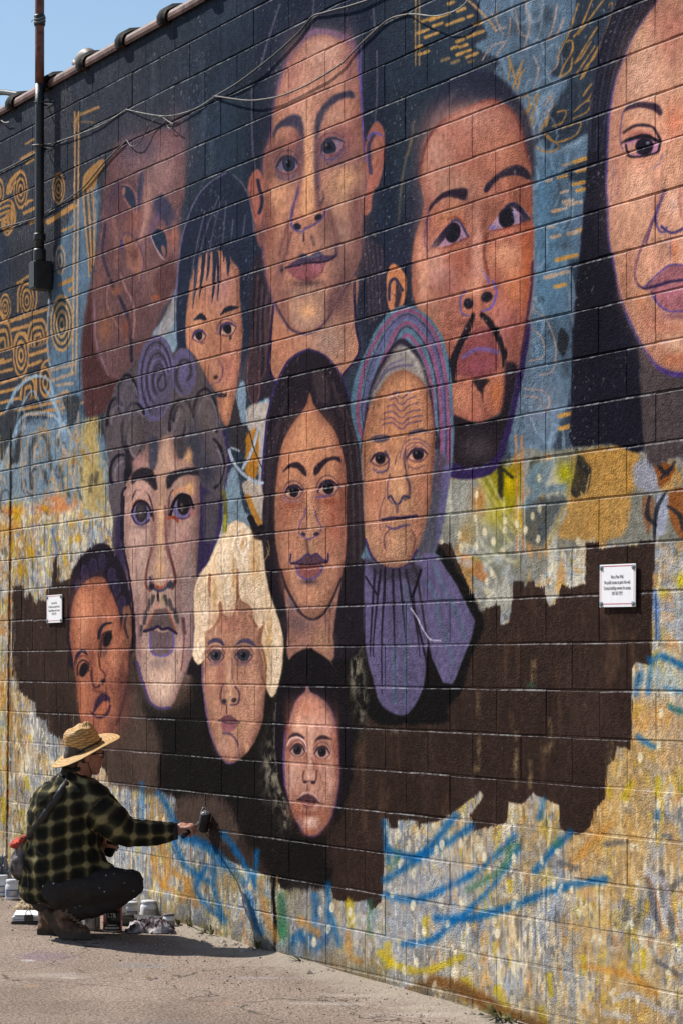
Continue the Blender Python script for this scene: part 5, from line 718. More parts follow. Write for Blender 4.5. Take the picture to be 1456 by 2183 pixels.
def face_woman(p):
    """woman with long black hair in the middle"""
    p.P([(661, 745), (621, 768), (596, 814), (578, 873), (569, 932), (562, 1040), (560, 1150), (572, 1237), (594, 1320), (606, 1365), (619, 1402), (700, 1410), (770, 1380), (782, 1200), (778, 1100), (774, 978), (760, 916), (746, 855), (727, 799), (699, 762)], (34, 30, 34), 1, 2)
    for i in range(5): p.S([(700 + i * 12, 790 + i * 26), (730 + i * 9, 900 + i * 10), (745 + i * 7, 1030), (748 + i * 7, 1200)], 6, (64, 54, 52) if i % 2 else (44, 38, 40), .7, 2.5)
    for i in range(4): p.S([(620 - i * 8, 830 + i * 26), (592 - i * 5, 940), (574 - i * 2, 1080), (570 - i * 2, 1180)], 4, (52, 46, 48), .5, 2)
    p.P([(668, 800), (690, 790), (706, 830), (700, 860), (680, 850)], (66, 58, 56), .7, 4)
    p.S([(661, 745), (621, 767), (595, 814), (577, 873), (568, 932), (561, 1040), (560, 1150)], 4, (50, 42, 78), .85, 1.4); p.S([(661, 745), (699, 761), (728, 799), (747, 855), (762, 916), (775, 985)], 3.4, (52, 44, 80), .7, 1.4)
    SK = (176, 122, 90)
    # neck
    p.P([(608, 1255), (640, 1310), (690, 1310), (726, 1240), (722, 1280), (712, 1350), (706, 1410), (620, 1410), (616, 1330)], (150, 104, 84), 1, 2); p.B(640, 1330, 26, 20, (106, 80, 76), .8); p.B(690, 1370, 20, 30, (180, 130, 92), .7); p.B(625, 1280, 10, 30, (110, 92, 96), .8); p.S([(706, 1300), (704, 1370)], 3, (120, 80, 74), .6, 1.6)
    p.P([(663, 838), (656, 862), (643, 883), (615, 924), (599, 969), (590, 1055), (589, 1150), (592, 1165), (600, 1210), (611, 1251), (627, 1281), (645, 1309), (668, 1321), (690, 1310), (710, 1277), (727, 1237), (738, 1169), (738, 1086), (740, 1025), (733, 972), (717, 923), (688, 885), (670, 862)], SK, 1, 1.8, rim=(.17, .75))
    p.B(655, 940, 34, 50, (186, 134, 98), .7); p.B(700, 950, 20, 50, (182, 130, 98), .5); p.B(612, 1100, 20, 50, (170, 106, 78), .7); p.B(715, 1110, 20, 60, (164, 94, 70), .8); p.B(625, 1180, 24, 50, (186, 124, 92), .6); p.B(700, 1200, 24, 50, (182, 118, 88), .6); p.B(663, 1075, 10, 50, (196, 142, 106), .8); p.B(646, 1060, 8, 40, (138, 92, 74), .6); p.B(680, 1060, 8, 40, (132, 86, 70), .6); p.B(600, 1060, 10, 60, (140, 92, 70), .5); p.B(730, 1060, 8, 70, (132, 82, 62), .6); p.B(664, 1270, 26, 20, (190, 128, 92), .7); p.B(655, 1300, 26, 12, (140, 96, 76), .6); p.B(608, 1230, 10, 36, (150, 90, 62), .5)
    p.P([(605, 1008), (618, 990), (637, 986), (653, 1001), (655, 1015), (649, 1014), (637, 1001), (621, 998)], (44, 34, 38), 1, 1.6); p.P([(670, 1011), (674, 994), (698, 977), (723, 974), (728, 987), (714, 981), (695, 990), (678, 1012)], (44, 34, 40), 1, 1.6)
    eye(p, 628, 1050, 38, 28, -6, (176, 132, 106), (28, 24, 28), (9, 12), (46, 40, 58), True, dx=1); eye(p, 701, 1042, 44, 32, -10, (176, 132, 108), (26, 24, 28), (11, 14), (40, 34, 48), True, dx=1)
    p.S([(607, 1060), (618, 1070), (636, 1068)], 2.4, (100, 84, 130), .7, 1.6); p.B(626, 1078, 16, 8, (150, 84, 60), .7); p.S([(676, 1060), (690, 1060), (706, 1056)], 3, (90, 76, 130), .7, 1.6); p.B(705, 1070, 22, 8, (146, 78, 56), .7)
    p.S([(655, 1085), (652, 1100), (642, 1118), (639, 1135), (646, 1143)], 3, (116, 86, 110), .75, 1.5); p.S([(674, 1090), (678, 1108), (686, 1122), (683, 1138), (676, 1143)], 3, (112, 82, 110), .75, 1.5); p.E(649, 1140, 5, 4, (40, 36, 46), 1, 20, 1.2); p.E(676, 1139, 6, 4, (42, 38, 48), 1, -20, 1.2); p.S([(646, 1142), (660, 1150), (678, 1142)], 3, (104, 84, 120), .8, 1.4); p.B(663, 1122, 9, 14, (200, 144, 110), .8)
    p.S([(656, 1152), (659, 1176)], 5, (96, 64, 64), .7, 1.8); p.B(668, 1168, 8, 10, (160, 122, 84), .6)
    p.P([(622, 1200), (641, 1193), (657, 1181), (666, 1185), (677, 1181), (688, 1191), (700, 1194), (698, 1199), (663, 1204), (636, 1204)], (88, 60, 68), 1, 1.4); p.P([(633, 1207), (663, 1205), (688, 1205), (686, 1221), (671, 1233), (649, 1233), (636, 1222)], (136, 78, 70), 1, 1.6); p.S([(633, 1208), (636, 1222), (649, 1234), (671, 1233), (686, 1220), (688, 1206)], 3.6, (92, 80, 130), .85, 1.4); p.S([(622, 1182), (622, 1202), (640, 1196), (657, 1181), (666, 1186), (677, 1181), (690, 1193), (700, 1196), (701, 1182)], 3, (64, 54, 92), .85, 1.2); p.S([(624, 1202), (663, 1204), (699, 1199)], 2.6, (36, 26, 38), .9, 1); p.B(660, 1241, 20, 6, (70, 56, 62), .85)
    p.S([(600, 1215), (612, 1252), (630, 1286), (646, 1310), (668, 1321), (691, 1309), (711, 1276), (728, 1235)], 4, (52, 42, 44), .85, 1.6)

def face_scarf(p):
    """old woman in a striped headscarf"""
    T, R, V = (82, 112, 126), (126, 82, 106), (94, 90, 124)
    p.P([(869, 652), (833, 666), (800, 708), (788, 738), (766, 783), (751, 836), (750, 885), (762, 932), (770, 975), (780, 1150), (782, 1195), (930, 1190), (928, 1176), (943, 1132), (956, 1045), (964, 993), (968, 925), (967, 870), (963, 804), (955, 754), (941, 713), (921, 683), (899, 664)], T, 1, 2)
    # stripes follow the hood
    def hood(k): return [(775 + 22 * k, 960 - 6 * k), (757 + 20 * k, 885), (768 + 22 * k, 790 + 8 * k), (800 + 17 * k, 715 + 16 * k), (836 + 8 * k, 672 + 18 * k), (870, 655 + 20 * k), (902 - 5 * k, 670 + 20 * k), (930 - 9 * k, 705 + 18 * k), (950 - 11 * k, 770 + 10 * k), (960 - 12 * k, 860), (962 - 12 * k, 960), (955 - 14 * k, 1040)]
    for k, w, c in [(.35, 9, R), (1.1, 7, V), (1.7, 9, R), (2.5, 6, T), (3.0, 8, R), (.8, 3, (70, 66, 84)), (2.1, 3, (60, 56, 70))]: p.S(hood(k), w, c, .85, 1.6, 1)
    p.P([(905, 980), (930, 960), (958, 990), (950, 1060), (938, 1140), (926, 1178), (890, 1186), (905, 1100)], (74, 68, 76), .8, 5); p.P([(946, 1000), (962, 1000), (954, 1060), (942, 1130), (928, 1176), (934, 1110)], V, .9, 3)
    # grey hair and face
    p.P([(858, 722), (836, 740), (814, 774), (798, 806), (785, 850), (775, 920), (771, 970), (790, 960), (930, 960), (928, 900), (922, 840), (910, 793), (896, 758), (876, 732)], (42, 38, 48), 1, 2)
    p.P([(858, 736), (838, 752), (818, 784), (800, 820), (788, 870), (830, 810), (866, 795), (900, 812), (914, 840), (905, 790), (890, 762)], (128, 122, 114), 1, 4); p.S([(800, 830), (822, 796), (850, 782), (880, 780)], 5, (86, 82, 100), .7, 2); p.S([(812, 806), (830, 780), (858, 768)], 3, (90, 86, 110), .7, 1.6); p.S([(866, 744), (884, 764), (900, 800)], 8, (150, 146, 134), .7, 3)
    SK = (176, 126, 92)
    p.P([(865, 790), (834, 800), (810, 830), (788, 873), (779, 912), (773, 963), (776, 1040), (779, 1133), (782, 1160), (794, 1188), (815, 1207), (843, 1212), (870, 1202), (888, 1175), (902, 1135), (916, 1086), (922, 1024), (928, 947), (925, 892), (915, 840), (896, 809)], SK, 1, 2, rim=(.17, .75))
    p.B(865, 830, 34, 26, (180, 128, 92), .7); p.B(860, 900, 40, 30, (172, 118, 84), .6); p.B(800, 1060, 20, 60, (182, 120, 90), .7); p.B(900, 1040, 14, 50, (170, 112, 84), .7); p.B(848, 1000, 12, 60, (194, 142, 104), .7); p.B(848, 1160, 22, 24, (196, 144, 104), .8); p.B(820, 1150, 14, 40, (178, 120, 90), .6); p.B(890, 1120, 12, 40, (172, 112, 84), .6); p.B(808, 1010, 22, 8, (190, 136, 100), .7)
    for i, (y, c) in enumerate([(838, 14), (852, 20), (866, 26), (880, 32), (893, 36), (904, 34)]): p.S([(858 - c - 6, y + 2), (858 - c * .6, y - 2), (852, y + 9), (862, y + 10), (872, y), (872 + c * .8, y - 6)], 2.6, (104, 78, 92), .9, 1.2)
    p.P([(790, 937), (803, 929), (828, 928), (829, 938), (820, 943), (806, 944)], (70, 64, 74), .9, 2); p.P([(870, 931), (876, 920), (899, 914), (918, 922), (898, 923), (880, 928)], (70, 62, 70), .9, 2)
    for r in (1.0, 1.35, 1.7): p.S([(890 - 22 * r, 985 - 4 * r), (884 - 12 * r, 975 - 20 * r + 4), (894, 972 - 22 * r + 2), (892 + 17 * r, 975 - 12 * r)], 2.4, (110, 80, 92), .7, 1.4)
    eye(p, 811, 980, 38, 26, -4, (180, 134, 104), (28, 26, 32), (10, 11), (54, 44, 52), False, dx=1); eye(p, 891, 971, 42, 26, -8, (180, 134, 104), (28, 26, 32), (11, 12), (50, 42, 52), False, dx=2)
    p.S([(822, 962), (830, 978), (828, 1000), (816, 1008), (805, 1008)], 3, (84, 70, 84), .8, 1.4); p.S([(795, 1000), (810, 1006), (824, 1002)], 3, (90, 76, 110), .6, 1.5); p.S([(872, 995), (890, 1000), (906, 992)], 3, (104, 76, 76), .6, 1.6); p.S([(866, 960), (863, 985), (868, 1010)], 3, (90, 70, 78), .7, 1.4); p.S([(868, 975), (872, 1000)], 2, (80, 62, 70), .7, 1.2); p.S([(843, 992), (848, 970), (856, 962)], 2, (90, 66, 62), .7, 1.2)
    p.S([(832, 1012), (827, 1040), (829, 1062), (838, 1074)], 3, (96, 76, 88), .75, 1.6); p.S([(866, 1015), (874, 1035), (874, 1056), (864, 1064)], 5, (84, 64, 66), .75, 2); p.B(852, 1045, 14, 16, (202, 150, 108), .8); p.S([(828, 1062), (834, 1058), (840, 1068), (847, 1076), (854, 1072), (862, 1058), (874, 1062)], 4, (62, 56, 80), .9, 1.3); p.S([(848, 1076), (848, 1092)], 6, (110, 84, 80), .7, 2)
    p.S([(820, 1060), (812, 1085), (809, 1110), (812, 1130)], 2.6, (110, 80, 84), .7, 1.5); p.S([(815, 1109), (835, 1105), (860, 1104), (889, 1100)], [5, 6, 5, 5], (62, 50, 76), .95, 1.3); p.S([(824, 1122), (840, 1128), (860, 1122), (876, 1120)], [3, 6, 5, 3], (96, 74, 100), .8, 2)
    p.S([(822, 1170), (820, 1145), (832, 1128)], 2.6, (90, 66, 70), .7, 1.4); p.S([(878, 1130), (886, 1150), (880, 1180)], 3, (120, 70, 60), .7, 1.6); p.S([(780, 1150), (794, 1188), (816, 1208), (843, 1214), (872, 1204), (890, 1174)], 5, (62, 50, 84), .9, 1.6)
    # tails of the scarf
    V2 = (92, 86, 118)
    p.P([(780, 1192), (800, 1205), (843, 1218), (880, 1206), (905, 1240), (912, 1300), (912, 1371), (909, 1400), (906, 1449), (895, 1486), (874, 1518), (851, 1525), (822, 1511), (807, 1491), (796, 1450), (782, 1393), (777, 1325)], V2, 1, 2)
    p.P([(884, 1200), (905, 1180), (930, 1180), (975, 1248), (999, 1297), (1013, 1325), (1005, 1362), (986, 1408), (974, 1440), (965, 1459), (945, 1456), (922, 1405), (914, 1372), (896, 1300), (886, 1250)], (95, 89, 122), 1, 2, sm=False)
    p.P([(782, 1195), (815, 1206), (843, 1218), (885, 1204), (900, 1215), (884, 1250), (860, 1232), (830, 1240), (800, 1225)], (58, 52, 60), .8, 5)
    for x0, x1 in [(812, 796), (822, 814), (838, 842), (852, 866), (866, 894), (800, 790)]: p.S([(x0, 1215), ((x0 + x1) / 2, 1290), (x1, 1380), (x1 + 1, 1480 if 800 < x1 < 890 else 1400)], [5, 4, 2.4, 2], (40, 36, 50), .85, 1.3)
    p.S([(890, 1240), (882, 1275), (888, 1320), (900, 1370), (912, 1420)], 4, (36, 32, 42), .8, 1.4); p.S([(886, 1212), (892, 1240), (905, 1330), (914, 1372)], 4, (52, 46, 50), .8, 1.4); p.S([(898, 1216), (888, 1250), (880, 1272)], 4.4, (26, 24, 34), .9, 1.2); p.S([(780, 1230), (800, 1262), (804, 1268)], 3, (30, 28, 40), .8, 1.2)
    for pts in [[(925, 1200), (950, 1260), (980, 1320), (990, 1360)], [(930, 1300), (945, 1350), (970, 1420)], [(868, 1250), (866, 1330), (866, 1500)], [(915, 1240), (935, 1290)], [(842, 1380), (842, 1500)]]: p.S(pts, 6, (74, 106, 116), .5, 2.5, 1.5, 2)
    p.S([(876, 1297), (890, 1318), (898, 1335), (908, 1352), (918, 1364), (940, 1366)], 2.2, (196, 190, 200), .8, 1)

def face_girl(p):
    """small girl at the bottom"""
    p.P([(657, 1383), (627, 1397), (606, 1430), (594, 1470), (588, 1520), (586, 1579), (592, 1650), (613, 1710), (640, 1770), (660, 1786), (700, 1770), (735, 1705), (748, 1620), (746, 1530), (734, 1463), (710, 1416), (680, 1392)], (27, 24, 26), 1, 2)
    p.S([(664, 1385), (672, 1420), (664, 1460)], 8, (18, 16, 18), .8, 2); p.S([(590, 1500), (586, 1580), (592, 1650)], 2.4, (110, 104, 92), .5, 1.6, 1.5)
    SK = (186, 130, 104)
    p.P([(656, 1463), (650, 1475), (633, 1492), (616, 1538), (606, 1620), (608, 1675), (624, 1730), (644, 1772), (666, 1784), (684, 1776), (711, 1738), (723, 1675), (724, 1606), (716, 1537), (702, 1503), (679, 1482), (664, 1475)], (74, 54, 92), 1, 1.8)
    p.P([(656, 1466), (651, 1477), (635, 1494), (619, 1538), (609, 1620), (611, 1675), (626, 1729), (646, 1768), (666, 1780), (683, 1772), (708, 1737), (720, 1675), (721, 1606), (713, 1538), (699, 1505), (678, 1485), (664, 1477)], SK, 1, 1.8, rim=(.17, .75))
    p.B(660, 1510, 34, 24, (186, 118, 88), .7); p.B(640, 1552, 14, 20, (204, 150, 116), .7); p.B(690, 1545, 20, 26, (192, 136, 112), .6); p.B(625, 1650, 12, 40, (202, 152, 128), .8); p.B(705, 1660, 14, 40, (202, 146, 118), .7); p.B(664, 1590, 7, 60, (206, 156, 130), .8); p.B(635, 1720, 16, 26, (172, 104, 74), .7); p.B(690, 1740, 16, 26, (168, 102, 72), .7); p.B(665, 1750, 14, 20, (216, 172, 150), .9); p.B(664, 1774, 20, 8, (158, 92, 64), .8)
    p.B(652, 1600, 6, 30, (140, 86, 66), .6); p.B(676, 1610, 6, 30, (140, 84, 64), .6); p.B(636, 1590, 20, 16, (160, 104, 82), .6); p.B(690, 1594, 20, 16, (156, 100, 78), .6); p.B(616, 1580, 8, 60, (150, 86, 62), .6); p.B(718, 1600, 6, 70, (150, 84, 60), .6); p.B(660, 1735, 30, 8, (140, 76, 54), .6)
    p.P([(615, 1576), (622, 1566), (634, 1562), (648, 1570), (650, 1576), (634, 1570), (624, 1572)], (62, 44, 46), 1, 1.4); p.P([(672, 1582), (678, 1572), (692, 1568), (710, 1577), (694, 1576), (680, 1578)], (60, 44, 44), 1, 1.4)
    p.S([(614, 1590), (622, 1576), (638, 1572), (652, 1584), (655, 1602)], 2.6, (214, 176, 160), .8, 1.6); p.S([(668, 1590), (676, 1582), (694, 1580), (706, 1590)], 2.4, (150, 100, 74), .7, 1.6)
    eye(p, 636, 1600, 30, 26, 6, (176, 134, 118), (44, 40, 40), (8, 10), (66, 48, 48), True, lw=2.8); eye(p, 688, 1605, 32, 26, 4, (176, 132, 116), (36, 32, 32), (8, 10), (60, 44, 46), True, lw=2.8); p.B(636, 1618, 16, 5, (160, 104, 80), .7); p.B(690, 1622, 16, 5, (156, 100, 76), .7)
    p.S([(667, 1615), (671, 1640)], 3, (140, 92, 76), .7, 1.8); p.S([(649, 1645), (647, 1660), (652, 1668), (660, 1664)], 3, (120, 72, 58), .8, 1.4); p.S([(676, 1642), (675, 1660), (670, 1670), (662, 1664)], 3, (110, 66, 54), .8, 1.4); p.E(652, 1667, 5, 3, (56, 40, 44), 1); p.E(669, 1668, 5, 4, (54, 40, 46), 1); p.B(661, 1655, 7, 10, (218, 168, 144), .9)
    p.S([(657, 1674), (656, 1688)], 2.4, (130, 84, 70), .8, 1.2); p.S([(636, 1703), (648, 1692), (657, 1690), (668, 1692), (682, 1708)], 3, (206, 160, 150), .7, 1.4); p.P([(636, 1705), (648, 1696), (658, 1693), (668, 1697), (680, 1709), (662, 1707)], (88, 56, 58), 1, 1.4); p.P([(645, 1708), (672, 1709), (670, 1720), (658, 1725), (648, 1719)], (140, 84, 72), .95, 1.6); p.S([(635, 1705), (660, 1708), (682, 1711)], 2.4, (46, 30, 34), .9, 1)
    p.S([(680, 1640), (690, 1670), (694, 1690)], 2.4, (150, 96, 76), .6, 1.8); p.S([(610, 1560), (606, 1620), (609, 1676)], 3, (96, 72, 130), .6, 1.4)

def paint_faces(p):
    p.tone, p.gain = .92, 1.4
    face_couple(p); face_tall(p); face_bangs(p); face_goatee(p); face_right(p); face_woman(p)
    face_scarf(p); face_curls(p); face_baby(p); face_blonde(p); face_girl(p)
    # pale loops and panels between the portraits
    W = (150, 164, 172)
    p.P([(494, 1000), (510, 1010), (520, 1080), (545, 1110), (540, 1125), (505, 1110), (482, 1120), (480, 1060)], (118, 140, 150), .95, 2, 2, 2); p.P([(520, 1030), (560, 1030), (560, 1120), (548, 1120), (530, 1070)], (176, 160, 138), .9, 2, 2)
    p.S([(480, 1050), (484, 1090), (482, 1130)], 9, (96, 92, 40), .8, 2); p.S([(483, 1100), (481, 1135)], 4, (150, 150, 40), .8, 1.5); p.S([(531, 1060), (545, 1095), (556, 1115)], 12, (168, 116, 44), .8, 2); p.S([(536, 1105), (548, 1128), (560, 1126)], 14, (30, 27, 28), .95, 1.6)
    p.S([(491, 960), (500, 985), (520, 1010), (548, 1028), (562, 1030)], 7, W, .9, 1.4); p.S([(552, 915), (540, 960), (520, 1000)], 6, W, .85, 1.4); p.S([(534, 920), (545, 960), (562, 1000)], 2.4, (44, 44, 46), .8, 1); p.S([(496, 955), (512, 962)], 4, W, .7, 1.4)

def finish_mural(p):
    p.tone = 0
    """roughness of hand painted block: mottling, pinholes, wear"""
    v = 1 + (p.fbm(3, 3, 4, 61) - .5) * .28 + (p.fbm(48, 48, 2, 62) - .5) * .30 + p.NV * .015
    p.C *= v[..., None]
    lum = p.C.mean(2)
    sp = p.fbm(95, 95, 1, 63); k = np.clip((sp - .86) * 16, 0, 1) * np.clip(1.2 - lum * 2, 0, 1) * np.clip(p.fbm(4, 4, 2, 64) * 2.4 - .5, 0, 1) * np.clip((1150 - p.PY) / 200, .25, 1)
    p.M(k, (190, 184, 176), .5)
    dk = np.clip((p.fbm(70, 70, 1, 65) - .9) * 18, 0, 1)
    p.M(dk, (24, 22, 22), .3)
    p.C = .40 + (p.C - .40) * 1.10
    l = (p.C @ np.array((.3, .59, .11), np.float32))[..., None]; p.C = l + (p.C - l) * (1 - .17 * np.clip((p.PY - 950) / 250, 0, 1))[..., None]
    np.clip(p.C, .055, 1, out=p.C)
# ---------------------------------------------------------------- helpers
def link(o, parent=None):
    COL.objects.link(o)
    if parent: o.parent = parent
    return o
def obj(name, verts, faces, mat, parent=None, smooth=False):
    me = bpy.data.meshes.new(name); me.from_pydata([tuple(v) for v in verts], [], faces); me.update()
    if smooth: me.polygons.foreach_set('use_smooth', [True] * len(me.polygons))
    if mat: me.materials.append(mat)
    return link(bpy.data.objects.new(name, me), parent)
def objbm(name, bm, mat, parent=None, smooth=False):
    me = bpy.data.meshes.new(name); bm.to_mesh(me); bm.free()
    if smooth: me.polygons.foreach_set('use_smooth', [True] * len(me.polygons))
    if mat: me.materials.append(mat)
    return link(bpy.data.objects.new(name, me), parent)
def thing(name, label, cat, loc=(0, 0, 0), rz=0, group=None):
    o = bpy.data.objects.new(name, None); o.empty_display_size = .05; COL.objects.link(o)
    o.location = loc; o.rotation_euler = (0, 0, rz); tag(o, label, cat, group); return o
def tag(o, label=None, cat=None, group=None, kind=None):
    if label: o['label'] = label
    if cat: o['category'] = cat
    if group: o['group'] = group
    if kind: o['kind'] = kind
    return o
def lathe(prof, n=24, tilt=None, cap=True):
    """prof: list of (radius, z)"""
    v, f = [], []
    for r, z in prof:
        for i in range(n):
            a = 2 * math.pi * i / n; v.append(Vector((r * math.cos(a), r * math.sin(a), z)))
    for k in range(len(prof) - 1):
        for i in range(n):
            j = (i + 1) % n; f.append((k * n + i, k * n + j, (k + 1) * n + j, (k + 1) * n + i))
    if cap: f.append(tuple(range(n - 1, -1, -1))); f.append(tuple((len(prof) - 1) * n + i for i in range(n)))
    return v, f
def tube(pts, rad, n=8, cap=True):
    pts = [Vector(p) for p in pts]; m = len(pts)
    rad = [rad] * m if not hasattr(rad, '__len__') else rad
    v, f = [], []; up = None
    for i, p in enumerate(pts):
        d = (pts[min(i + 1, m - 1)] - pts[max(i - 1, 0)]).normalized()
        if up is None:
            up = Vector((0, 0, 1)) if abs(d.z) < .9 else Vector((1, 0, 0))
        a = d.cross(up).normalized(); b = a.cross(d).normalized(); up = b
        for k in range(n):
            t = 2 * math.pi * k / n; v.append(p + (a * math.cos(t) + b * math.sin(t)) * rad[i])
    for i in range(m - 1):
        for k in range(n):
            j = (k + 1) % n; f.append((i * n + k, i * n + j, (i + 1) * n + j, (i + 1) * n + k))
    if cap: f.append(tuple(range(n - 1, -1, -1))); f.append(tuple((m - 1) * n + k for k in range(n)))
    return v, f
def boxm(c, s, bev=0, rot=None):
    bm = bmesh.new(); bmesh.ops.create_cube(bm, size=1)
    bmesh.ops.scale(bm, vec=s, verts=bm.verts)
    if bev: bmesh.ops.bevel(bm, geom=list(bm.edges), offset=bev, segments=2, affect='EDGES', profile=.6)
    if rot: bmesh.ops.rotate(bm, matrix=Euler(rot).to_matrix(), verts=bm.verts)
    bmesh.ops.translate(bm, vec=c, verts=bm.verts); return bm
def curve_pts(pts, n=6):
    p = [Vector(q) for q in pts]; m = len(p); out = []
    for i in range(m - 1):
        a, b, c, d = p[max(i - 1, 0)], p[i], p[i + 1], p[min(i + 2, m - 1)]
        for k in range(n):
            t = k / n; out.append(.5 * (2 * b + (c - a) * t + (2 * a - 5 * b + 4 * c - d) * t * t + (3 * b - a - 3 * c + d) * t ** 3))
    out.append(p[-1]); return out
def merge(*vf):
    V, F = [], []
    for v, f in vf:
        o = len(V); V += list(v); F += [tuple(i + o for i in q) for q in f]
    return V, F
def voxel_mesh(V, F, size, smooth_it=4):
    """union of overlapping closed shells as one continuous surface"""
    me = bpy.data.meshes.new('tmp'); me.from_pydata([tuple(v) for v in V], [], F); me.update()
    o = bpy.data.objects.new('tmp', me); COL.objects.link(o)
    bm = bmesh.new(); bm.from_mesh(me); bmesh.ops.recalc_face_normals(bm, faces=bm.faces); bm.to_mesh(me); bm.free()
    m = o.modifiers.new('r', 'REMESH'); m.mode = 'VOXEL'; m.voxel_size = size
    if smooth_it:
        s = o.modifiers.new('s', 'SMOOTH'); s.iterations = smooth_it; s.factor = .5
    dg = bpy.context.evaluated_depsgraph_get(); dg.update()
    out = bpy.data.meshes.new_from_object(o.evaluated_get(dg))
    bpy.data.objects.remove(o); bpy.data.meshes.remove(me)
    return out
# ---------------------------------------------------------------- materials
def mat(name, col, rough=.7, var=.15, scale=30, bump=0, bscale=120, metal=0, spec=.5, col2=None, coat=0):
    m = bpy.data.materials.new(name); m.use_nodes = True; nt = m.node_tree; b = nt.nodes['Principled BSDF']
    b.inputs['Roughness'].default_value = rough; b.inputs['Metallic'].default_value = metal; b.inputs['Specular IOR Level'].default_value = spec
    tc = nt.nodes.new('ShaderNodeTexCoord'); nz = nt.nodes.new('ShaderNodeTexNoise'); nz.inputs['Scale'].default_value = scale; nz.inputs['Detail'].default_value = 5
    nt.links.new(tc.outputs['Object'], nz.inputs['Vector'])
    cr = nt.nodes.new('ShaderNodeValToRGB'); e = cr.color_ramp.elements
    c2 = col2 or tuple(c * (1 + var) for c in col)
    e[0].position = .35; e[1].position = .65; e[0].color = (*[c * (1 - var) for c in col], 1); e[1].color = (*c2, 1)
    nt.links.new(nz.outputs['Fac'], cr.inputs['Fac']); nt.links.new(cr.outputs['Color'], b.inputs['Base Color'])
    if bump:
        n2 = nt.nodes.new('ShaderNodeTexNoise'); n2.inputs['Scale'].default_value = bscale; n2.inputs['Detail'].default_value = 4
        bp = nt.nodes.new('ShaderNodeBump'); bp.inputs['Strength'].default_value = bump; bp.inputs['Distance'].default_value = .004
        nt.links.new(tc.outputs['Object'], n2.inputs['Vector']); nt.links.new(n2.outputs['Fac'], bp.inputs['Height']); nt.links.new(bp.outputs['Normal'], b.inputs['Normal'])
    return m
def nodes_of(m): return m.node_tree, m.node_tree.nodes['Principled BSDF']
def N(nt, t, **k):
    n = nt.nodes.new(t)
    for a, v in k.items():
        if a in n.inputs.keys() if hasattr(n.inputs, 'keys') else False: n.inputs[a].default_value = v
        else: setattr(n, a, v)
    return n
# ---------------------------------------------------------------- places
FW = Vector((-CA, SA, 0)); RT = Vector((SA, CA, 0)); CAMP = Vector((0, -DIST, EYE))
def gz(x): return EYE - 1.494 - .0295 * (max(-26, min(6, x)) + 12.79)
def ray(px, py): return FW + RT * ((px - CX0) / FOC) + Vector((0, 0, (HOR - py) / FOC))
def on_wall(px, py, off=0):
    d = ray(px, py); t = (DIST - off) / d.y; return CAMP + d * t
def on_ground(px, py):
    d = ray(px, py); t = 12.0
    for _ in range(20): t = (gz((CAMP + d * t).x) - EYE) / d.z
    return CAMP + d * t
# ---------------------------------------------------------------- the painted wall
TX0, TX1, TZ0, TZ1, DEN = -16.6, -7.0, -.2, 5.36, 235
TW, TH = int((TX1 - TX0) * DEN), int((TZ1 - TZ0) * DEN)
gX, gZ = np.meshgrid(TX0 + (np.arange(TW) + .5) / DEN, TZ0 + (np.arange(TH) + .5) / DEN)
gPX, gPY = mark_xy(gX, gZ)
def to_grid(x, y):
    X, Z = wall_xz(x, y); return (X - TX0) * DEN - .5, (Z - TZ0) * DEN - .5
pt = Painter(to_grid, gPX, gPY, gX, gZ)
paint_mural(pt)
img = bpy.data.images.new('mural_paint', TW, TH, alpha=False, float_buffer=False)
buf = np.ones((TH, TW, 4), np.float32); buf[..., :3] = pt.C
img.pixels.foreach_set(buf.ravel()); img.update(); img.pack()
del pt, buf, gX, gZ, gPX, gPY

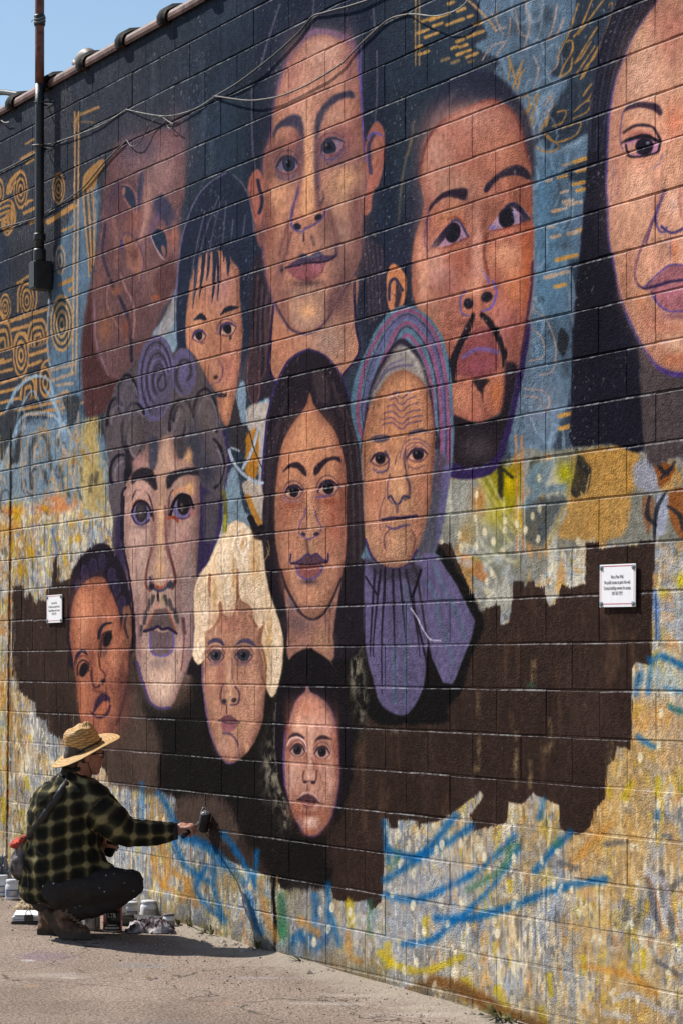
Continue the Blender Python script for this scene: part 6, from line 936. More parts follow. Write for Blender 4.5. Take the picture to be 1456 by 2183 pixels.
def mural_material(name='mural_paint', wear=0):
    m = bpy.data.materials.new(name); m.use_nodes = True; nt, b = nodes_of(m); L = nt.links.new
    b.inputs['Roughness'].default_value = .7; b.inputs['Specular IOR Level'].default_value = .02
    geo = N(nt, 'ShaderNodeNewGeometry'); sep = N(nt, 'ShaderNodeSeparateXYZ'); L(geo.outputs['Position'], sep.inputs[0])
    mx = N(nt, 'ShaderNodeMapRange'); mx.clamp = False; mz = N(nt, 'ShaderNodeMapRange'); mz.clamp = False
    for q, a, c0, c1 in ((mx, 'X', TX0, TX1), (mz, 'Z', TZ0, TZ1)):
        q.inputs['From Min'].default_value = c0; q.inputs['From Max'].default_value = c1; L(sep.outputs[a], q.inputs['Value'])
    com = N(nt, 'ShaderNodeCombineXYZ'); L(mx.outputs[0], com.inputs[0]); L(mz.outputs[0], com.inputs[1])
    ti = N(nt, 'ShaderNodeTexImage'); ti.image = img; ti.extension = 'MIRROR'; ti.interpolation = 'Cubic'; L(com.outputs[0], ti.inputs[0])
    # paint grain on coarse block
    n1 = N(nt, 'ShaderNodeTexNoise'); n1.inputs['Scale'].default_value = 120; n1.inputs['Detail'].default_value = 3; L(geo.outputs['Position'], n1.inputs['Vector'])
    n2 = N(nt, 'ShaderNodeTexNoise'); n2.inputs['Scale'].default_value = 46; n2.inputs['Detail'].default_value = 4; L(geo.outputs['Position'], n2.inputs['Vector'])
    n3 = N(nt, 'ShaderNodeTexNoise'); n3.inputs['Scale'].default_value = 9; n3.inputs['Detail'].default_value = 3; L(geo.outputs['Position'], n3.inputs['Vector'])
    a1 = N(nt, 'ShaderNodeMath'); a1.operation = 'MULTIPLY_ADD'; a1.inputs[1].default_value = .55; L(n2.outputs['Fac'], a1.inputs[0]); L(n1.outputs['Fac'], a1.inputs[2])
    a2 = N(nt, 'ShaderNodeMath'); a2.operation = 'MULTIPLY_ADD'; a2.inputs[1].default_value = .8; L(n3.outputs['Fac'], a2.inputs[0]); L(a1.outputs[0], a2.inputs[2])
    bp = N(nt, 'ShaderNodeBump'); bp.inputs['Distance'].default_value = .0085
    nb = N(nt, 'ShaderNodeTexNoise'); nb.inputs['Scale'].default_value = 2.3; nb.inputs['Detail'].default_value = 3; L(geo.outputs['Position'], nb.inputs['Vector'])
    mb = N(nt, 'ShaderNodeMapRange'); mb.inputs['From Min'].default_value = .35; mb.inputs['From Max'].default_value = .65; mb.inputs['To Min'].default_value = .3; mb.inputs['To Max'].default_value = 1.0; L(nb.outputs['Fac'], mb.inputs['Value']); L(mb.outputs[0], bp.inputs['Strength'])
    L(a2.outputs[0], bp.inputs['Height']); L(bp.outputs['Normal'], b.inputs['Normal'])
    hv = N(nt, 'ShaderNodeHueSaturation'); hv.inputs['Saturation'].default_value = 1.04; hv.inputs['Value'].default_value = .95; L(ti.outputs['Color'], hv.inputs['Color'])
    col = hv.outputs['Color']
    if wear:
        # rubbed arris paint, paled also to paint in the sunlit joint highlight
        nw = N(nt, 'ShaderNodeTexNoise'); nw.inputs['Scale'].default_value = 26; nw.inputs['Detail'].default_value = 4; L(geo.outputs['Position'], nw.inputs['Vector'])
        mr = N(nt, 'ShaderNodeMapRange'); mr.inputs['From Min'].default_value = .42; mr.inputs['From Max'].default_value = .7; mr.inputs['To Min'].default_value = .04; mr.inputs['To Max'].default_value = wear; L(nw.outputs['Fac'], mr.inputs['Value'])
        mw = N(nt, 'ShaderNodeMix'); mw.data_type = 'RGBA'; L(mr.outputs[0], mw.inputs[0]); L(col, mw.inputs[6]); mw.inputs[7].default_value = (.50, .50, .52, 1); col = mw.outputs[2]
    L(col, b.inputs['Base Color'])
    return m
MURAL = mural_material(); WORN_LIT = mural_material('worn_lit_arris', .42)
CH, BL = .2032, .4064
W0, W1 = -21.0, -3.4                             # built length of the wall
ZTOP = EYE + 18.5 * CH
wall = thing('block_wall', 'tall concrete block wall covered by a mural of painted portraits', 'wall', (0, 0, 0))
def block_variant(seed):
    rr = random.Random(seed); w, h = .4028 / 2, .1960 / 2
    per = [(-1, -1), (-.35, -1), (.35, -1), (1, -1), (1, 1), (.35, 1), (-.35, 1), (-1, 1)]
    d = .0072; V = []
    # worn top arris (wide), crisp lower arris
    for k in range(3):
        for a, c in per:
            j = .0011 if k < 2 else 0; top = c > 0
            ix, iz, y = ((.0024, .0066 if top else .0014, -d), (0, 0, -d + (.0046 if top else .0014)), (0, 0, .02))[k]
            V.append((a * (w - ix) + rr.gauss(0, j * .6), y + (rr.gauss(0, j * .5) if k == 1 else 0), c * (h - iz) + rr.gauss(0, j)))
    F = [tuple(range(7, -1, -1))[::-1]]
    for k in range(2):
        for i in range(8):
            j = (i + 1) % 8; F.append((k * 8 + i, (k + 1) * 8 + i, (k + 1) * 8 + j, k * 8 + j))
    return V, F
BV = [block_variant(s) for s in range(10)]
BME = []
for V, F in BV:
    me = bpy.data.meshes.new('block'); me.from_pydata(V, [], F); me.update()
    bm = bmesh.new(); bm.from_mesh(me); bmesh.ops.recalc_face_normals(bm, faces=bm.faces); bm.to_mesh(me); bm.free()
    me.materials.append(MURAL); me.materials.append(WORN_LIT); BME.append(me)
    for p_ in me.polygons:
        if 1 <= p_.index <= 8 and p_.normal.z > .3: p_.material_index = 1  # upward bevels only: wear plus the painted-in highlight
spots = []
for r in range(-1, 26):
    zc = EYE + (17.5 - r - .5) * CH
    x = -8.73 + BL / 2 + (0 if r % 2 else BL / 2)      # running bond
    while x - BL > W0: x -= BL
    while x < W1:
        px, py = mark_xy(x, zc); pl, _ = mark_xy(x - .2, zc); pr, _ = mark_xy(x + .2, zc)
        vis = -30 < px < 1486 and -40 < py < 2200 and zc > gz(x) - .1
        spots.append(((pr - pl) if vis else -1, x, zc)); x += BL
spots.sort(key=lambda q: -q[0])
FV, FF, FI = [], [], []
for i, (sz, x, z) in enumerate(spots):
    k = random.randrange(10); jy, jz, jr = random.gauss(0, .0009), random.gauss(0, .0008), random.gauss(0, .0018)
    # lower courses carry more coats of paint: shallower joints
    dy = .0052 * max(0, min(1, (3.4 - z) / 2.2))
    if i < 300:
        o = bpy.data.objects.new('block', BME[k]); o.location = (x, jy + dy, z + jz); o.rotation_euler = (0, jr, 0); link(o, wall)
    else:
        me = BME[k]; o0 = len(FV); c, s_ = math.cos(jr), math.sin(jr)
        FV += [(x + v.co.x * c + v.co.z * s_, v.co.y + jy + dy, z + jz - v.co.x * s_ + v.co.z * c) for v in me.vertices]
        FF += [tuple(q + o0 for q in p.vertices) for p in me.polygons]; FI += [p.material_index for p in me.polygons]
fo = tag(obj('blocks', FV, FF, MURAL, wall), kind='stuff'); fo.data.materials.append(WORN_LIT); fo.data.polygons.foreach_set('material_index', FI)
objbm('mortar_core', boxm(((W0 + W1) / 2, .1005, ZTOP / 2 - .25), (W1 - W0, .201, ZTOP + .5)), MURAL, wall)
M_ROOF = mat('roof_felt', (.06, .06, .06), .9)
objbm('roof', boxm(((W0 + W1) / 2, 4.2, ZTOP - .25), (W1 - W0, 8, .1)), M_ROOF, wall)
# clay coping tiles with sooty bell ends
M_CLAY = mat('clay_tile', (.10, .040, .028), .6, .45, 14, .8, 45, col2=(.17, .082, .062)); M_SOOT = mat('sooty_clay', (.012, .011, .011), .75, .4, 20, .6, 70, spec=.15)
def coping_profile(k, t):
    P = [(-.030, -.036), (-.038, -.02), (-.037, .002), (-.024, .024), (.02, .046), (.1, .058), (.18, .05), (.225, .03), (.238, 0), (.236, -.04)]
    c = (.1, 0); return [(c[0] + (y - c[0]) * (1 + t), z * (1 + t * 2.2) + k) for y, z in P]
def sweep(profs, xs):
    n = len(profs[0]); V = []; F = []
    for P, x in zip(profs, xs): V += [(x, y, ZTOP + z) for y, z in P]
    for i in range(len(xs) - 1):
        for j in range(n - 1): F.append((i * n + j, i * n + j + 1, (i + 1) * n + j + 1, (i + 1) * n + j))
    F.append(tuple(range(n))); F.append(tuple((len(xs) - 1) * n + j for j in range(n - 1, -1, -1)))
    return V, F
bed = objbm('coping_bed', boxm(((W0 + W1) / 2, .1, ZTOP - .012), (W1 - W0, .19, .02)), M_SOOT, wall)
x = -14.13 - .615 * 11
while x < W1:
    t = obj('coping_tile', *sweep([coping_profile(0, 0)] * 2, [x + .02, x + .60]), M_CLAY, bed, False)
    t.rotation_euler = (0, random.gauss(0, .004), 0); dz = math.tan(t.rotation_euler.y) * x; t.location.z = dz + random.gauss(0, .002)
    obj('tile_bell', *sweep([coping_profile(.004, .02), coping_profile(.012, .16), coping_profile(.012, .2), coping_profile(.012, .2), coping_profile(.004, .1)], [x - .05, x - .035, x, x + .05, x + .062]), M_SOOT, bed, True)
    x += .615
# ---------------------------------------------------------------- ground
def ground_material():
    m = bpy.data.materials.new('asphalt'); m.use_nodes = True; nt, b = nodes_of(m); L = nt.links.new
    b.inputs['Roughness'].default_value = .9; b.inputs['Specular IOR Level'].default_value = .25
    geo = N(nt, 'ShaderNodeNewGeometry'); P = geo.outputs['Position']
    def noise(sc, det=4, rough=.55):
        n = N(nt, 'ShaderNodeTexNoise'); n.inputs['Scale'].default_value = sc; n.inputs['Detail'].default_value = det; n.inputs['Roughness'].default_value = rough; L(P, n.inputs['Vector']); return n.outputs['Fac']
    def ramp(f, a, b_, c0, c1):
        r = N(nt, 'ShaderNodeValToRGB'); e = r.color_ramp.elements; e[0].position = a; e[1].position = b_; e[0].color = (*c0, 1); e[1].color = (*c1, 1); L(f, r.inputs[0]); return r.outputs[0]
    def mix(f, a, b_, bt='MIX'):
        q = N(nt, 'ShaderNodeMix'); q.data_type = 'RGBA'; q.blend_type = bt
        if isinstance(f, float): q.inputs[0].default_value = f
        else: L(f, q.inputs[0])
        for s, v in ((6, a), (7, b_)):
            if isinstance(v, tuple): q.inputs[s].default_value = (*v, 1)
            else: L(v, q.inputs[s])
        return q.outputs[2]
    def rng(f, a, b_, c0, c1):
        q = N(nt, 'ShaderNodeMapRange'); q.interpolation_type = 'SMOOTHSTEP'
        for n_, v in (('From Min', a), ('From Max', b_), ('To Min', c0), ('To Max', c1)): q.inputs[n_].default_value = v
        L(f, q.inputs['Value']); return q.outputs[0]
    base = ramp(noise(1.3, 6), .3, .7, (.21, .162, .132), (.31, .25, .208))
    agg = ramp(noise(85, 3, .75), .36, .64, (.36, .35, .34), (1.5, 1.45, 1.4)); c = mix(1.0, base, agg, 'MULTIPLY')
    vo = N(nt, 'ShaderNodeTexVoronoi'); vo.inputs['Scale'].default_value = 62; L(P, vo.inputs['Vector'])
    c = mix(ramp(vo.outputs['Distance'], .0, .26, (.5, .5, .5), (0, 0, 0)), c, (.30, .25, .21))
    # broad weathering, worn wheel marks and hairline cracks
    c = mix(rng(noise(.45, 5, .6), .42, .62, 0, .55), c, mix(1.0, c, (.62, .58, .55), 'MULTIPLY'))
    vc = N(nt, 'ShaderNodeTexVoronoi'); vc.feature = 'DISTANCE_TO_EDGE'; vc.inputs['Scale'].default_value = .55
    wp = N(nt, 'ShaderNodeVectorMath'); wp.operation = 'ADD'; nv_ = N(nt, 'ShaderNodeTexNoise'); nv_.inputs['Scale'].default_value = 2.5; nv_.inputs['Detail'].default_value = 5; L(P, nv_.inputs['Vector']); L(P, wp.inputs[0]); L(nv_.outputs['Color'], wp.inputs[1]); L(wp.outputs[0], vc.inputs['Vector'])
    c = mix(rng(vc.outputs['Distance'], .002, .008, .7, 0), c, (.02, .017, .015))
    # old spilled paint and scuffs, each with its own outline
    def stain(x, y, rx, ry, rot, col, amt, c, sc=9):
        mp = N(nt, 'ShaderNodeMapping'); mp.vector_type = 'TEXTURE'; mp.inputs['Location'].default_value = (x, y, 0); mp.inputs['Rotation'].default_value = (0, 0, rot); mp.inputs['Scale'].default_value = (rx, ry, 50); L(P, mp.inputs[0])
        ln = N(nt, 'ShaderNodeVectorMath'); ln.operation = 'LENGTH'; L(mp.outputs[0], ln.inputs[0])
        ad = N(nt, 'ShaderNodeMath'); ad.operation = 'MULTIPLY_ADD'; ad.inputs[1].default_value = 2.2; L(noise(sc, 6, .75), ad.inputs[0]); L(ln.outputs['Value'], ad.inputs[2])
        f = rng(ad.outputs[0], 1.15, 2.2, amt, 0); return mix(f, c, col)
    a = math.atan2(RT.y, RT.x)
    for px, py, rx, ry, col, amt in [(95, 2037, .2, .22, (.14, .08, .17), .4), (120, 2078, .25, .12, (.42, .37, .33), .4), (150, 2085, .1, .06, (.5, .45, .4), .45), (62, 2045, .05, .06, (.5, .48, .46), .6), (66, 2104, .05, .06, (.35, .22, .1), .5),
                                     (300, 2055, .2, .1, (.16, .17, .2), .5), (780, 2122, .3, .08, (.45, .4, .36), .45), (960, 2165, .4, .12, (.5, .45, .4), .5), (700, 2140, .3, .06, (.4, .36, .33), .5), (480, 2140, .12, .06, (.34, .22, .15), .4), (900, 2150, .2, .06, (.5, .45, .4), .5), (560, 2085, .3, .05, (.3, .27, .3), .5), (370, 2180, .4, .08, (.15, .13, .12), .4)]:
        g = on_ground(px, py); c = stain(g.x, g.y, rx, ry, a, col, amt, c, 11 if rx > .1 else 20)
    # sandy dirt gathered at the foot of the wall
    sep = N(nt, 'ShaderNodeSeparateXYZ'); L(P, sep.inputs[0]); ad = N(nt, 'ShaderNodeMath'); ad.operation = 'MULTIPLY_ADD'; ad.inputs[1].default_value = .55; L(noise(5, 5), ad.inputs[0]); L(sep.outputs['Y'], ad.inputs[2])
    c = mix(rng(ad.outputs[0], -.12, .2, 0, .85), c, mix(noise(60, 3), (.19, .15, .115), (.44, .38, .31)))
    L(c, b.inputs['Base Color'])
    h = N(nt, 'ShaderNodeMath'); h.operation = 'MULTIPLY_ADD'; h.inputs[1].default_value = .6; L(noise(95, 3, .65), h.inputs[0]); L(noise(34, 3), h.inputs[2])
    bp = N(nt, 'ShaderNodeBump'); bp.inputs['Strength'].default_value = .9; bp.inputs['Distance'].default_value = .011; L(h.outputs[0], bp.inputs['Height']); L(bp.outputs[0], b.inputs['Normal'])
    return m
M_GROUND = ground_material()
xs = [-1500, -200, -60] + [-26 + i * .25 for i in range(129)] + [60, 200, 1500]
ys = [-1500, -300, -80, -30, -14] + [-8 + i * .2 for i in range(41)] + [.1, 30, 300, 1500]
GV = []; GF = []
for y in ys:
    for x in xs:
        near = 1 if (-26 < x < 6 and -8 < y < .05) else 0
        z = gz(x) + near * (.014 * mnoise.noise((x * .9, y * .9, 0)) + .02 * max(0, 1 - abs(y) / .25) * (.5 + mnoise.noise((x * 3, y * 3, 4))))
        GV.append((x, y, z))
nx = len(xs)
for j in range(len(ys) - 1):
    for i in range(nx - 1): GF.append((j * nx + i, j * nx + i + 1, (j + 1) * nx + i + 1, (j + 1) * nx + i))
tag(obj('ground', GV, GF, M_GROUND, None, True), 'worn grey brown asphalt yard with paint spills', 'ground', kind='structure')
def ground_at(px, py):
    g = on_ground(px, py); return Vector((g.x, g.y, gz(g.x) + .014 * mnoise.noise((g.x * .9, g.y * .9, 0))))
# ---------------------------------------------------------------- mast pipe, cables, vent
M_RUST = mat('rusty_pipe', (.13, .042, .028), .6, .4, 25, .5, 90); M_BLACK = mat('black_paint', (.012, .012, .013), .45, .4, 30, .4, 60)
M_WIREW = mat('grey_cable', (.20, .20, .19), .7, .6, 12); M_WIREB = mat('black_cable', (.02, .02, .022), .5)
MX, MY = -14.71, -.082
def cyl(name, z0, z1, r, m, parent, n=18, x=MX, y=MY, bulge=0):
    v, f = lathe([(r, z0), (r * (1 + bulge), z0 + (z1 - z0) * .15), (r * (1 + bulge), z0 + (z1 - z0) * .85), (r, z1)], n); return obj(name, [(a.x + x, a.y + y, a.z) for a in v], f, m, parent, True)
mast = thing('service_mast', 'vertical service pipe, rusty red above the roof and black below', 'pipe', (0, 0, 0))
cyl('upper_pipe', 5.302, 6.7, .030, M_RUST, mast); cyl('lower_pipe', 4.2, 5.30, .030, M_BLACK, mast)
obj('pipe_cap', [(a.x + MX, a.y + MY, a.z + 6.7) for a in lathe([(.03, 0), (.05, .01), (.05, .05), (.02, .09)], 16)[0]], lathe([(.03, 0), (.05, .01), (.05, .05), (.02, .09)], 16)[1], M_RUST, mast, True)
cyl('tape_band', 5.675, 5.745, .0345, M_BLACK, mast, bulge=.08)
for z in (5.72, 5.70): obj('tie_wire', *tube([(MX + .037 * math.cos(t) , MY + .037 * math.sin(t), z + .01 * math.sin(2 * t)) for t in np.linspace(0, 6.28, 20)], .003, 5), M_WIREW, mast)
obj('tie_wire', *tube([(MX - .03, MY - .02, 5.715), (MX - .05, MY - .03, 5.72), (MX - .065, MY - .03, 5.712)], .003, 5), M_WIREW, mast)
cyl('coupling', 4.29, 4.335, .038, M_BLACK, mast, bulge=.06); cyl('coupling', 4.155, 4.235, .040, M_BLACK, mast, bulge=.04)
objbm('junction_box', boxm((MX, MY + .01, 4.065), (.105, .12, .185), .008), M_BLACK, mast)
objbm('box_cover', boxm((MX, MY - .054, 4.065), (.09, .006, .165), .003), M_BLACK, mast)
obj('screw', *tube([(MX - .052, MY - .03, 4.135), (MX - .068, MY - .03, 4.135)], .008, 8), mat('steel', (.35, .35, .36), .35, metal=.8), mast)
for z in (4.896, 5.18):
    objbm('wall_strap', boxm((MX, -.006, z), (.13, .010, .028), .003), M_BLACK, mast)
    obj('strap_loop', *tube([(MX - .05, -.012, z), (MX - .036, MY, z), (MX, MY - .034, z), (MX + .036, MY, z), (MX + .05, -.012, z)], .006, 6), M_BLACK, mast)
def cable(label, pts, r, m, off=.014):
    W = [on_wall(q[0], q[1], q[2] if len(q) > 2 else off) for q in pts]
    return tag(obj('wall_cable', *tube(curve_pts(W, 6), r, 6), m, None, True), label, 'cable', 'cables strung across the wall')
cable('pale cable running from the pipe strap up to the first knot', [(70, 309, .1), (84, 308, .12), (100, 308, .03), (130, 300, .02), (200, 274, .02), (235, 256, .015), (270, 233, .012)], .0032, M_WIREW)
cable('pale cable hanging slack between the first knot and the upper hook', [(270, 233, .012), (305, 241, .03), (345, 247, .04), (375, 245, .03), (419, 231, .02), (458, 206, .012)], .0032, M_WIREW)
cable('thick black cable climbing to the top edge above the tall portrait', [(458, 206, .016), (504, 179, .03), (553, 143, .03), (597, 107, .025), (638, 69, .02), (666, 36, .016), (693, 27, .02), (750, 11, .025), (800, -6, .02), (850, -30, .02)], .005, M_WIREB)
cable('grey cable sagging across the forehead of the tall portrait', [(460, 205, .02), (493, 210, .03), (526, 214, .035), (553, 213, .035), (597, 205, .03), (647, 185, .025), (693, 159, .025), (729, 135, .02), (750, 113, .016), (786, 77, .016), (830, 41, .014), (871, 30, .014)], .0045, mat('worn_cable', (.07, .055, .05), .6, .5, 12))
cable('pale cable dipping beside the gold dashes at the top', [(871, 30, .014), (887, 30, .04), (926, 34, .06), (959, 27, .06), (983, 14, .05), (1000, -4, .03), (1020, -30, .02)], .0032, M_WIREW)
cable('black cable slanting down left from the lower hook past the pipe', [(271, 299, .014), (240, 330, .014), (220, 350, .016), (178, 400, .016), (137, 430, .016), (110, 446, .016), (74, 466, .016), (0, 487, .016), (-60, 510, .016)], .0045, M_WIREB)
cable('thin dark wire looping below the slack pale cable', [(271, 298, .014), (277, 308, .02), (283, 312, .025), (293, 309, .03), (303, 298, .03), (310, 284, .03), (319, 266, .03), (335, 252, .03), (356, 247, .02)], .003, M_WIREB)
cable('small ring of black wire hanging from the slack cable', [(364 + 8 * math.sin(t), 260 - 14 * math.cos(t), .03) for t in np.linspace(0, 6.6, 12)], .003, M_WIREB)
cable('short loose pale wire end crossing the black wire ring', [(345, 247, .03), (352, 253, .04), (362, 260, .05), (370, 264, .05)], .0032, M_WIREW)
cable('short pale wire stub below the coping at the far left', [(4, 257, .02), (10, 261, .03), (16, 261, .03), (21, 260, .03)], .004, M_WIREW)
cable('dark cable resting on the black line left of the pipe', [(-40, 392, .014), (0, 367, .014), (30, 352, .014), (74, 328, .014), (96, 316, .014)], .005, M_WIREB)
# gooseneck vent and hose on the roof
M_VENT = mat('vent_metal', (.20, .17, .15), .55, .3, 20)
vp = on_wall(196, 125, -.35); vt = thing('roof_vent', 'grey gooseneck vent pipe poking up behind the roof coping', 'vent', (vp.x, vp.y, ZTOP - .2))
obj('vent_pipe', *tube(curve_pts([(0.03, 0, 0), (.03, 0, .34), (.02, 0, .42), (-.03, -.01, .465), (-.085, -.02, .455), (-.11, -.025, .42)], 5), .055, 16), M_VENT, vt, True)
obj('vent_rim', *tube([(-.10, -.023, .435), (-.118, -.028, .408)], .064, 16), M_VENT, vt, True)
obj('vent_flashing', *lathe([(.13, 0), (.1, .02), (.065, .08), (.06, .1)], 16), M_ROOF, vt, True).location = (.03, 0, 0)
h = [on_wall(-60, 205, -.06), on_wall(0, 197, -.06), on_wall(30, 200, -.06), on_wall(62, 205, -.06)]
tag(obj('roof_hose', *tube(curve_pts(h, 5), [.02] * 12 + [.016, .014, .01, .006], 10), M_BLACK, None, True), 'black hose lying over the coping at the far left', 'hose')
# ---------------------------------------------------------------- notices
M_SIGN = mat('sign_white', (.78, .77, .80), .35, .03); M_RED = mat('sign_red', (.5, .03, .06), .4, .05); M_INK = mat('sign_ink', (.015, .015, .018), .5, 0); M_SCREW = mat('screw_zinc', (.22, .27, .30), .35, .2, metal=.6)
def text_mesh(body, size, sx=1):
    cu = bpy.data.curves.new('t', 'FONT'); cu.body = body; cu.size = size; cu.align_x = 'CENTER'; cu.align_y = 'CENTER'; cu.offset = size * .012
    o = bpy.data.objects.new('t', cu); COL.objects.link(o); dg = bpy.context.evaluated_depsgraph_get(); dg.update()
    me = bpy.data.meshes.new_from_object(o.evaluated_get(dg)); bpy.data.objects.remove(o); bpy.data.curves.remove(cu)
    for v in me.vertices: v.co = (v.co.x * sx, 0, v.co.y)
    return me
SW, SH = .258, .179
LINES = [('Not a Free Wall.', .037, .0205), ('No public access to paint this wall.', .014, .0205), ('Contact building owners for access.', -.010, .0205), ('937-767-7777', -.033, .0205)]
TXT = [(text_mesh(b_, s_, .66), z_) for b_, z_, s_ in LINES]
def notice(px0, px1, py0, py1, label, ry):
    c = on_wall((px0 + px1) / 2, (py0 + py1) / 2, .014); t = thing('notice_sign', label, 'sign', (c.x, -.0165, c.z), 0, 'notices screwed to the wall'); t.rotation_euler = (0, ry, 0)
    objbm('plate', boxm((0, .001, 0), (SW, .004, SH), .0012), M_SIGN, t)
    V = []; F = []
    for a, b_, c_, d in [(-.112, .0805, .112, .0835), (-.112, -.0775, .112, -.0745), (-.1205, -.068, -.1185, .071), (.1185, -.068, .1205, .071)]:
        k = len(V); V += [(a, -.0018, b_), (c_, -.0018, b_), (c_, -.0018, d), (a, -.0018, d)]; F.append((k, k + 1, k + 2, k + 3))
    obj('border', V, F, M_RED, t)
    for i, (me, z) in enumerate(TXT):
        o = bpy.data.objects.new('lettering', me); o.location = (0, -.0022, z); link(o, t)
        if not me.materials: me.materials.append(M_INK)
    for sx in (-1, 1):
        for sz in (-1, 1):
            v, f = lathe([(.012, 0), (.012, .002), (.009, .0035), (.006, .004), (.006, .0065), (.002, .007)], 12)
            obj('screw', [(q.x + sx * .115, -q.z - .0012, q.y + sz * .076) for q in v], f, M_SCREW, t, False)
notice(1279, 1354, 1203, 1294, 'white notice sign with red border beside the brown paint edge, right of the scarf portrait', .012)
notice(102, 133, 1268, 1328, 'white notice sign with red border beside the brown baby portrait', -.004)
# ---------------------------------------------------------------- paint pots, cloths, papers
M_JAR = mat('jar_plastic', (.62, .63, .66), .4, .12, 12); M_LID = mat('lid_plastic', (.52, .53, .56), .45, .2, 18); M_LABEL = mat('blue_label', (.10, .14, .26), .5, .2, 30); M_LABW = mat('pale_label', (.36, .35, .36), .5, .3, 40)
M_CAN = mat('dark_can', (.02, .02, .022), .35, .3, 20); M_CANRED = mat('red_stripe', (.42, .05, .04), .4, .2); M_TIN = mat('tin', (.42, .42, .43), .35, .2, 30, metal=.7); M_GREY = mat('grey_can', (.20, .20, .22), .5, .35, 25); M_DRIP = mat('dried_paint', (.5, .5, .52), .5, .4, 30)
def band(r, z0, z1, a0, a1, n=14):
    V = []; F = []
    for i in range(n + 1):
        a = a0 + (a1 - a0) * i / n; V += [(r * math.cos(a), r * math.sin(a), z0), (r * math.cos(a), r * math.sin(a), z1)]
    for i in range(n): F.append((2 * i, 2 * i + 2, 2 * i + 3, 2 * i + 1))
    return V, F
FACE = math.atan2(-FW.y, -FW.x)                 # bearing towards the yard
def jar(px, py, w, h, label, lidm=M_LID, labm=M_LABEL, dep=0, turn=0, group='white paint jars'):
    g = ground_at(px, py); t = thing('paint_jar', label, 'jar', (g.x, g.y, g.z), 0, group); r = w / 2
    obj('body', *lathe([(r * .9, 0), (r, .008), (r, h * .62), (r * .97, h * .7), (r * .8, h * .8), (r * .8, h * .86)], 22), M_JAR, t, True)
    obj('lid', *lathe([(r * .88, h * .84), (r * .9, h * .86), (r * .9, h * .98), (r * .82, h), (r * .5, h * 1.0)], 22), lidm, t, True)
    obj('jar_label', *band(r + .0015, h * .16, h * .52, FACE - 1.0 + turn, FACE + 1.0 + turn), labm, t, True)
    obj('label_panel', *band(r + .003, h * .22, h * .46, FACE - .5 + turn, FACE + .7 + turn), M_LABW, t, True)
    return t
jar(279, 1962, .10, .105, 'white paint jar with grey lid right behind the dark red-edged can'); jar(320, 1957, .112, .10, 'wide white paint jar nearest the wall, behind the stained rag', M_LID, M_LABW, 0, .4)
jar(296, 1944, .10, .085, 'white lidded jar farthest back between two jars', M_JAR, M_LABW); jar(361, 1979, .072, .078, 'small white jar with dark lid at the end of the rag', mat('dark_lid', (.10, .09, .10), .5, .3), mat('stained_label', (.3, .2, .2), .5, .5, 60))
jar(28, 1915, .092, .125, 'white paint jar with blue label left of the painter', M_LID, M_LABEL); jar(4, 1908, .092, .13, 'white paint jar with blue label cut by the left photo edge', M_LID, M_LABEL); jar(262, 1966, .05, .105, 'narrow white bottle squeezed behind the dark can', M_LID, M_LABW)
jar(170, 1966, .06, .09, 'small pale pot half hidden behind the boot', M_LID, M_LABW)
def can(px, py, r, h, label, body, stripes, name='paint_can'):
    g = ground_at(px, py); t = thing(name, label, 'can', (g.x, g.y, g.z), 0, 'metal paint cans by the boots')
    obj('body', *lathe([(r, 0), (r, h * .96)], 26, cap=True), body, t, True)
    obj('rim', *lathe([(r, h * .955), (r * 1.04, h * .96), (r * 1.04, h), (r * .93, h), (r * .92, h * .975), (r * .5, h * .97)], 26), M_TIN, t, True)
    obj('bottom_rim', *lathe([(r * 1.03, 0), (r * 1.03, .006), (r, .008)], 26), M_TIN, t, True)
    for a0, a1, z0, z1, mm in stripes: obj('label_band', *band(r + .0012, z0 * h, z1 * h, FACE + a0, FACE + a1), mm, t, True)
    return t, g
jar(228, 1950, .085, .11, 'white jar just behind the dark can, under the thigh', M_LID, M_LABEL)
jar(340, 1940, .07, .07, 'little pale pot against the wall behind the wide jar', M_LID, M_LABW)
c1, g1 = can(241, 1987, .054, .142, 'dark paint can with red edges and white letters beside the boot', M_CAN, [(.95, 1.25, .04, .93, M_CANRED), (-1.25, -.95, .04, .93, M_CANRED), (-.8, .8, .12, .2, M_LABW), (-.5, .6, .25, .29, M_LABW), (-.9, .9, .86, .9, M_CANRED)])
def bent_text(body, size, r, z, parent, m, sx=.8):
    me = text_mesh(body, size, sx)
    for v in me.vertices:
        a = FACE + v.co.x / r; zz = v.co.z + z; v.co = ((r + .002) * math.cos(a), (r + .002) * math.sin(a), zz)
    me.materials.append(m); o = bpy.data.objects.new('lettering', me); link(o, parent)
bent_text('LTR', .034, .054, .092, c1, M_SIGN)
can(195, 1984, .052, .115, 'grey paint can streaked with dried paint under the knee', M_GREY, [(-.9, .5, .12, .8, M_LABW), (.1, .5, .3, .7, M_DRIP), (-.6, -.2, .35, .6, M_GREY), (.7, .9, .2, .95, M_DRIP)])
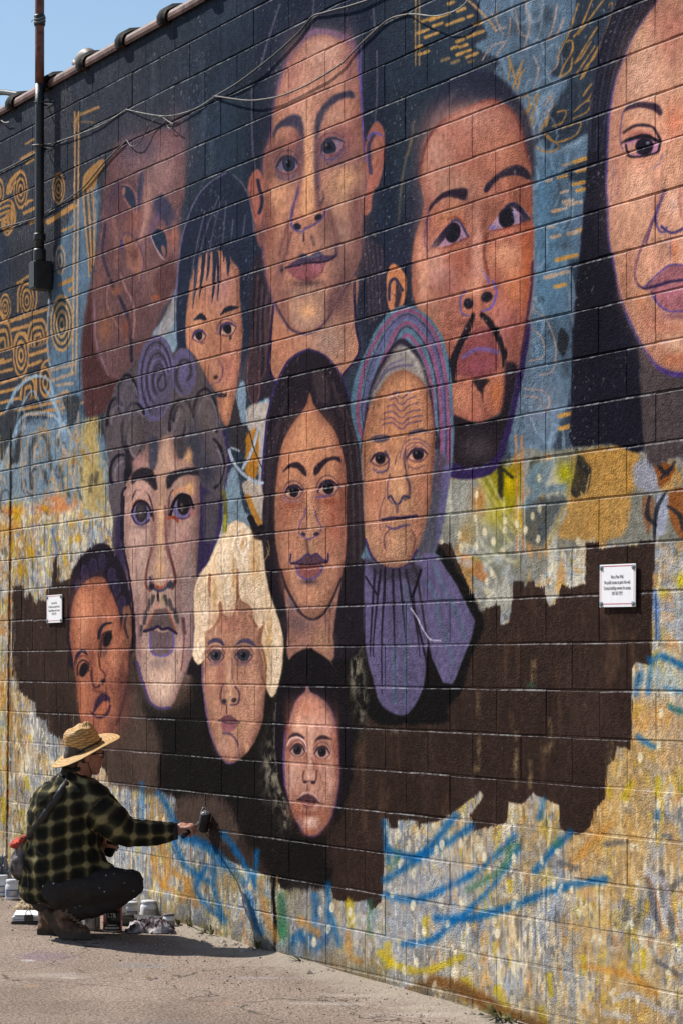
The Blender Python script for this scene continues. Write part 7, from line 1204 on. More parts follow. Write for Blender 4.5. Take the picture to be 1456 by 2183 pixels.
def tray(px, py, label, turn):
    g = ground_at(px, py); t = thing('roller_tray', label, 'tray', g, turn); m = mat('tray_black', (.03, .03, .032), .5, .4, 20)
    V = [(-.12, -.09, .05), (.12, -.09, .05), (.12, .09, .05), (-.12, .09, .05), (-.1, -.07, .004), (.1, -.07, .012), (.1, .07, .012), (-.1, .07, .004), (-.095, -.065, .014), (.095, -.065, .022), (.095, .065, .022), (-.095, .065, .014), (-.114, -.084, .05), (.114, -.084, .05), (.114, .084, .05), (-.114, .084, .05)]
    F = [(0, 1, 5, 4), (1, 2, 6, 5), (2, 3, 7, 6), (3, 0, 4, 7), (7, 6, 5, 4), (8, 9, 10, 11), (12, 13, 9, 8), (13, 14, 10, 9), (14, 15, 11, 10), (15, 12, 8, 11), (0, 12, 13, 1), (1, 13, 14, 2), (2, 14, 15, 3), (3, 15, 12, 0)]
    obj('pan', V, F, m, t); obj('wet_paint', [(-.09, -.062, .022), (.02, -.062, .024), (.03, .062, .024), (-.09, .062, .022)], [(0, 1, 2, 3)], mat('wet_brown', (.03, .02, .017), .2, .2), t)
tray(300, 1975, 'black roller tray with wet brown paint behind the stained rag', .5)
def cloth_mat(name, c1, c2, c3, sc):
    m = bpy.data.materials.new(name); m.use_nodes = True; nt, b = nodes_of(m); L = nt.links.new; b.inputs['Roughness'].default_value = .95; b.inputs['Specular IOR Level'].default_value = .1
    tc = N(nt, 'ShaderNodeTexCoord'); nz = N(nt, 'ShaderNodeTexNoise'); nz.inputs['Scale'].default_value = sc; nz.inputs['Detail'].default_value = 4; nz.inputs['Distortion'].default_value = .8; L(tc.outputs['Object'], nz.inputs['Vector'])
    cr = N(nt, 'ShaderNodeValToRGB'); e = cr.color_ramp.elements; e[0].position = .36; e[0].color = (*c1, 1); e[1].position = .62; e[1].color = (*c3, 1); k = e.new(.47); k.color = (*c2, 1)
    L(nz.outputs['Fac'], cr.inputs[0]); L(cr.outputs[0], b.inputs['Base Color']); return m
def cloth(name, px, py, sx, sy, hgt, label, m, seed, folds=9):
    g = ground_at(px, py); n = 44; V = []; F = []; rr = random.Random(seed); ph = rr.random() * 10
    a = math.atan2(RT.y, RT.x)
    for j in range(n + 1):
        for i in range(n + 1):
            u, v = i / n * 2 - 1, j / n * 2 - 1; rad = math.hypot(u, v); ang = math.atan2(v, u); lim = .78 + .22 * mnoise.noise((math.cos(ang) * 1.6 + ph, math.sin(ang) * 1.6, seed))
            k = lim / max(1, 1 if rad < 1e-6 else max(abs(u), abs(v)) / rad); uu, vv = u * k, v * k; edge = max(0, 1 - max(abs(u), abs(v)) ** 3)
            q = Vector((uu * 2.2 + ph, vv * 2.2, seed)); z = edge * hgt * (.35 + .9 * abs(mnoise.noise(q)) + .55 * abs(mnoise.noise(q * 2.3)) + .35 * abs(mnoise.noise(q * folds / 2)))
            V.append((uu * sx + .02 * mnoise.noise(q * 3), vv * sy + .02 * mnoise.noise(q * 3 + Vector((9, 0, 0))), max(0.002, z) if edge > 0 else .001))
    for j in range(n):
        for i in range(n): F.append((j * (n + 1) + i, j * (n + 1) + i + 1, (j + 1) * (n + 1) + i + 1, (j + 1) * (n + 1) + i))
    o = obj(name, V, F, m, None, True); o.location = (g.x, g.y, g.z - .001); o.rotation_euler = (0, 0, a); tag(o, label, 'cloth'); return o
M_RAG = cloth_mat('stained_rag', (.02, .014, .018), (.11, .085, .095), (.5, .46, .48), 8)
cloth('paint_rag', 322, 1986, .175, .16, .085, 'crumpled white rag with dark stains lying before the jars', M_RAG, 3)
cloth('drop_cloth', 62, 1932, .10, .16, .06, 'crumpled tan canvas cloth on the ground behind the painter', cloth_mat('tan_canvas', (.10, .06, .04), (.40, .30, .19), (.55, .45, .33), 12), 8)
M_TARP = mat('grey_tarp', (.16, .165, .18), .45, .35, 12)
cloth('plastic_sheet', 2, 1900, .09, .25, .22, 'grey plastic sheet heaped at the left photo edge above the jars', M_TARP, 15, 6)
g = ground_at(64, 1968); pp = thing('paper_stack', 'stack of white papers held by a black clip near the boots', 'papers', g, math.atan2(RT.y, RT.x) + .05)
M_PAPER = mat('paper', (.66, .66, .68), .7, .06); M_CLIP = mat('clip_black', (.02, .02, .02), .35)
objbm('board', boxm((0, .06, .008), (.20, .26, .014), .003), M_CLIP, pp)
for i in range(7): objbm('sheet', boxm((random.gauss(0, .004) + .004, .06 + random.gauss(0, .004), .0185 + i * .0055), (.19, .25, .004), .001, (random.gauss(0, .01), random.gauss(0, .02), random.gauss(0, .03))), M_PAPER, pp)
objbm('clip', boxm((.0, -.068, .035), (.05, .016, .04), .004), M_CLIP, pp)
for s in (-1, 1): obj('clip_handle', *tube(curve_pts([(s * .016, -.07, .055), (s * .012, -.085, .075), (0, -.09, .085)], 5), .002, 5), M_CLIP, pp)
# ---------------------------------------------------------------- weeds, stones, litter
M_WEED = mat('weed_green', (.13, .14, .045), .6, .4, 40)
def weed(px, py, h, n, label, spread=.05):
    g = on_wall(px, py, .03); z = gz(g.x) + .01; V = []; F = []; rr = random.Random(int(px * 7 + py))
    for i in range(n):
        a = rr.random() * 6.28; l = h * (.5 + rr.random() * .6); sp = spread * (.4 + rr.random()); dx, dy = math.cos(a), -abs(math.sin(a)); w = .0035 + rr.random() * .004; bx, by = rr.gauss(0, .012), rr.gauss(0, .006)
        k = len(V); nx_, ny_ = -dy, dx
        for s, (r_, zz, ww) in enumerate([(0, 0, .6), (.35, .5, 1), (.75, .85, .8), (1.1, .95, .1)]):
            for q in (-1, 1): V.append((bx + dx * sp * r_ + nx_ * w * ww * q, by + dy * sp * r_ + ny_ * w * ww * q, l * zz))
        for s in range(3): F.append((k + 2 * s, k + 2 * s + 1, k + 2 * s + 3, k + 2 * s + 2))
    o = obj('weed', V, F, M_WEED, None); o.location = (g.x, g.y, z); return tag(o, label, 'weed', 'weeds along the foot of the wall')
weed(381, 1985, .05, 12, 'green weed just right of the small dark-lidded jar', .06); weed(407, 1983, .075, 9, 'green weed between the small jar and the blue painted stroke'); weed(437, 1984, .03, 8, 'low green weed below the blue painted stroke'); weed(450, 1982, .06, 10, 'leafy green weed at the wall just before the painter shadow ends')
weed(553, 2015, .05, 12, 'tiny weed at the wall foot left of the cracked joint'); weed(1062, 2165, .06, 22, 'dry grass tuft at the wall foot under the brown smear', .10); weed(1090, 2172, .045, 18, 'small dry grass tuft nearest the bottom right corner', .09); weed(640, 2040, .03, 9, 'tiny weed among pebbles below the small girl portrait')
gs, gf = [], []
rr = random.Random(5)
def stone(x, y, s):
    k = len(gs); z = gz(x) + .014 * mnoise.noise((x * .9, y * .9, 0)); rot = rr.random() * 6
    base = [(1, 0, 0), (0, 1, 0), (-1, 0, 0), (0, -1, 0), (0, 0, 1), (0, 0, -.6)]
    for b_ in base:
        q = Vector(b_) * s * (.7 + .6 * rr.random()); q.z *= .7; q.rotate(Euler((0, 0, rot))); gs.append((x + q.x, y + q.y, z + q.z + s * .25))
    for a, b_ in ((0, 1), (1, 2), (2, 3), (3, 0)): gf.append((k + a, k + b_, k + 4)); gf.append((k + b_, k + a, k + 5))
for i in range(2600):
    x = -15.6 + rr.random() * 7.6; y = -.012 - abs(rr.gauss(0, .16)) - rr.random() ** 3 * .8; stone(x, y, .003 + .007 * rr.random() ** 3)
for i in range(60):
    x = -12.6 + rr.random() * 4; y = -.03 - abs(rr.gauss(0, .07)); stone(x, y, .010 + .012 * rr.random())
for i in range(140): stone(-14 + rr.random() * 7, -3.2 * rr.random(), .002 + .004 * rr.random() ** 2)
M_STONE = mat('gravel', (.26, .22, .18), .9, .5, 4)
tag(obj('gravel', gs, gf, M_STONE), 'loose gravel and grit along the foot of the wall', 'gravel', kind='stuff')
M_LEAF = mat('dry_leaf', (.20, .13, .06), .7, .4, 40)
for px, py, s, lab in [(174, 2071, .022, 'small yellowish dry leaf on the asphalt below the boots'), (318, 2089, .028, 'dark curled dry leaf on the open asphalt'), (920, 2136, .03, 'dry leaf lying near the wall foot at lower right')]:
    g = ground_at(px, py); V = [(-1, 0, .1), (-.3, .45, .25), (.4, .35, .15), (1, 0, .3), (.4, -.4, .35), (-.3, -.45, .2), (0, 0, .05)]
    o = obj('dry_leaf', [Vector(v) * s for v in V], [(0, 6, 1), (1, 6, 2), (2, 6, 3), (3, 6, 4), (4, 6, 5), (5, 6, 0)], M_LEAF); o.location = g + Vector((0, 0, .004)); o.rotation_euler = (0, 0, px); tag(o, lab, 'leaf', 'dry leaves on the asphalt')
# ---------------------------------------------------------------- the crouching painter
FEET = ground_at(140, 2000); D0 = (FEET - CAMP).dot(FW); UP = Vector((0, 0, 1))
PXM = FOC / D0
def W(px, py, dd=0): return CAMP + ray(px, py) * (D0 + dd)
man = thing('person', 'crouching painter in straw hat and dark plaid shirt reaching a roller to the wall', 'person', FEET)
def lo(vs): return [Vector(v) - FEET for v in vs]
def ellipsoid(c, ax, n=14, m=10):
    V = []; F = []
    for j in range(m + 1):
        t = math.pi * j / m
        for i in range(n):
            a = 2 * math.pi * i / n; V.append(Vector(c) + ax[0] * (math.sin(t) * math.cos(a)) + ax[1] * (math.sin(t) * math.sin(a)) + ax[2] * math.cos(t))
    for j in range(m):
        for i in range(n): k = (i + 1) % n; F.append((j * n + i, j * n + k, (j + 1) * n + k, (j + 1) * n + i))
    return V, F
def limb(pts, rad, n=14, sub=4):
    p = curve_pts(pts, sub); r = np.interp(np.linspace(0, 1, len(p)), np.linspace(0, 1, len(rad)), rad); return merge(tube(p, list(r), n), ellipsoid(p[0], [Vector((r[0], 0, 0)), Vector((0, r[0], 0)), Vector((0, 0, r[0]))]), ellipsoid(p[-1], [Vector((r[-1], 0, 0)), Vector((0, r[-1], 0)), Vector((0, 0, r[-1]))]))
def part(name, me, m, parent):
    for v in me.vertices: v.co = v.co - FEET
    me.polygons.foreach_set('use_smooth', [True] * len(me.polygons)); me.materials.clear(); me.materials.append(m); me.name = name
    return link(bpy.data.objects.new(name, me), parent)
M_SKIN = mat('skin', (.42, .20, .14), .5, .12, 40, .2, 300); M_HAIR = mat('hair', (.05, .035, .025), .7, .3, 90)
# --- head frame
FD = (RT * .93 + FW * .36 - UP * .06).normalized(); SD = UP.cross(FD).normalized(); HU = FD.cross(SD).normalized()
HC = W(182, 1601, .02)
def hp(f, s, u): return HC + FD * f + SD * s + HU * u
def he(f, s, u, a, b, c): return ellipsoid(hp(f, s, u), [FD * a, SD * b, HU * c])
head = [he(-.005, 0, .005, .096, .076, .095), he(.03, 0, -.06, .064, .058, .068), he(.066, 0, -.108, .026, .03, .022), he(.078, 0, .004, .02, .052, .014), he(.083, 0, -.083, .016, .026, .011), he(.078, 0, -.094, .014, .022, .009),
        tube([hp(.085, 0, -.002), hp(.098, 0, -.028), hp(.108, 0, -.05), hp(.09, 0, -.06)], [.008, .010, .014, .010], 10), he(.088, .013, -.054, .012, .009, .008), he(.088, -.013, -.054, .012, .009, .008),
        he(-.005, .076, -.03, .02, .01, .034), he(-.005, -.076, -.03, .02, .01, .034), he(.05, .04, -.04, .03, .022, .025), he(.05, -.04, -.04, .03, .022, .025),
        limb([hp(-.015, 0, -.06), W(168, 1648, .02), W(160, 1672, .02)], [.058, .056, .062])]
# --- arm and legs under the clothes, hands
wristR = W(378, 1772, -.05); wristL = W(226, 1812, .19)
body = head + [limb([W(160, 1668, .02), W(150, 1740, .03), W(125, 1830, .03), W(112, 1888, .02)], [.10, .13, .12, .12]),
    limb([W(190, 1692, -.09), W(255, 1762, -.05), W(275, 1774, -.08), W(330, 1776, -.07), wristR], [.05, .045, .04, .036, .027]),
    limb([W(180, 1695, .17), W(208, 1760, .24), wristL], [.05, .04, .026]),
    limb([W(120, 1890, -.07), W(205, 1885, -.07), W(284, 1886, -.05)], [.08, .07, .055]), limb([W(284, 1886, -.05), W(215, 1922, -.055), W(145, 1948, -.06)], [.052, .052, .038]),
    limb([W(120, 1888, .12), W(200, 1880, .17), W(280, 1878, .2)], [.08, .07, .055]), limb([W(280, 1878, .2), W(200, 1925, .17), W(110, 1960, .13)], [.052, .052, .038])]
# right hand: fist round the roller handle
HA, HB = W(394, 1781, -.12), W(416, 1762, .05); hd = (HB - HA).normalized(); away = (wristR - (HA + HB) * .5); away = (away - hd * away.dot(hd)).normalized(); hup = hd.cross(away).normalized()
if hup.z < 0: hup = -hup
hmid = HA + (HB - HA) * .52
body += [limb([wristR, hmid + away * .045 + hup * .012, hmid + away * .03 + hup * .016], [.027, .030, .024]), ellipsoid(hmid + away * .028 + hup * .008, [hd * .043, away * .026, hup * .030])]
for i, (k, ln, r) in enumerate([(-.033, .96, .0092), (-.011, 1.06, .0098), (.011, 1.0, .0096), (.032, .84, .0084)]):
    c = hmid + hd * k; rr_ = .0235
    arc = [c + away * .036 + hup * .020] + [c + (away * math.cos(t) + hup * math.sin(t)) * (rr_ + .004 * (1 - j / 5)) for j, t in enumerate(np.linspace(.95, .95 + 3.5 * ln, 6))]
    body.append(limb(arc, [r * 1.15, r * 1.1, r * 1.12, r, r, r * .95, r * .8], 8, 2))
body.append(limb([hmid + away * .035 - hup * .004 + hd * .03, hmid + away * .022 - hup * .024 + hd * .045, hmid - away * .006 - hup * .026 + hd * .05, hmid - away * .022 - hup * .012 + hd * .047], [.014, .012, .011, .009], 8, 3))
# left hand: holds a small dark pot
PC = W(238, 1806, .16); pa = (UP * .82 + RT * .42 - FW * .38).normalized(); pb = (RT - pa * RT.dot(pa)).normalized(); pc = pa.cross(pb).normalized()
body += [ellipsoid(PC - pb * .046 - pa * .004, [pa * .042, pb * .016, pc * .034]), limb([wristL, PC - pb * .05 - pa * .03, PC - pb * .045], [.026, .024, .02])]
for i, (k, ln, r) in enumerate([(.030, .9, .0088), (.009, 1.0, .0092), (-.012, .98, .009), (-.032, .8, .008)]):
    c = PC + pa * (k - .004); arc = [c + (pb * math.cos(t) + pc * math.sin(t)) * .041 for t in np.linspace(math.pi * .95, math.pi * .95 - 2.6 * ln, 6)]
    body.append(limb(arc, [r * 1.2, r * 1.1, r * 1.1, r, r, r * .85], 8, 2))
body.append(limb([PC - pb * .042 - pc * .012, PC - pb * .03 - pc * .038 + pa * .02, PC + pb * .002 - pc * .046 + pa * .032, PC + pb * .02 - pc * .040 + pa * .034], [.014, .0125, .011, .009], 8, 3))
bodyo = part('body', voxel_mesh(*merge(*body), .0048, 3), M_SKIN, man)
for s in (-1, 1):
    obj('eye', lo(he(.078, s * .031, -.017, .012, .013, .010)[0]), he(.078, s * .031, -.017, .012, .013, .010)[1], mat('eye_white', (.5, .48, .45), .3), bodyo, True)
hv, hf = merge(he(-.014, 0, .012, .1, .082, .095), limb([hp(-.07, 0, -.03), hp(-.062, 0, -.085), hp(-.05, 0, -.105)], [.05, .05, .03]), he(-.02, -.07, -.03, .03, .012, .04), he(-.02, .07, -.03, .03, .012, .04))
part('hair', voxel_mesh(hv, hf, .008, 3), M_HAIR, man)
gl = [tube([hp(.093, s * .034 + .024 * math.cos(t), -.014 + .018 * math.sin(t)) for t in np.linspace(0, 6.283, 18)], .0028, 6) for s in (-1, 1)] + [tube([hp(.096, -.011, -.01), hp(.1, 0, -.007), hp(.096, .011, -.01)], .0025, 6)] + [tube([hp(.092, s * .058, -.008), hp(.06, s * .074, -.008), hp(0, s * .08, -.012)], .0025, 6) for s in (-1, 1)]
obj('glasses', lo(merge(*gl)[0]), merge(*gl)[1], M_BLACK, man, True)
# --- trousers
M_JEANS = bpy.data.materials.new('dark_trousers'); M_JEANS.use_nodes = True; nt, b = nodes_of(M_JEANS); b.inputs['Roughness'].default_value = .85; b.inputs['Specular IOR Level'].default_value = .2
tc = N(nt, 'ShaderNodeTexCoord'); vo = N(nt, 'ShaderNodeTexVoronoi'); vo.inputs['Scale'].default_value = 26; nt.links.new(tc.outputs['Object'], vo.inputs['Vector'])
cr = N(nt, 'ShaderNodeValToRGB'); e = cr.color_ramp.elements; e[0].position = .09; e[0].color = (.45, .46, .46, 1); e[1].position = .14; e[1].color = (.028, .025, .025, 1); nt.links.new(vo.outputs['Distance'], cr.inputs[0])
nz = N(nt, 'ShaderNodeTexNoise'); nz.inputs['Scale'].default_value = 7; nt.links.new(tc.outputs['Object'], nz.inputs['Vector']); cr2 = N(nt, 'ShaderNodeValToRGB'); cr2.color_ramp.elements[0].position = .42; cr2.color_ramp.elements[1].position = .5; nt.links.new(nz.outputs['Fac'], cr2.inputs[0])
mx_ = N(nt, 'ShaderNodeMix'); mx_.data_type = 'RGBA'; nt.links.new(cr2.outputs[0], mx_.inputs[0]); mx_.inputs[6].default_value = (.03, .026, .025, 1); nt.links.new(cr.outputs[0], mx_.inputs[7]); nt.links.new(mx_.outputs[2], b.inputs['Base Color'])
def folds(me, amp, fr, seed):
    me.calc_loop_triangles(); nrm = [v.normal.copy() for v in me.vertices]
    for v, n_ in zip(me.vertices, nrm):
        q = v.co * fr + Vector((seed, 0, 0)); v.co = v.co + n_ * amp * (mnoise.noise(q) + .6 * (1 - 2 * abs(mnoise.noise(q * 1.9))))
    return me
tr = [limb([W(112, 1890, .02), W(125, 1885, .02)], [.15, .15]), limb([W(120, 1893, -.08), W(200, 1890, -.085), W(250, 1884, -.07), W(281, 1884, -.05)], [.11, .098, .086, .068]), limb([W(283, 1888, -.05), W(230, 1918, -.055), W(170, 1938, -.06), W(148, 1942, -.06)], [.064, .072, .064, .056]),
      limb([W(120, 1890, .12), W(200, 1882, .17), W(278, 1878, .2)], [.11, .09, .068]), limb([W(280, 1880, .2), W(200, 1925, .17), W(118, 1952, .13)], [.066, .072, .056])]
part('trousers', folds(voxel_mesh(*merge(*tr), .012, 4), .010, 13, 2), M_JEANS, man)
# --- boots
M_BOOT = mat('boot_leather', (.085, .042, .024), .65, .5, 22, .8, 60, col2=(.18, .095, .055)); M_SOLE = mat('boot_sole', (.06, .042, .03), .8, .3, 30)
def slab(poly, dd, hw):
    n = len(poly); V = [W(x, y, dd - hw) for x, y in poly] + [W(x, y, dd + hw) for x, y in poly]
    return V, [tuple(range(n)), tuple(range(2 * n - 1, n - 1, -1))] + [(i, (i + 1) % n, n + (i + 1) % n, n + i) for i in range(n)]
def boot(pieces, sole, dd):
    up = part('boot', folds(voxel_mesh(*merge(*pieces), .007, 3), .004, 24, 5), M_BOOT, man)
    v, f = slab(sole, dd, .046); o = obj('sole', lo(v), f, M_SOLE, up); bv = o.modifiers.new('b', 'BEVEL'); bv.width = .006; bv.segments = 2
boot([limb([W(166, 1916, -.06), W(146, 1940, -.06), W(124, 1958, -.06)], [.060, .056, .050]), limb([W(108, 1952, -.06), W(138, 1975, -.06), W(164, 1984, -.06), W(180, 1986, -.06)], [.042, .050, .045, .034])], [(93, 1945), (99, 1940), (122, 1966), (145, 1986), (170, 1992), (191, 1990), (194, 1996), (186, 2000), (140, 2001), (128, 1998), (108, 1972)], -.06)
boot([limb([W(104, 1930, .12), W(104, 1958, .12), W(106, 1972, .12)], [.056, .056, .050]), limb([W(98, 1973, .12), W(130, 1976, .12), W(160, 1980, .12)], [.044, .046, .034])], [(82, 1982), (176, 1983), (178, 1993), (82, 1994)], .12)
lace = []
for k in range(5):
    c = W(150 + k * 7, 1950 + k * 6, -.125 + k * .004); lace.append(tube([c + UP * .012 - RT * .016, c - FW * .006, c - UP * .008 + RT * .018], .0035, 6))
    lace.append(tube([c + UP * .002 - RT * .020, c - FW * .006, c + UP * .006 + RT * .016], .0035, 6))
obj('bootlace', lo(merge(*lace)[0]), merge(*lace)[1], mat('lace', (.12, .08, .05), .8), [o for o in man.children if o.name.startswith('boot')][0], True)
# --- plaid shirt
LV = [(1923, 80, 150, .11, .0), (1917, 57, 186, .15, 0), (1904, 48, 205, .175, .01), (1886, 45, 228, .195, .02), (1850, 49, 236, .21, .03), (1800, 60, 213, .21, .03), (1760, 65, 217, .215, .03), (1720, 67, 221, .215, .02), (1692, 77, 213, .205, .01), (1674, 96, 204, .17, .01), (1660, 118, 194, .115, .02), (1651, 131, 186, .08, .02), (1640, 137, 184, .072, .03), (1632, 142, 182, .07, .03)]
SV = []; SF = []; n = 32
for py, a, c, hdp, dd in LV:
    ctr = W((a + c) / 2, py, dd); hw = (c - a) / 2 / PXM
    for i in range(n):
        t = 2 * math.pi * i / n; ct, st = math.cos(t), math.sin(t); e_ = .86
        SV.append(ctr + RT * hw * math.copysign(abs(ct) ** e_, ct) + FW * hdp * math.copysign(abs(st) ** e_, st))
for j in range(len(LV) - 1):
    for i in range(n): k = (i + 1) % n; SF.append((j * n + i, j * n + k, (j + 1) * n + k, (j + 1) * n + i))
SF.append(tuple(range(n))); SF.append(tuple((len(LV) - 1) * n + i for i in range(n - 1, -1, -1)))
ARM = curve_pts([W(186, 1700, -.07), W(222, 1732, -.11), W(252, 1762, -.10), W(276, 1774, -.085), W(322, 1776, -.07), W(374, 1772, -.05)], 6)
arm_r = list(np.interp(np.linspace(0, 1, len(ARM)), [0, .2, .42, .6, .8, 1], [.095, .098, .088, .074, .064, .047]))
sl = [(SV, SF), merge(tube(ARM, arm_r, 18), ellipsoid(ARM[0], [Vector((.1, 0, 0)), Vector((0, .1, 0)), Vector((0, 0, .1))])), limb([W(180, 1698, .15), W(206, 1755, .24), W(220, 1798, .21)], [.095, .08, .052]), limb([W(225, 1858, -.05), W(243, 1858, -.06)], [.05, .02])]
shirt_me = voxel_mesh(*merge(*sl), .0085, 5)
cum = [0]
for i in range(1, len(ARM)): cum.append(cum[-1] + (ARM[i] - ARM[i - 1]).length)
# cloth folds: stretched wrinkles on the back, rings round the sleeve
nrm = [v.normal.copy() for v in shirt_me.vertices]; uvs = []
ax0 = W(140, 1780, .03)
for v, n_ in zip(shirt_me.vertices, nrm):
    best = min(range(len(ARM) - 1), key=lambda i: (v.co - (ARM[i] + ARM[i + 1]) * .5).length_squared)
    d = (ARM[best + 1] - ARM[best]).normalized(); al = cum[best] + (v.co - ARM[best]).dot(d); rad = (v.co - ARM[best]) - d * (v.co - ARM[best]).dot(d)
    on_arm = al > .10 and rad.length < arm_r[best] * 1.25
    q = v.co
    if on_arm:
        sd = d.cross(UP).normalized(); ang = math.atan2(rad.dot(UP), rad.dot(sd)); uvs.append((al + .02, ang * .07))
        f_ = .010 * mnoise.noise(Vector((al * 24, ang * 1.1, 3))) + .008 * (1 - 2 * abs(mnoise.noise(Vector((al * 15 + ang * 1.3, ang * .8, 8)))))
        v.co = v.co + n_ * f_ * (.5 if al > cum[-1] - .05 else 1)
    else:
        dx = q - ax0; ang = math.atan2(dx.dot(FW), dx.dot(RT)); uvs.append((ang * .2, q.z + .03 * math.sin(ang * 2)))
        qq = Vector((dx.dot(RT) * 9 + dx.z * 4, dx.dot(FW) * 9, dx.z * 6))
        v.co = v.co + n_ * (.014 * mnoise.noise(qq) + .012 * (1 - 2 * abs(mnoise.noise(qq * 1.7 + Vector((5, 0, 0))))) + .004 * mnoise.noise(qq * 5))
at = shirt_me.attributes.new('plaid', 'FLOAT_VECTOR', 'POINT'); at.data.foreach_set('vector', np.array([(a, c, 0) for a, c in uvs], np.float32).ravel())
M_PLAID = bpy.data.materials.new('plaid_flannel'); M_PLAID.use_nodes = True; nt, b = nodes_of(M_PLAID); L = nt.links.new; b.inputs['Roughness'].default_value = .95; b.inputs['Specular IOR Level'].default_value = .1
atn = N(nt, 'ShaderNodeAttribute'); atn.attribute_name = 'plaid'; sp = N(nt, 'ShaderNodeSeparateXYZ'); L(atn.outputs['Vector'], sp.inputs[0])
def mth(op, a, b_=None, c_=None):
    q = N(nt, 'ShaderNodeMath'); q.operation = op
    for i, v in enumerate((a, b_, c_)):
        if v is None: continue
        if isinstance(v, (int, float)): q.inputs[i].default_value = v
        else: L(v, q.inputs[i])
    return q.outputs[0]
def stripe(s, off, per, pw): return mth('POWER', mth('MULTIPLY_ADD', mth('COSINE', mth('MULTIPLY_ADD', s, 2 * math.pi / per, off)), .5, .5), pw)
su, sv = stripe(sp.outputs[0], .4, .090, 3.4), stripe(sp.outputs[1], 1.0, .090, 3.4)
nz = N(nt, 'ShaderNodeTexNoise'); nz.inputs['Scale'].default_value = 120; tcp = N(nt, 'ShaderNodeTexCoord'); L(tcp.outputs['Object'], nz.inputs['Vector'])
ssum = mth('MULTIPLY', mth('ADD', mth('MULTIPLY', mth('ADD', su, sv), .55), mth('MULTIPLY', mth('MULTIPLY', su, sv), .35)), mth('MULTIPLY_ADD', nz.outputs['Fac'], .7, .65))
cr = N(nt, 'ShaderNodeValToRGB'); e = cr.color_ramp.elements; e[0].color = (.012, .012, .010, 1); e[1].color = (.24, .20, .10, 1); e[1].position = .95; k = e.new(.42); k.color = (.040, .037, .020, 1); L(ssum, cr.inputs[0]); L(cr.outputs[0], b.inputs['Base Color'])
shirto = part('shirt', shirt_me, M_PLAID, man)
M_COLLAR = mat('dark_collar', (.02, .019, .016), .9, .3, 60)
cf = [tube([ARM[-1] - (ARM[-1] - ARM[-2]).normalized() * .018, ARM[-1] + (ARM[-1] - ARM[-2]).normalized() * .012], [.050, .047], 18)]
obj('cuff', lo(merge(*cf)[0]), merge(*cf)[1], M_COLLAR, shirto, True)
CV = []; CF = []
for j, (py, a, c, hdp) in enumerate([(1668, 112, 200, .125), (1655, 124, 190, .092), (1640, 132, 186, .082), (1634, 134, 186, .08), (1640, 138, 182, .072)]):
    ctr = W((a + c) / 2, py, .025)
    for i in range(24):
        t = 2 * math.pi * i / 24; CV.append(ctr + RT * ((c - a) / 2 / PXM) * math.cos(t) + FW * hdp * math.sin(t) + UP * .006 * math.sin(3 * t + j))
for j in range(4):
    for i in range(24): k = (i + 1) % 24; CF.append((j * 24 + i, j * 24 + k, (j + 1) * 24 + k, (j + 1) * 24 + i))
obj('collar', lo(CV), CF, M_COLLAR, shirto, True)
# --- straw hat
tilt = R(21); XH = (RT * math.cos(tilt) + UP * math.sin(tilt)).normalized(); n0 = (UP * math.cos(tilt) - RT * math.sin(tilt)); NH = (n0 * math.cos(R(13)) - FW * math.sin(R(13))).normalized(); YH = NH.cross(XH).normalized()
HO = W(182, 1596, .02); HM = Matrix((XH, YH, NH)).transposed().to_4x4(); HM.translation = HO - FEET
M_STRAW = bpy.data.materials.new('straw'); M_STRAW.use_nodes = True; nt, b = nodes_of(M_STRAW); L = nt.links.new; b.inputs['Roughness'].default_value = .6; b.inputs['Specular IOR Level'].default_value = .3
tcs = N(nt, 'ShaderNodeTexCoord'); ats = N(nt, 'ShaderNodeAttribute'); ats.attribute_name = 'braid'; sps = N(nt, 'ShaderNodeSeparateXYZ'); L(ats.outputs['Vector'], sps.inputs[0])
rowf = mth('POWER', mth('MULTIPLY_ADD', mth('COSINE', mth('MULTIPLY', sps.outputs[0], 2 * math.pi / .0205)), .5, .5), 7.0)
wv = mth('MULTIPLY_ADD', mth('SINE', mth('ADD', mth('MULTIPLY', sps.outputs[1], 150.0), mth('MULTIPLY', sps.outputs[0], 420.0))), .5, .5)
nzs = N(nt, 'ShaderNodeTexNoise'); nzs.inputs['Scale'].default_value = 45; L(tcs.outputs['Object'], nzs.inputs['Vector'])
crs = N(nt, 'ShaderNodeValToRGB'); e = crs.color_ramp.elements; e[0].color = (.30, .15, .045, 1); e[1].color = (.62, .38, .14, 1); e[0].position = .25; e[1].position = .7; L(mth('MULTIPLY_ADD', wv, .3, mth('MULTIPLY', nzs.outputs['Fac'], .75)), crs.inputs[0])
mxs = N(nt, 'ShaderNodeMix'); mxs.data_type = 'RGBA'; L(mth('MULTIPLY', rowf, .75), mxs.inputs[0]); L(crs.outputs[0], mxs.inputs[6]); mxs.inputs[7].default_value = (.20, .10, .03, 1); L(mxs.outputs[2], b.inputs['Base Color'])
bps = N(nt, 'ShaderNodeBump'); bps.inputs['Strength'].default_value = .7; bps.inputs['Distance'].default_value = .003; L(mth('SUBTRACT', mth('MULTIPLY', wv, .4), rowf), bps.inputs['Height']); L(bps.outputs[0], b.inputs['Normal'])
V = []; F = []; A = []; n = 48; RB = [.084, .1, .12, .14, .16, .18, .197, .204]
def brim_z(r, t):
    k = (r - .084) / .12; return -.030 * k * k * (.6 - .4 * math.cos(t)) + .030 * k * abs(math.sin(t)) ** 2 * .6 - .006 * k * math.sin(3 * t + 1)
for side in (1, -1):
    for r in (RB if side > 0 else RB[::-1]):
        for i in range(n):
            t = 2 * math.pi * i / n; V.append((r * 1.0 * math.cos(t), r * .93 * math.sin(t), brim_z(r, t) + side * .002)); A.append((r, t * r, 0))
rows = len(RB) * 2
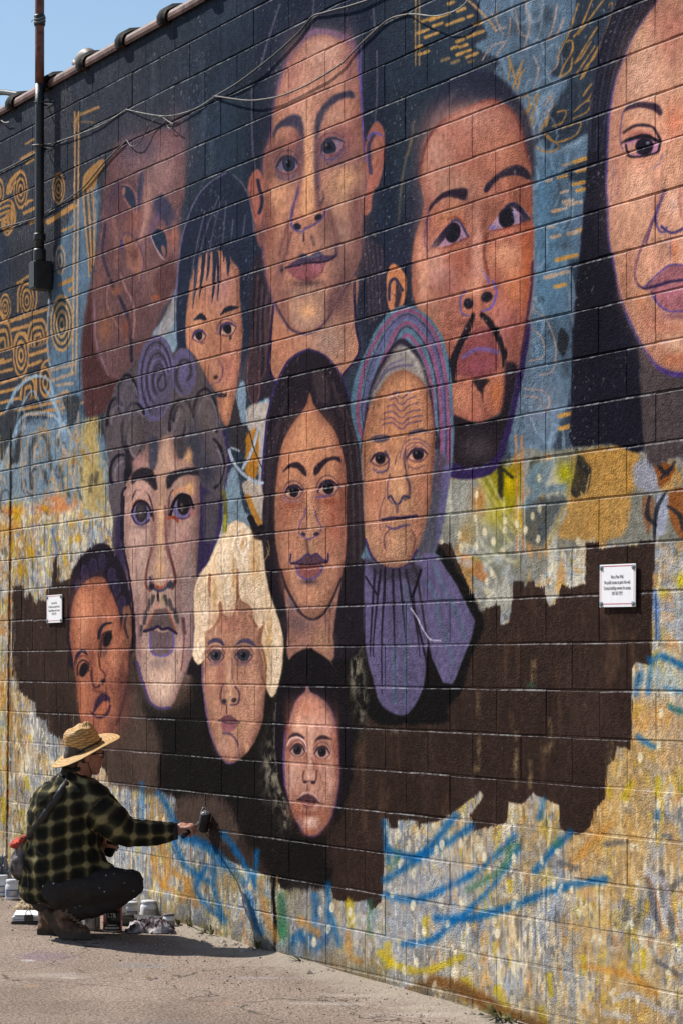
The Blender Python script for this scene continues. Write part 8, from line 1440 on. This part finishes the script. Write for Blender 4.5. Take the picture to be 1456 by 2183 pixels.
for j in range(rows - 1):
    for i in range(n): k = (i + 1) % n; F.append((j * n + i, j * n + k, (j + 1) * n + k, (j + 1) * n + i))
for i in range(n): k = (i + 1) % n; F.append(((rows - 1) * n + i, (rows - 1) * n + k, k, i))
def put_hat(name, V, F, A, parent, m=M_STRAW):
    o = obj(name, V, F, m, parent, True)
    if A: q = o.data.attributes.new('braid', 'FLOAT_VECTOR', 'POINT'); q.data.foreach_set('vector', np.array(A, np.float32).ravel())
    return o
hat = put_hat('straw_hat', V, F, A, man); hat.matrix_local = HM
V = []; F = []; A = []; CRZ = [(1.0, 0), (.985, .025), (.97, .05), (.945, .075), (.9, .1), (.83, .12), (.72, .134), (.55, .140), (.35, .135), (.15, .127), (.03, .124)]
s_ = 0; pr = None
for q, z in CRZ:
    if pr: s_ += math.hypot((q - pr[0]) * .095, z - pr[1])
    pr = (q, z)
    for i in range(n):
        t = 2 * math.pi * i / n; x_, y_ = q * .103 * math.cos(t), q * .086 * math.sin(t); up_ = z / .14
        # pinched front and dented sides
        pin = 1 - .16 * up_ ** 2 * max(0, math.cos(t)) ** 2 ; dent = -.030 * up_ ** 3 * math.exp(-((abs(y_) - .035) / .025) ** 2) * (1 if q < .8 else .5) * (.6 + .4 * math.cos(t))
        V.append((x_ * (1 - .05 * up_), y_ * pin, z * (1 - .12 * math.cos(t) * up_ * -1 * .35) + dent + .004 * math.sin(5 * t + 3 * z * 20) * up_ * (q > .5))); A.append((s_, t * .09, 0))
for j in range(len(CRZ) - 1):
    for i in range(n): k = (i + 1) % n; F.append((j * n + i, j * n + k, (j + 1) * n + k, (j + 1) * n + i))
F.append(tuple((len(CRZ) - 1) * n + i for i in range(n)))
put_hat('crown', V, F, A, hat)
bandv = [(.1045 * math.cos(t), .0875 * math.sin(t), .018 + .002 * math.sin(4 * t)) for t in np.linspace(0, 2 * math.pi, 40)]
put_hat('hat_band', *tube(bandv, .0052, 6), None, hat, M_BLACK); put_hat('band_knot', *tube([(-.005, -.092, .018), (-.002, -.095, .004), (.001, -.096, -.004)], [.007, .006, .003], 6), None, hat, M_BLACK)
obj('chin_cord', lo(tube(curve_pts([hp(-.01, -.083, .0), hp(.0, -.078, -.06), hp(.03, -.055, -.12), hp(.04, 0, -.14)], 5), .003, 6)[0]), tube(curve_pts([hp(-.01, -.083, .0), hp(.0, -.078, -.06), hp(.03, -.055, -.12), hp(.04, 0, -.14)], 5), .003, 6)[1], M_BLACK, man, True)
# --- shoulder bag with strap over the back
bag = thing('shoulder_bag', 'dark shoulder bag with red cloth on top hanging behind the painter', 'bag', FEET)
bt = BVHTree.FromPolygons([v.co + FEET for v in shirto.data.vertices], [tuple(p.vertices) for p in shirto.data.polygons])
sp_ = []
for k in np.linspace(0, 1, 22):
    px, py = 60 + (154 - 60) * k, 1790 + (1655 - 1790) * k; d = ray(px, py).normalized(); hit = bt.ray_cast(CAMP, d)
    p0 = hit[0] if hit[0] else W(px, py, .0)
    sp_.append((p0 - d * .007, d))
SVv = []; SFf = []
for i, (p0, d) in enumerate(sp_):
    a, c = sp_[max(0, i - 1)][0], sp_[min(len(sp_) - 1, i + 1)][0]; tg = (c - a).normalized(); w_ = tg.cross(d).normalized() * .021
    SVv += [p0 - w_, p0 + w_, p0 + w_ + d * .004, p0 - w_ + d * .004]
for i in range(len(sp_) - 1):
    for q in range(4): SFf.append((i * 4 + q, i * 4 + (q + 1) % 4, i * 4 + 4 + (q + 1) % 4, i * 4 + 4 + q))
obj('strap', lo(SVv), SFf, M_BLACK, bag, True)
M_BAG = mat('bag_canvas', (.05, .042, .04), .85, .5, 18, .5, 60, col2=(.20, .17, .17))
bv_ = merge(ellipsoid(W(44, 1838, .02), [RT * .048 - UP * .02, FW * .10, UP * .095 + RT * .02], 20, 14), ellipsoid(W(52, 1808, .02), [RT * .04, FW * .085, UP * .06], 20, 14))
part('pouch', folds(voxel_mesh(*bv_, .008, 2), .011, 22, 4), M_BAG, bag)
for nm, c, r3, col in [('red_cloth', (38, 1797), (.034, .05, .018), (.42, .055, .03)), ('red_cloth', (52, 1788), (.026, .04, .016), (.36, .05, .03)), ('yellow_cloth', (57, 1800), (.012, .04, .035), (.30, .24, .05))]:
    part(nm, folds(voxel_mesh(*ellipsoid(W(c[0], c[1], -.03), [RT * r3[0] + UP * .01, FW * r3[1], UP * r3[2]], 16, 10), .006, 1), .012, 40, c[0]), mat(nm, col, .9, .3, 40), bag)
# --- roller and the small pot
rol = thing('paint_roller', 'small black paint roller held against the wet brown paint', 'paint roller', (HA + HB) * .5)
def lr(vf): return [Vector(v) - rol.location for v in vf[0]], vf[1]
RA, RB_ = on_wall(440, 1733, .040), on_wall(433, 1771, .036)
obj('handle', *lr(tube([HA - hd * .02, HA, HA + hd * .05, HB], [.013, .0145, .0125, .010], 12)), M_BLACK, rol, True)
ra = (RB_ - RA).normalized(); top = RA - ra * .022
obj('frame', *lr(tube(curve_pts([HB - hd * .01, HB + hd * .02, W(421, 1757, .2), W(425, 1752, .36), W(427, 1742, .45), top - RT * .025 + UP * -.002, top - RT * .012 + UP * .012, top, RA], 5), .0038, 7)), M_TIN, rol, True)
obj('nap', *lr(tube([RA, RA + ra * .006, RB_ - ra * .006, RB_], [.026, .031, .031, .026], 20)), mat('wet_brown_nap', (.018, .013, .012), .5, .4, 60, .8, 200), rol, True)
obj('end_cap', *lr(tube([RA - ra * .006, RA + ra * .001], [.018, .024], 16)), M_TIN, rol, True)
pot = thing('paint_pot', 'small dark pot with grey lid gripped in the far hand', 'pot', PC)
v, f = tube([PC - pa * .05, PC - pa * .046, PC + pa * .04, PC + pa * .046], [.028, .031, .034, .033], 18); obj('body', [q - PC for q in v], f, M_BLACK, pot, True)
v, f = tube([PC + pa * .047, PC + pa * .054], [.031, .030], 18); obj('lid', [q - PC for q in v], f, mat('grey_lid', (.22, .22, .23), .6, .4, 80), pot, True)
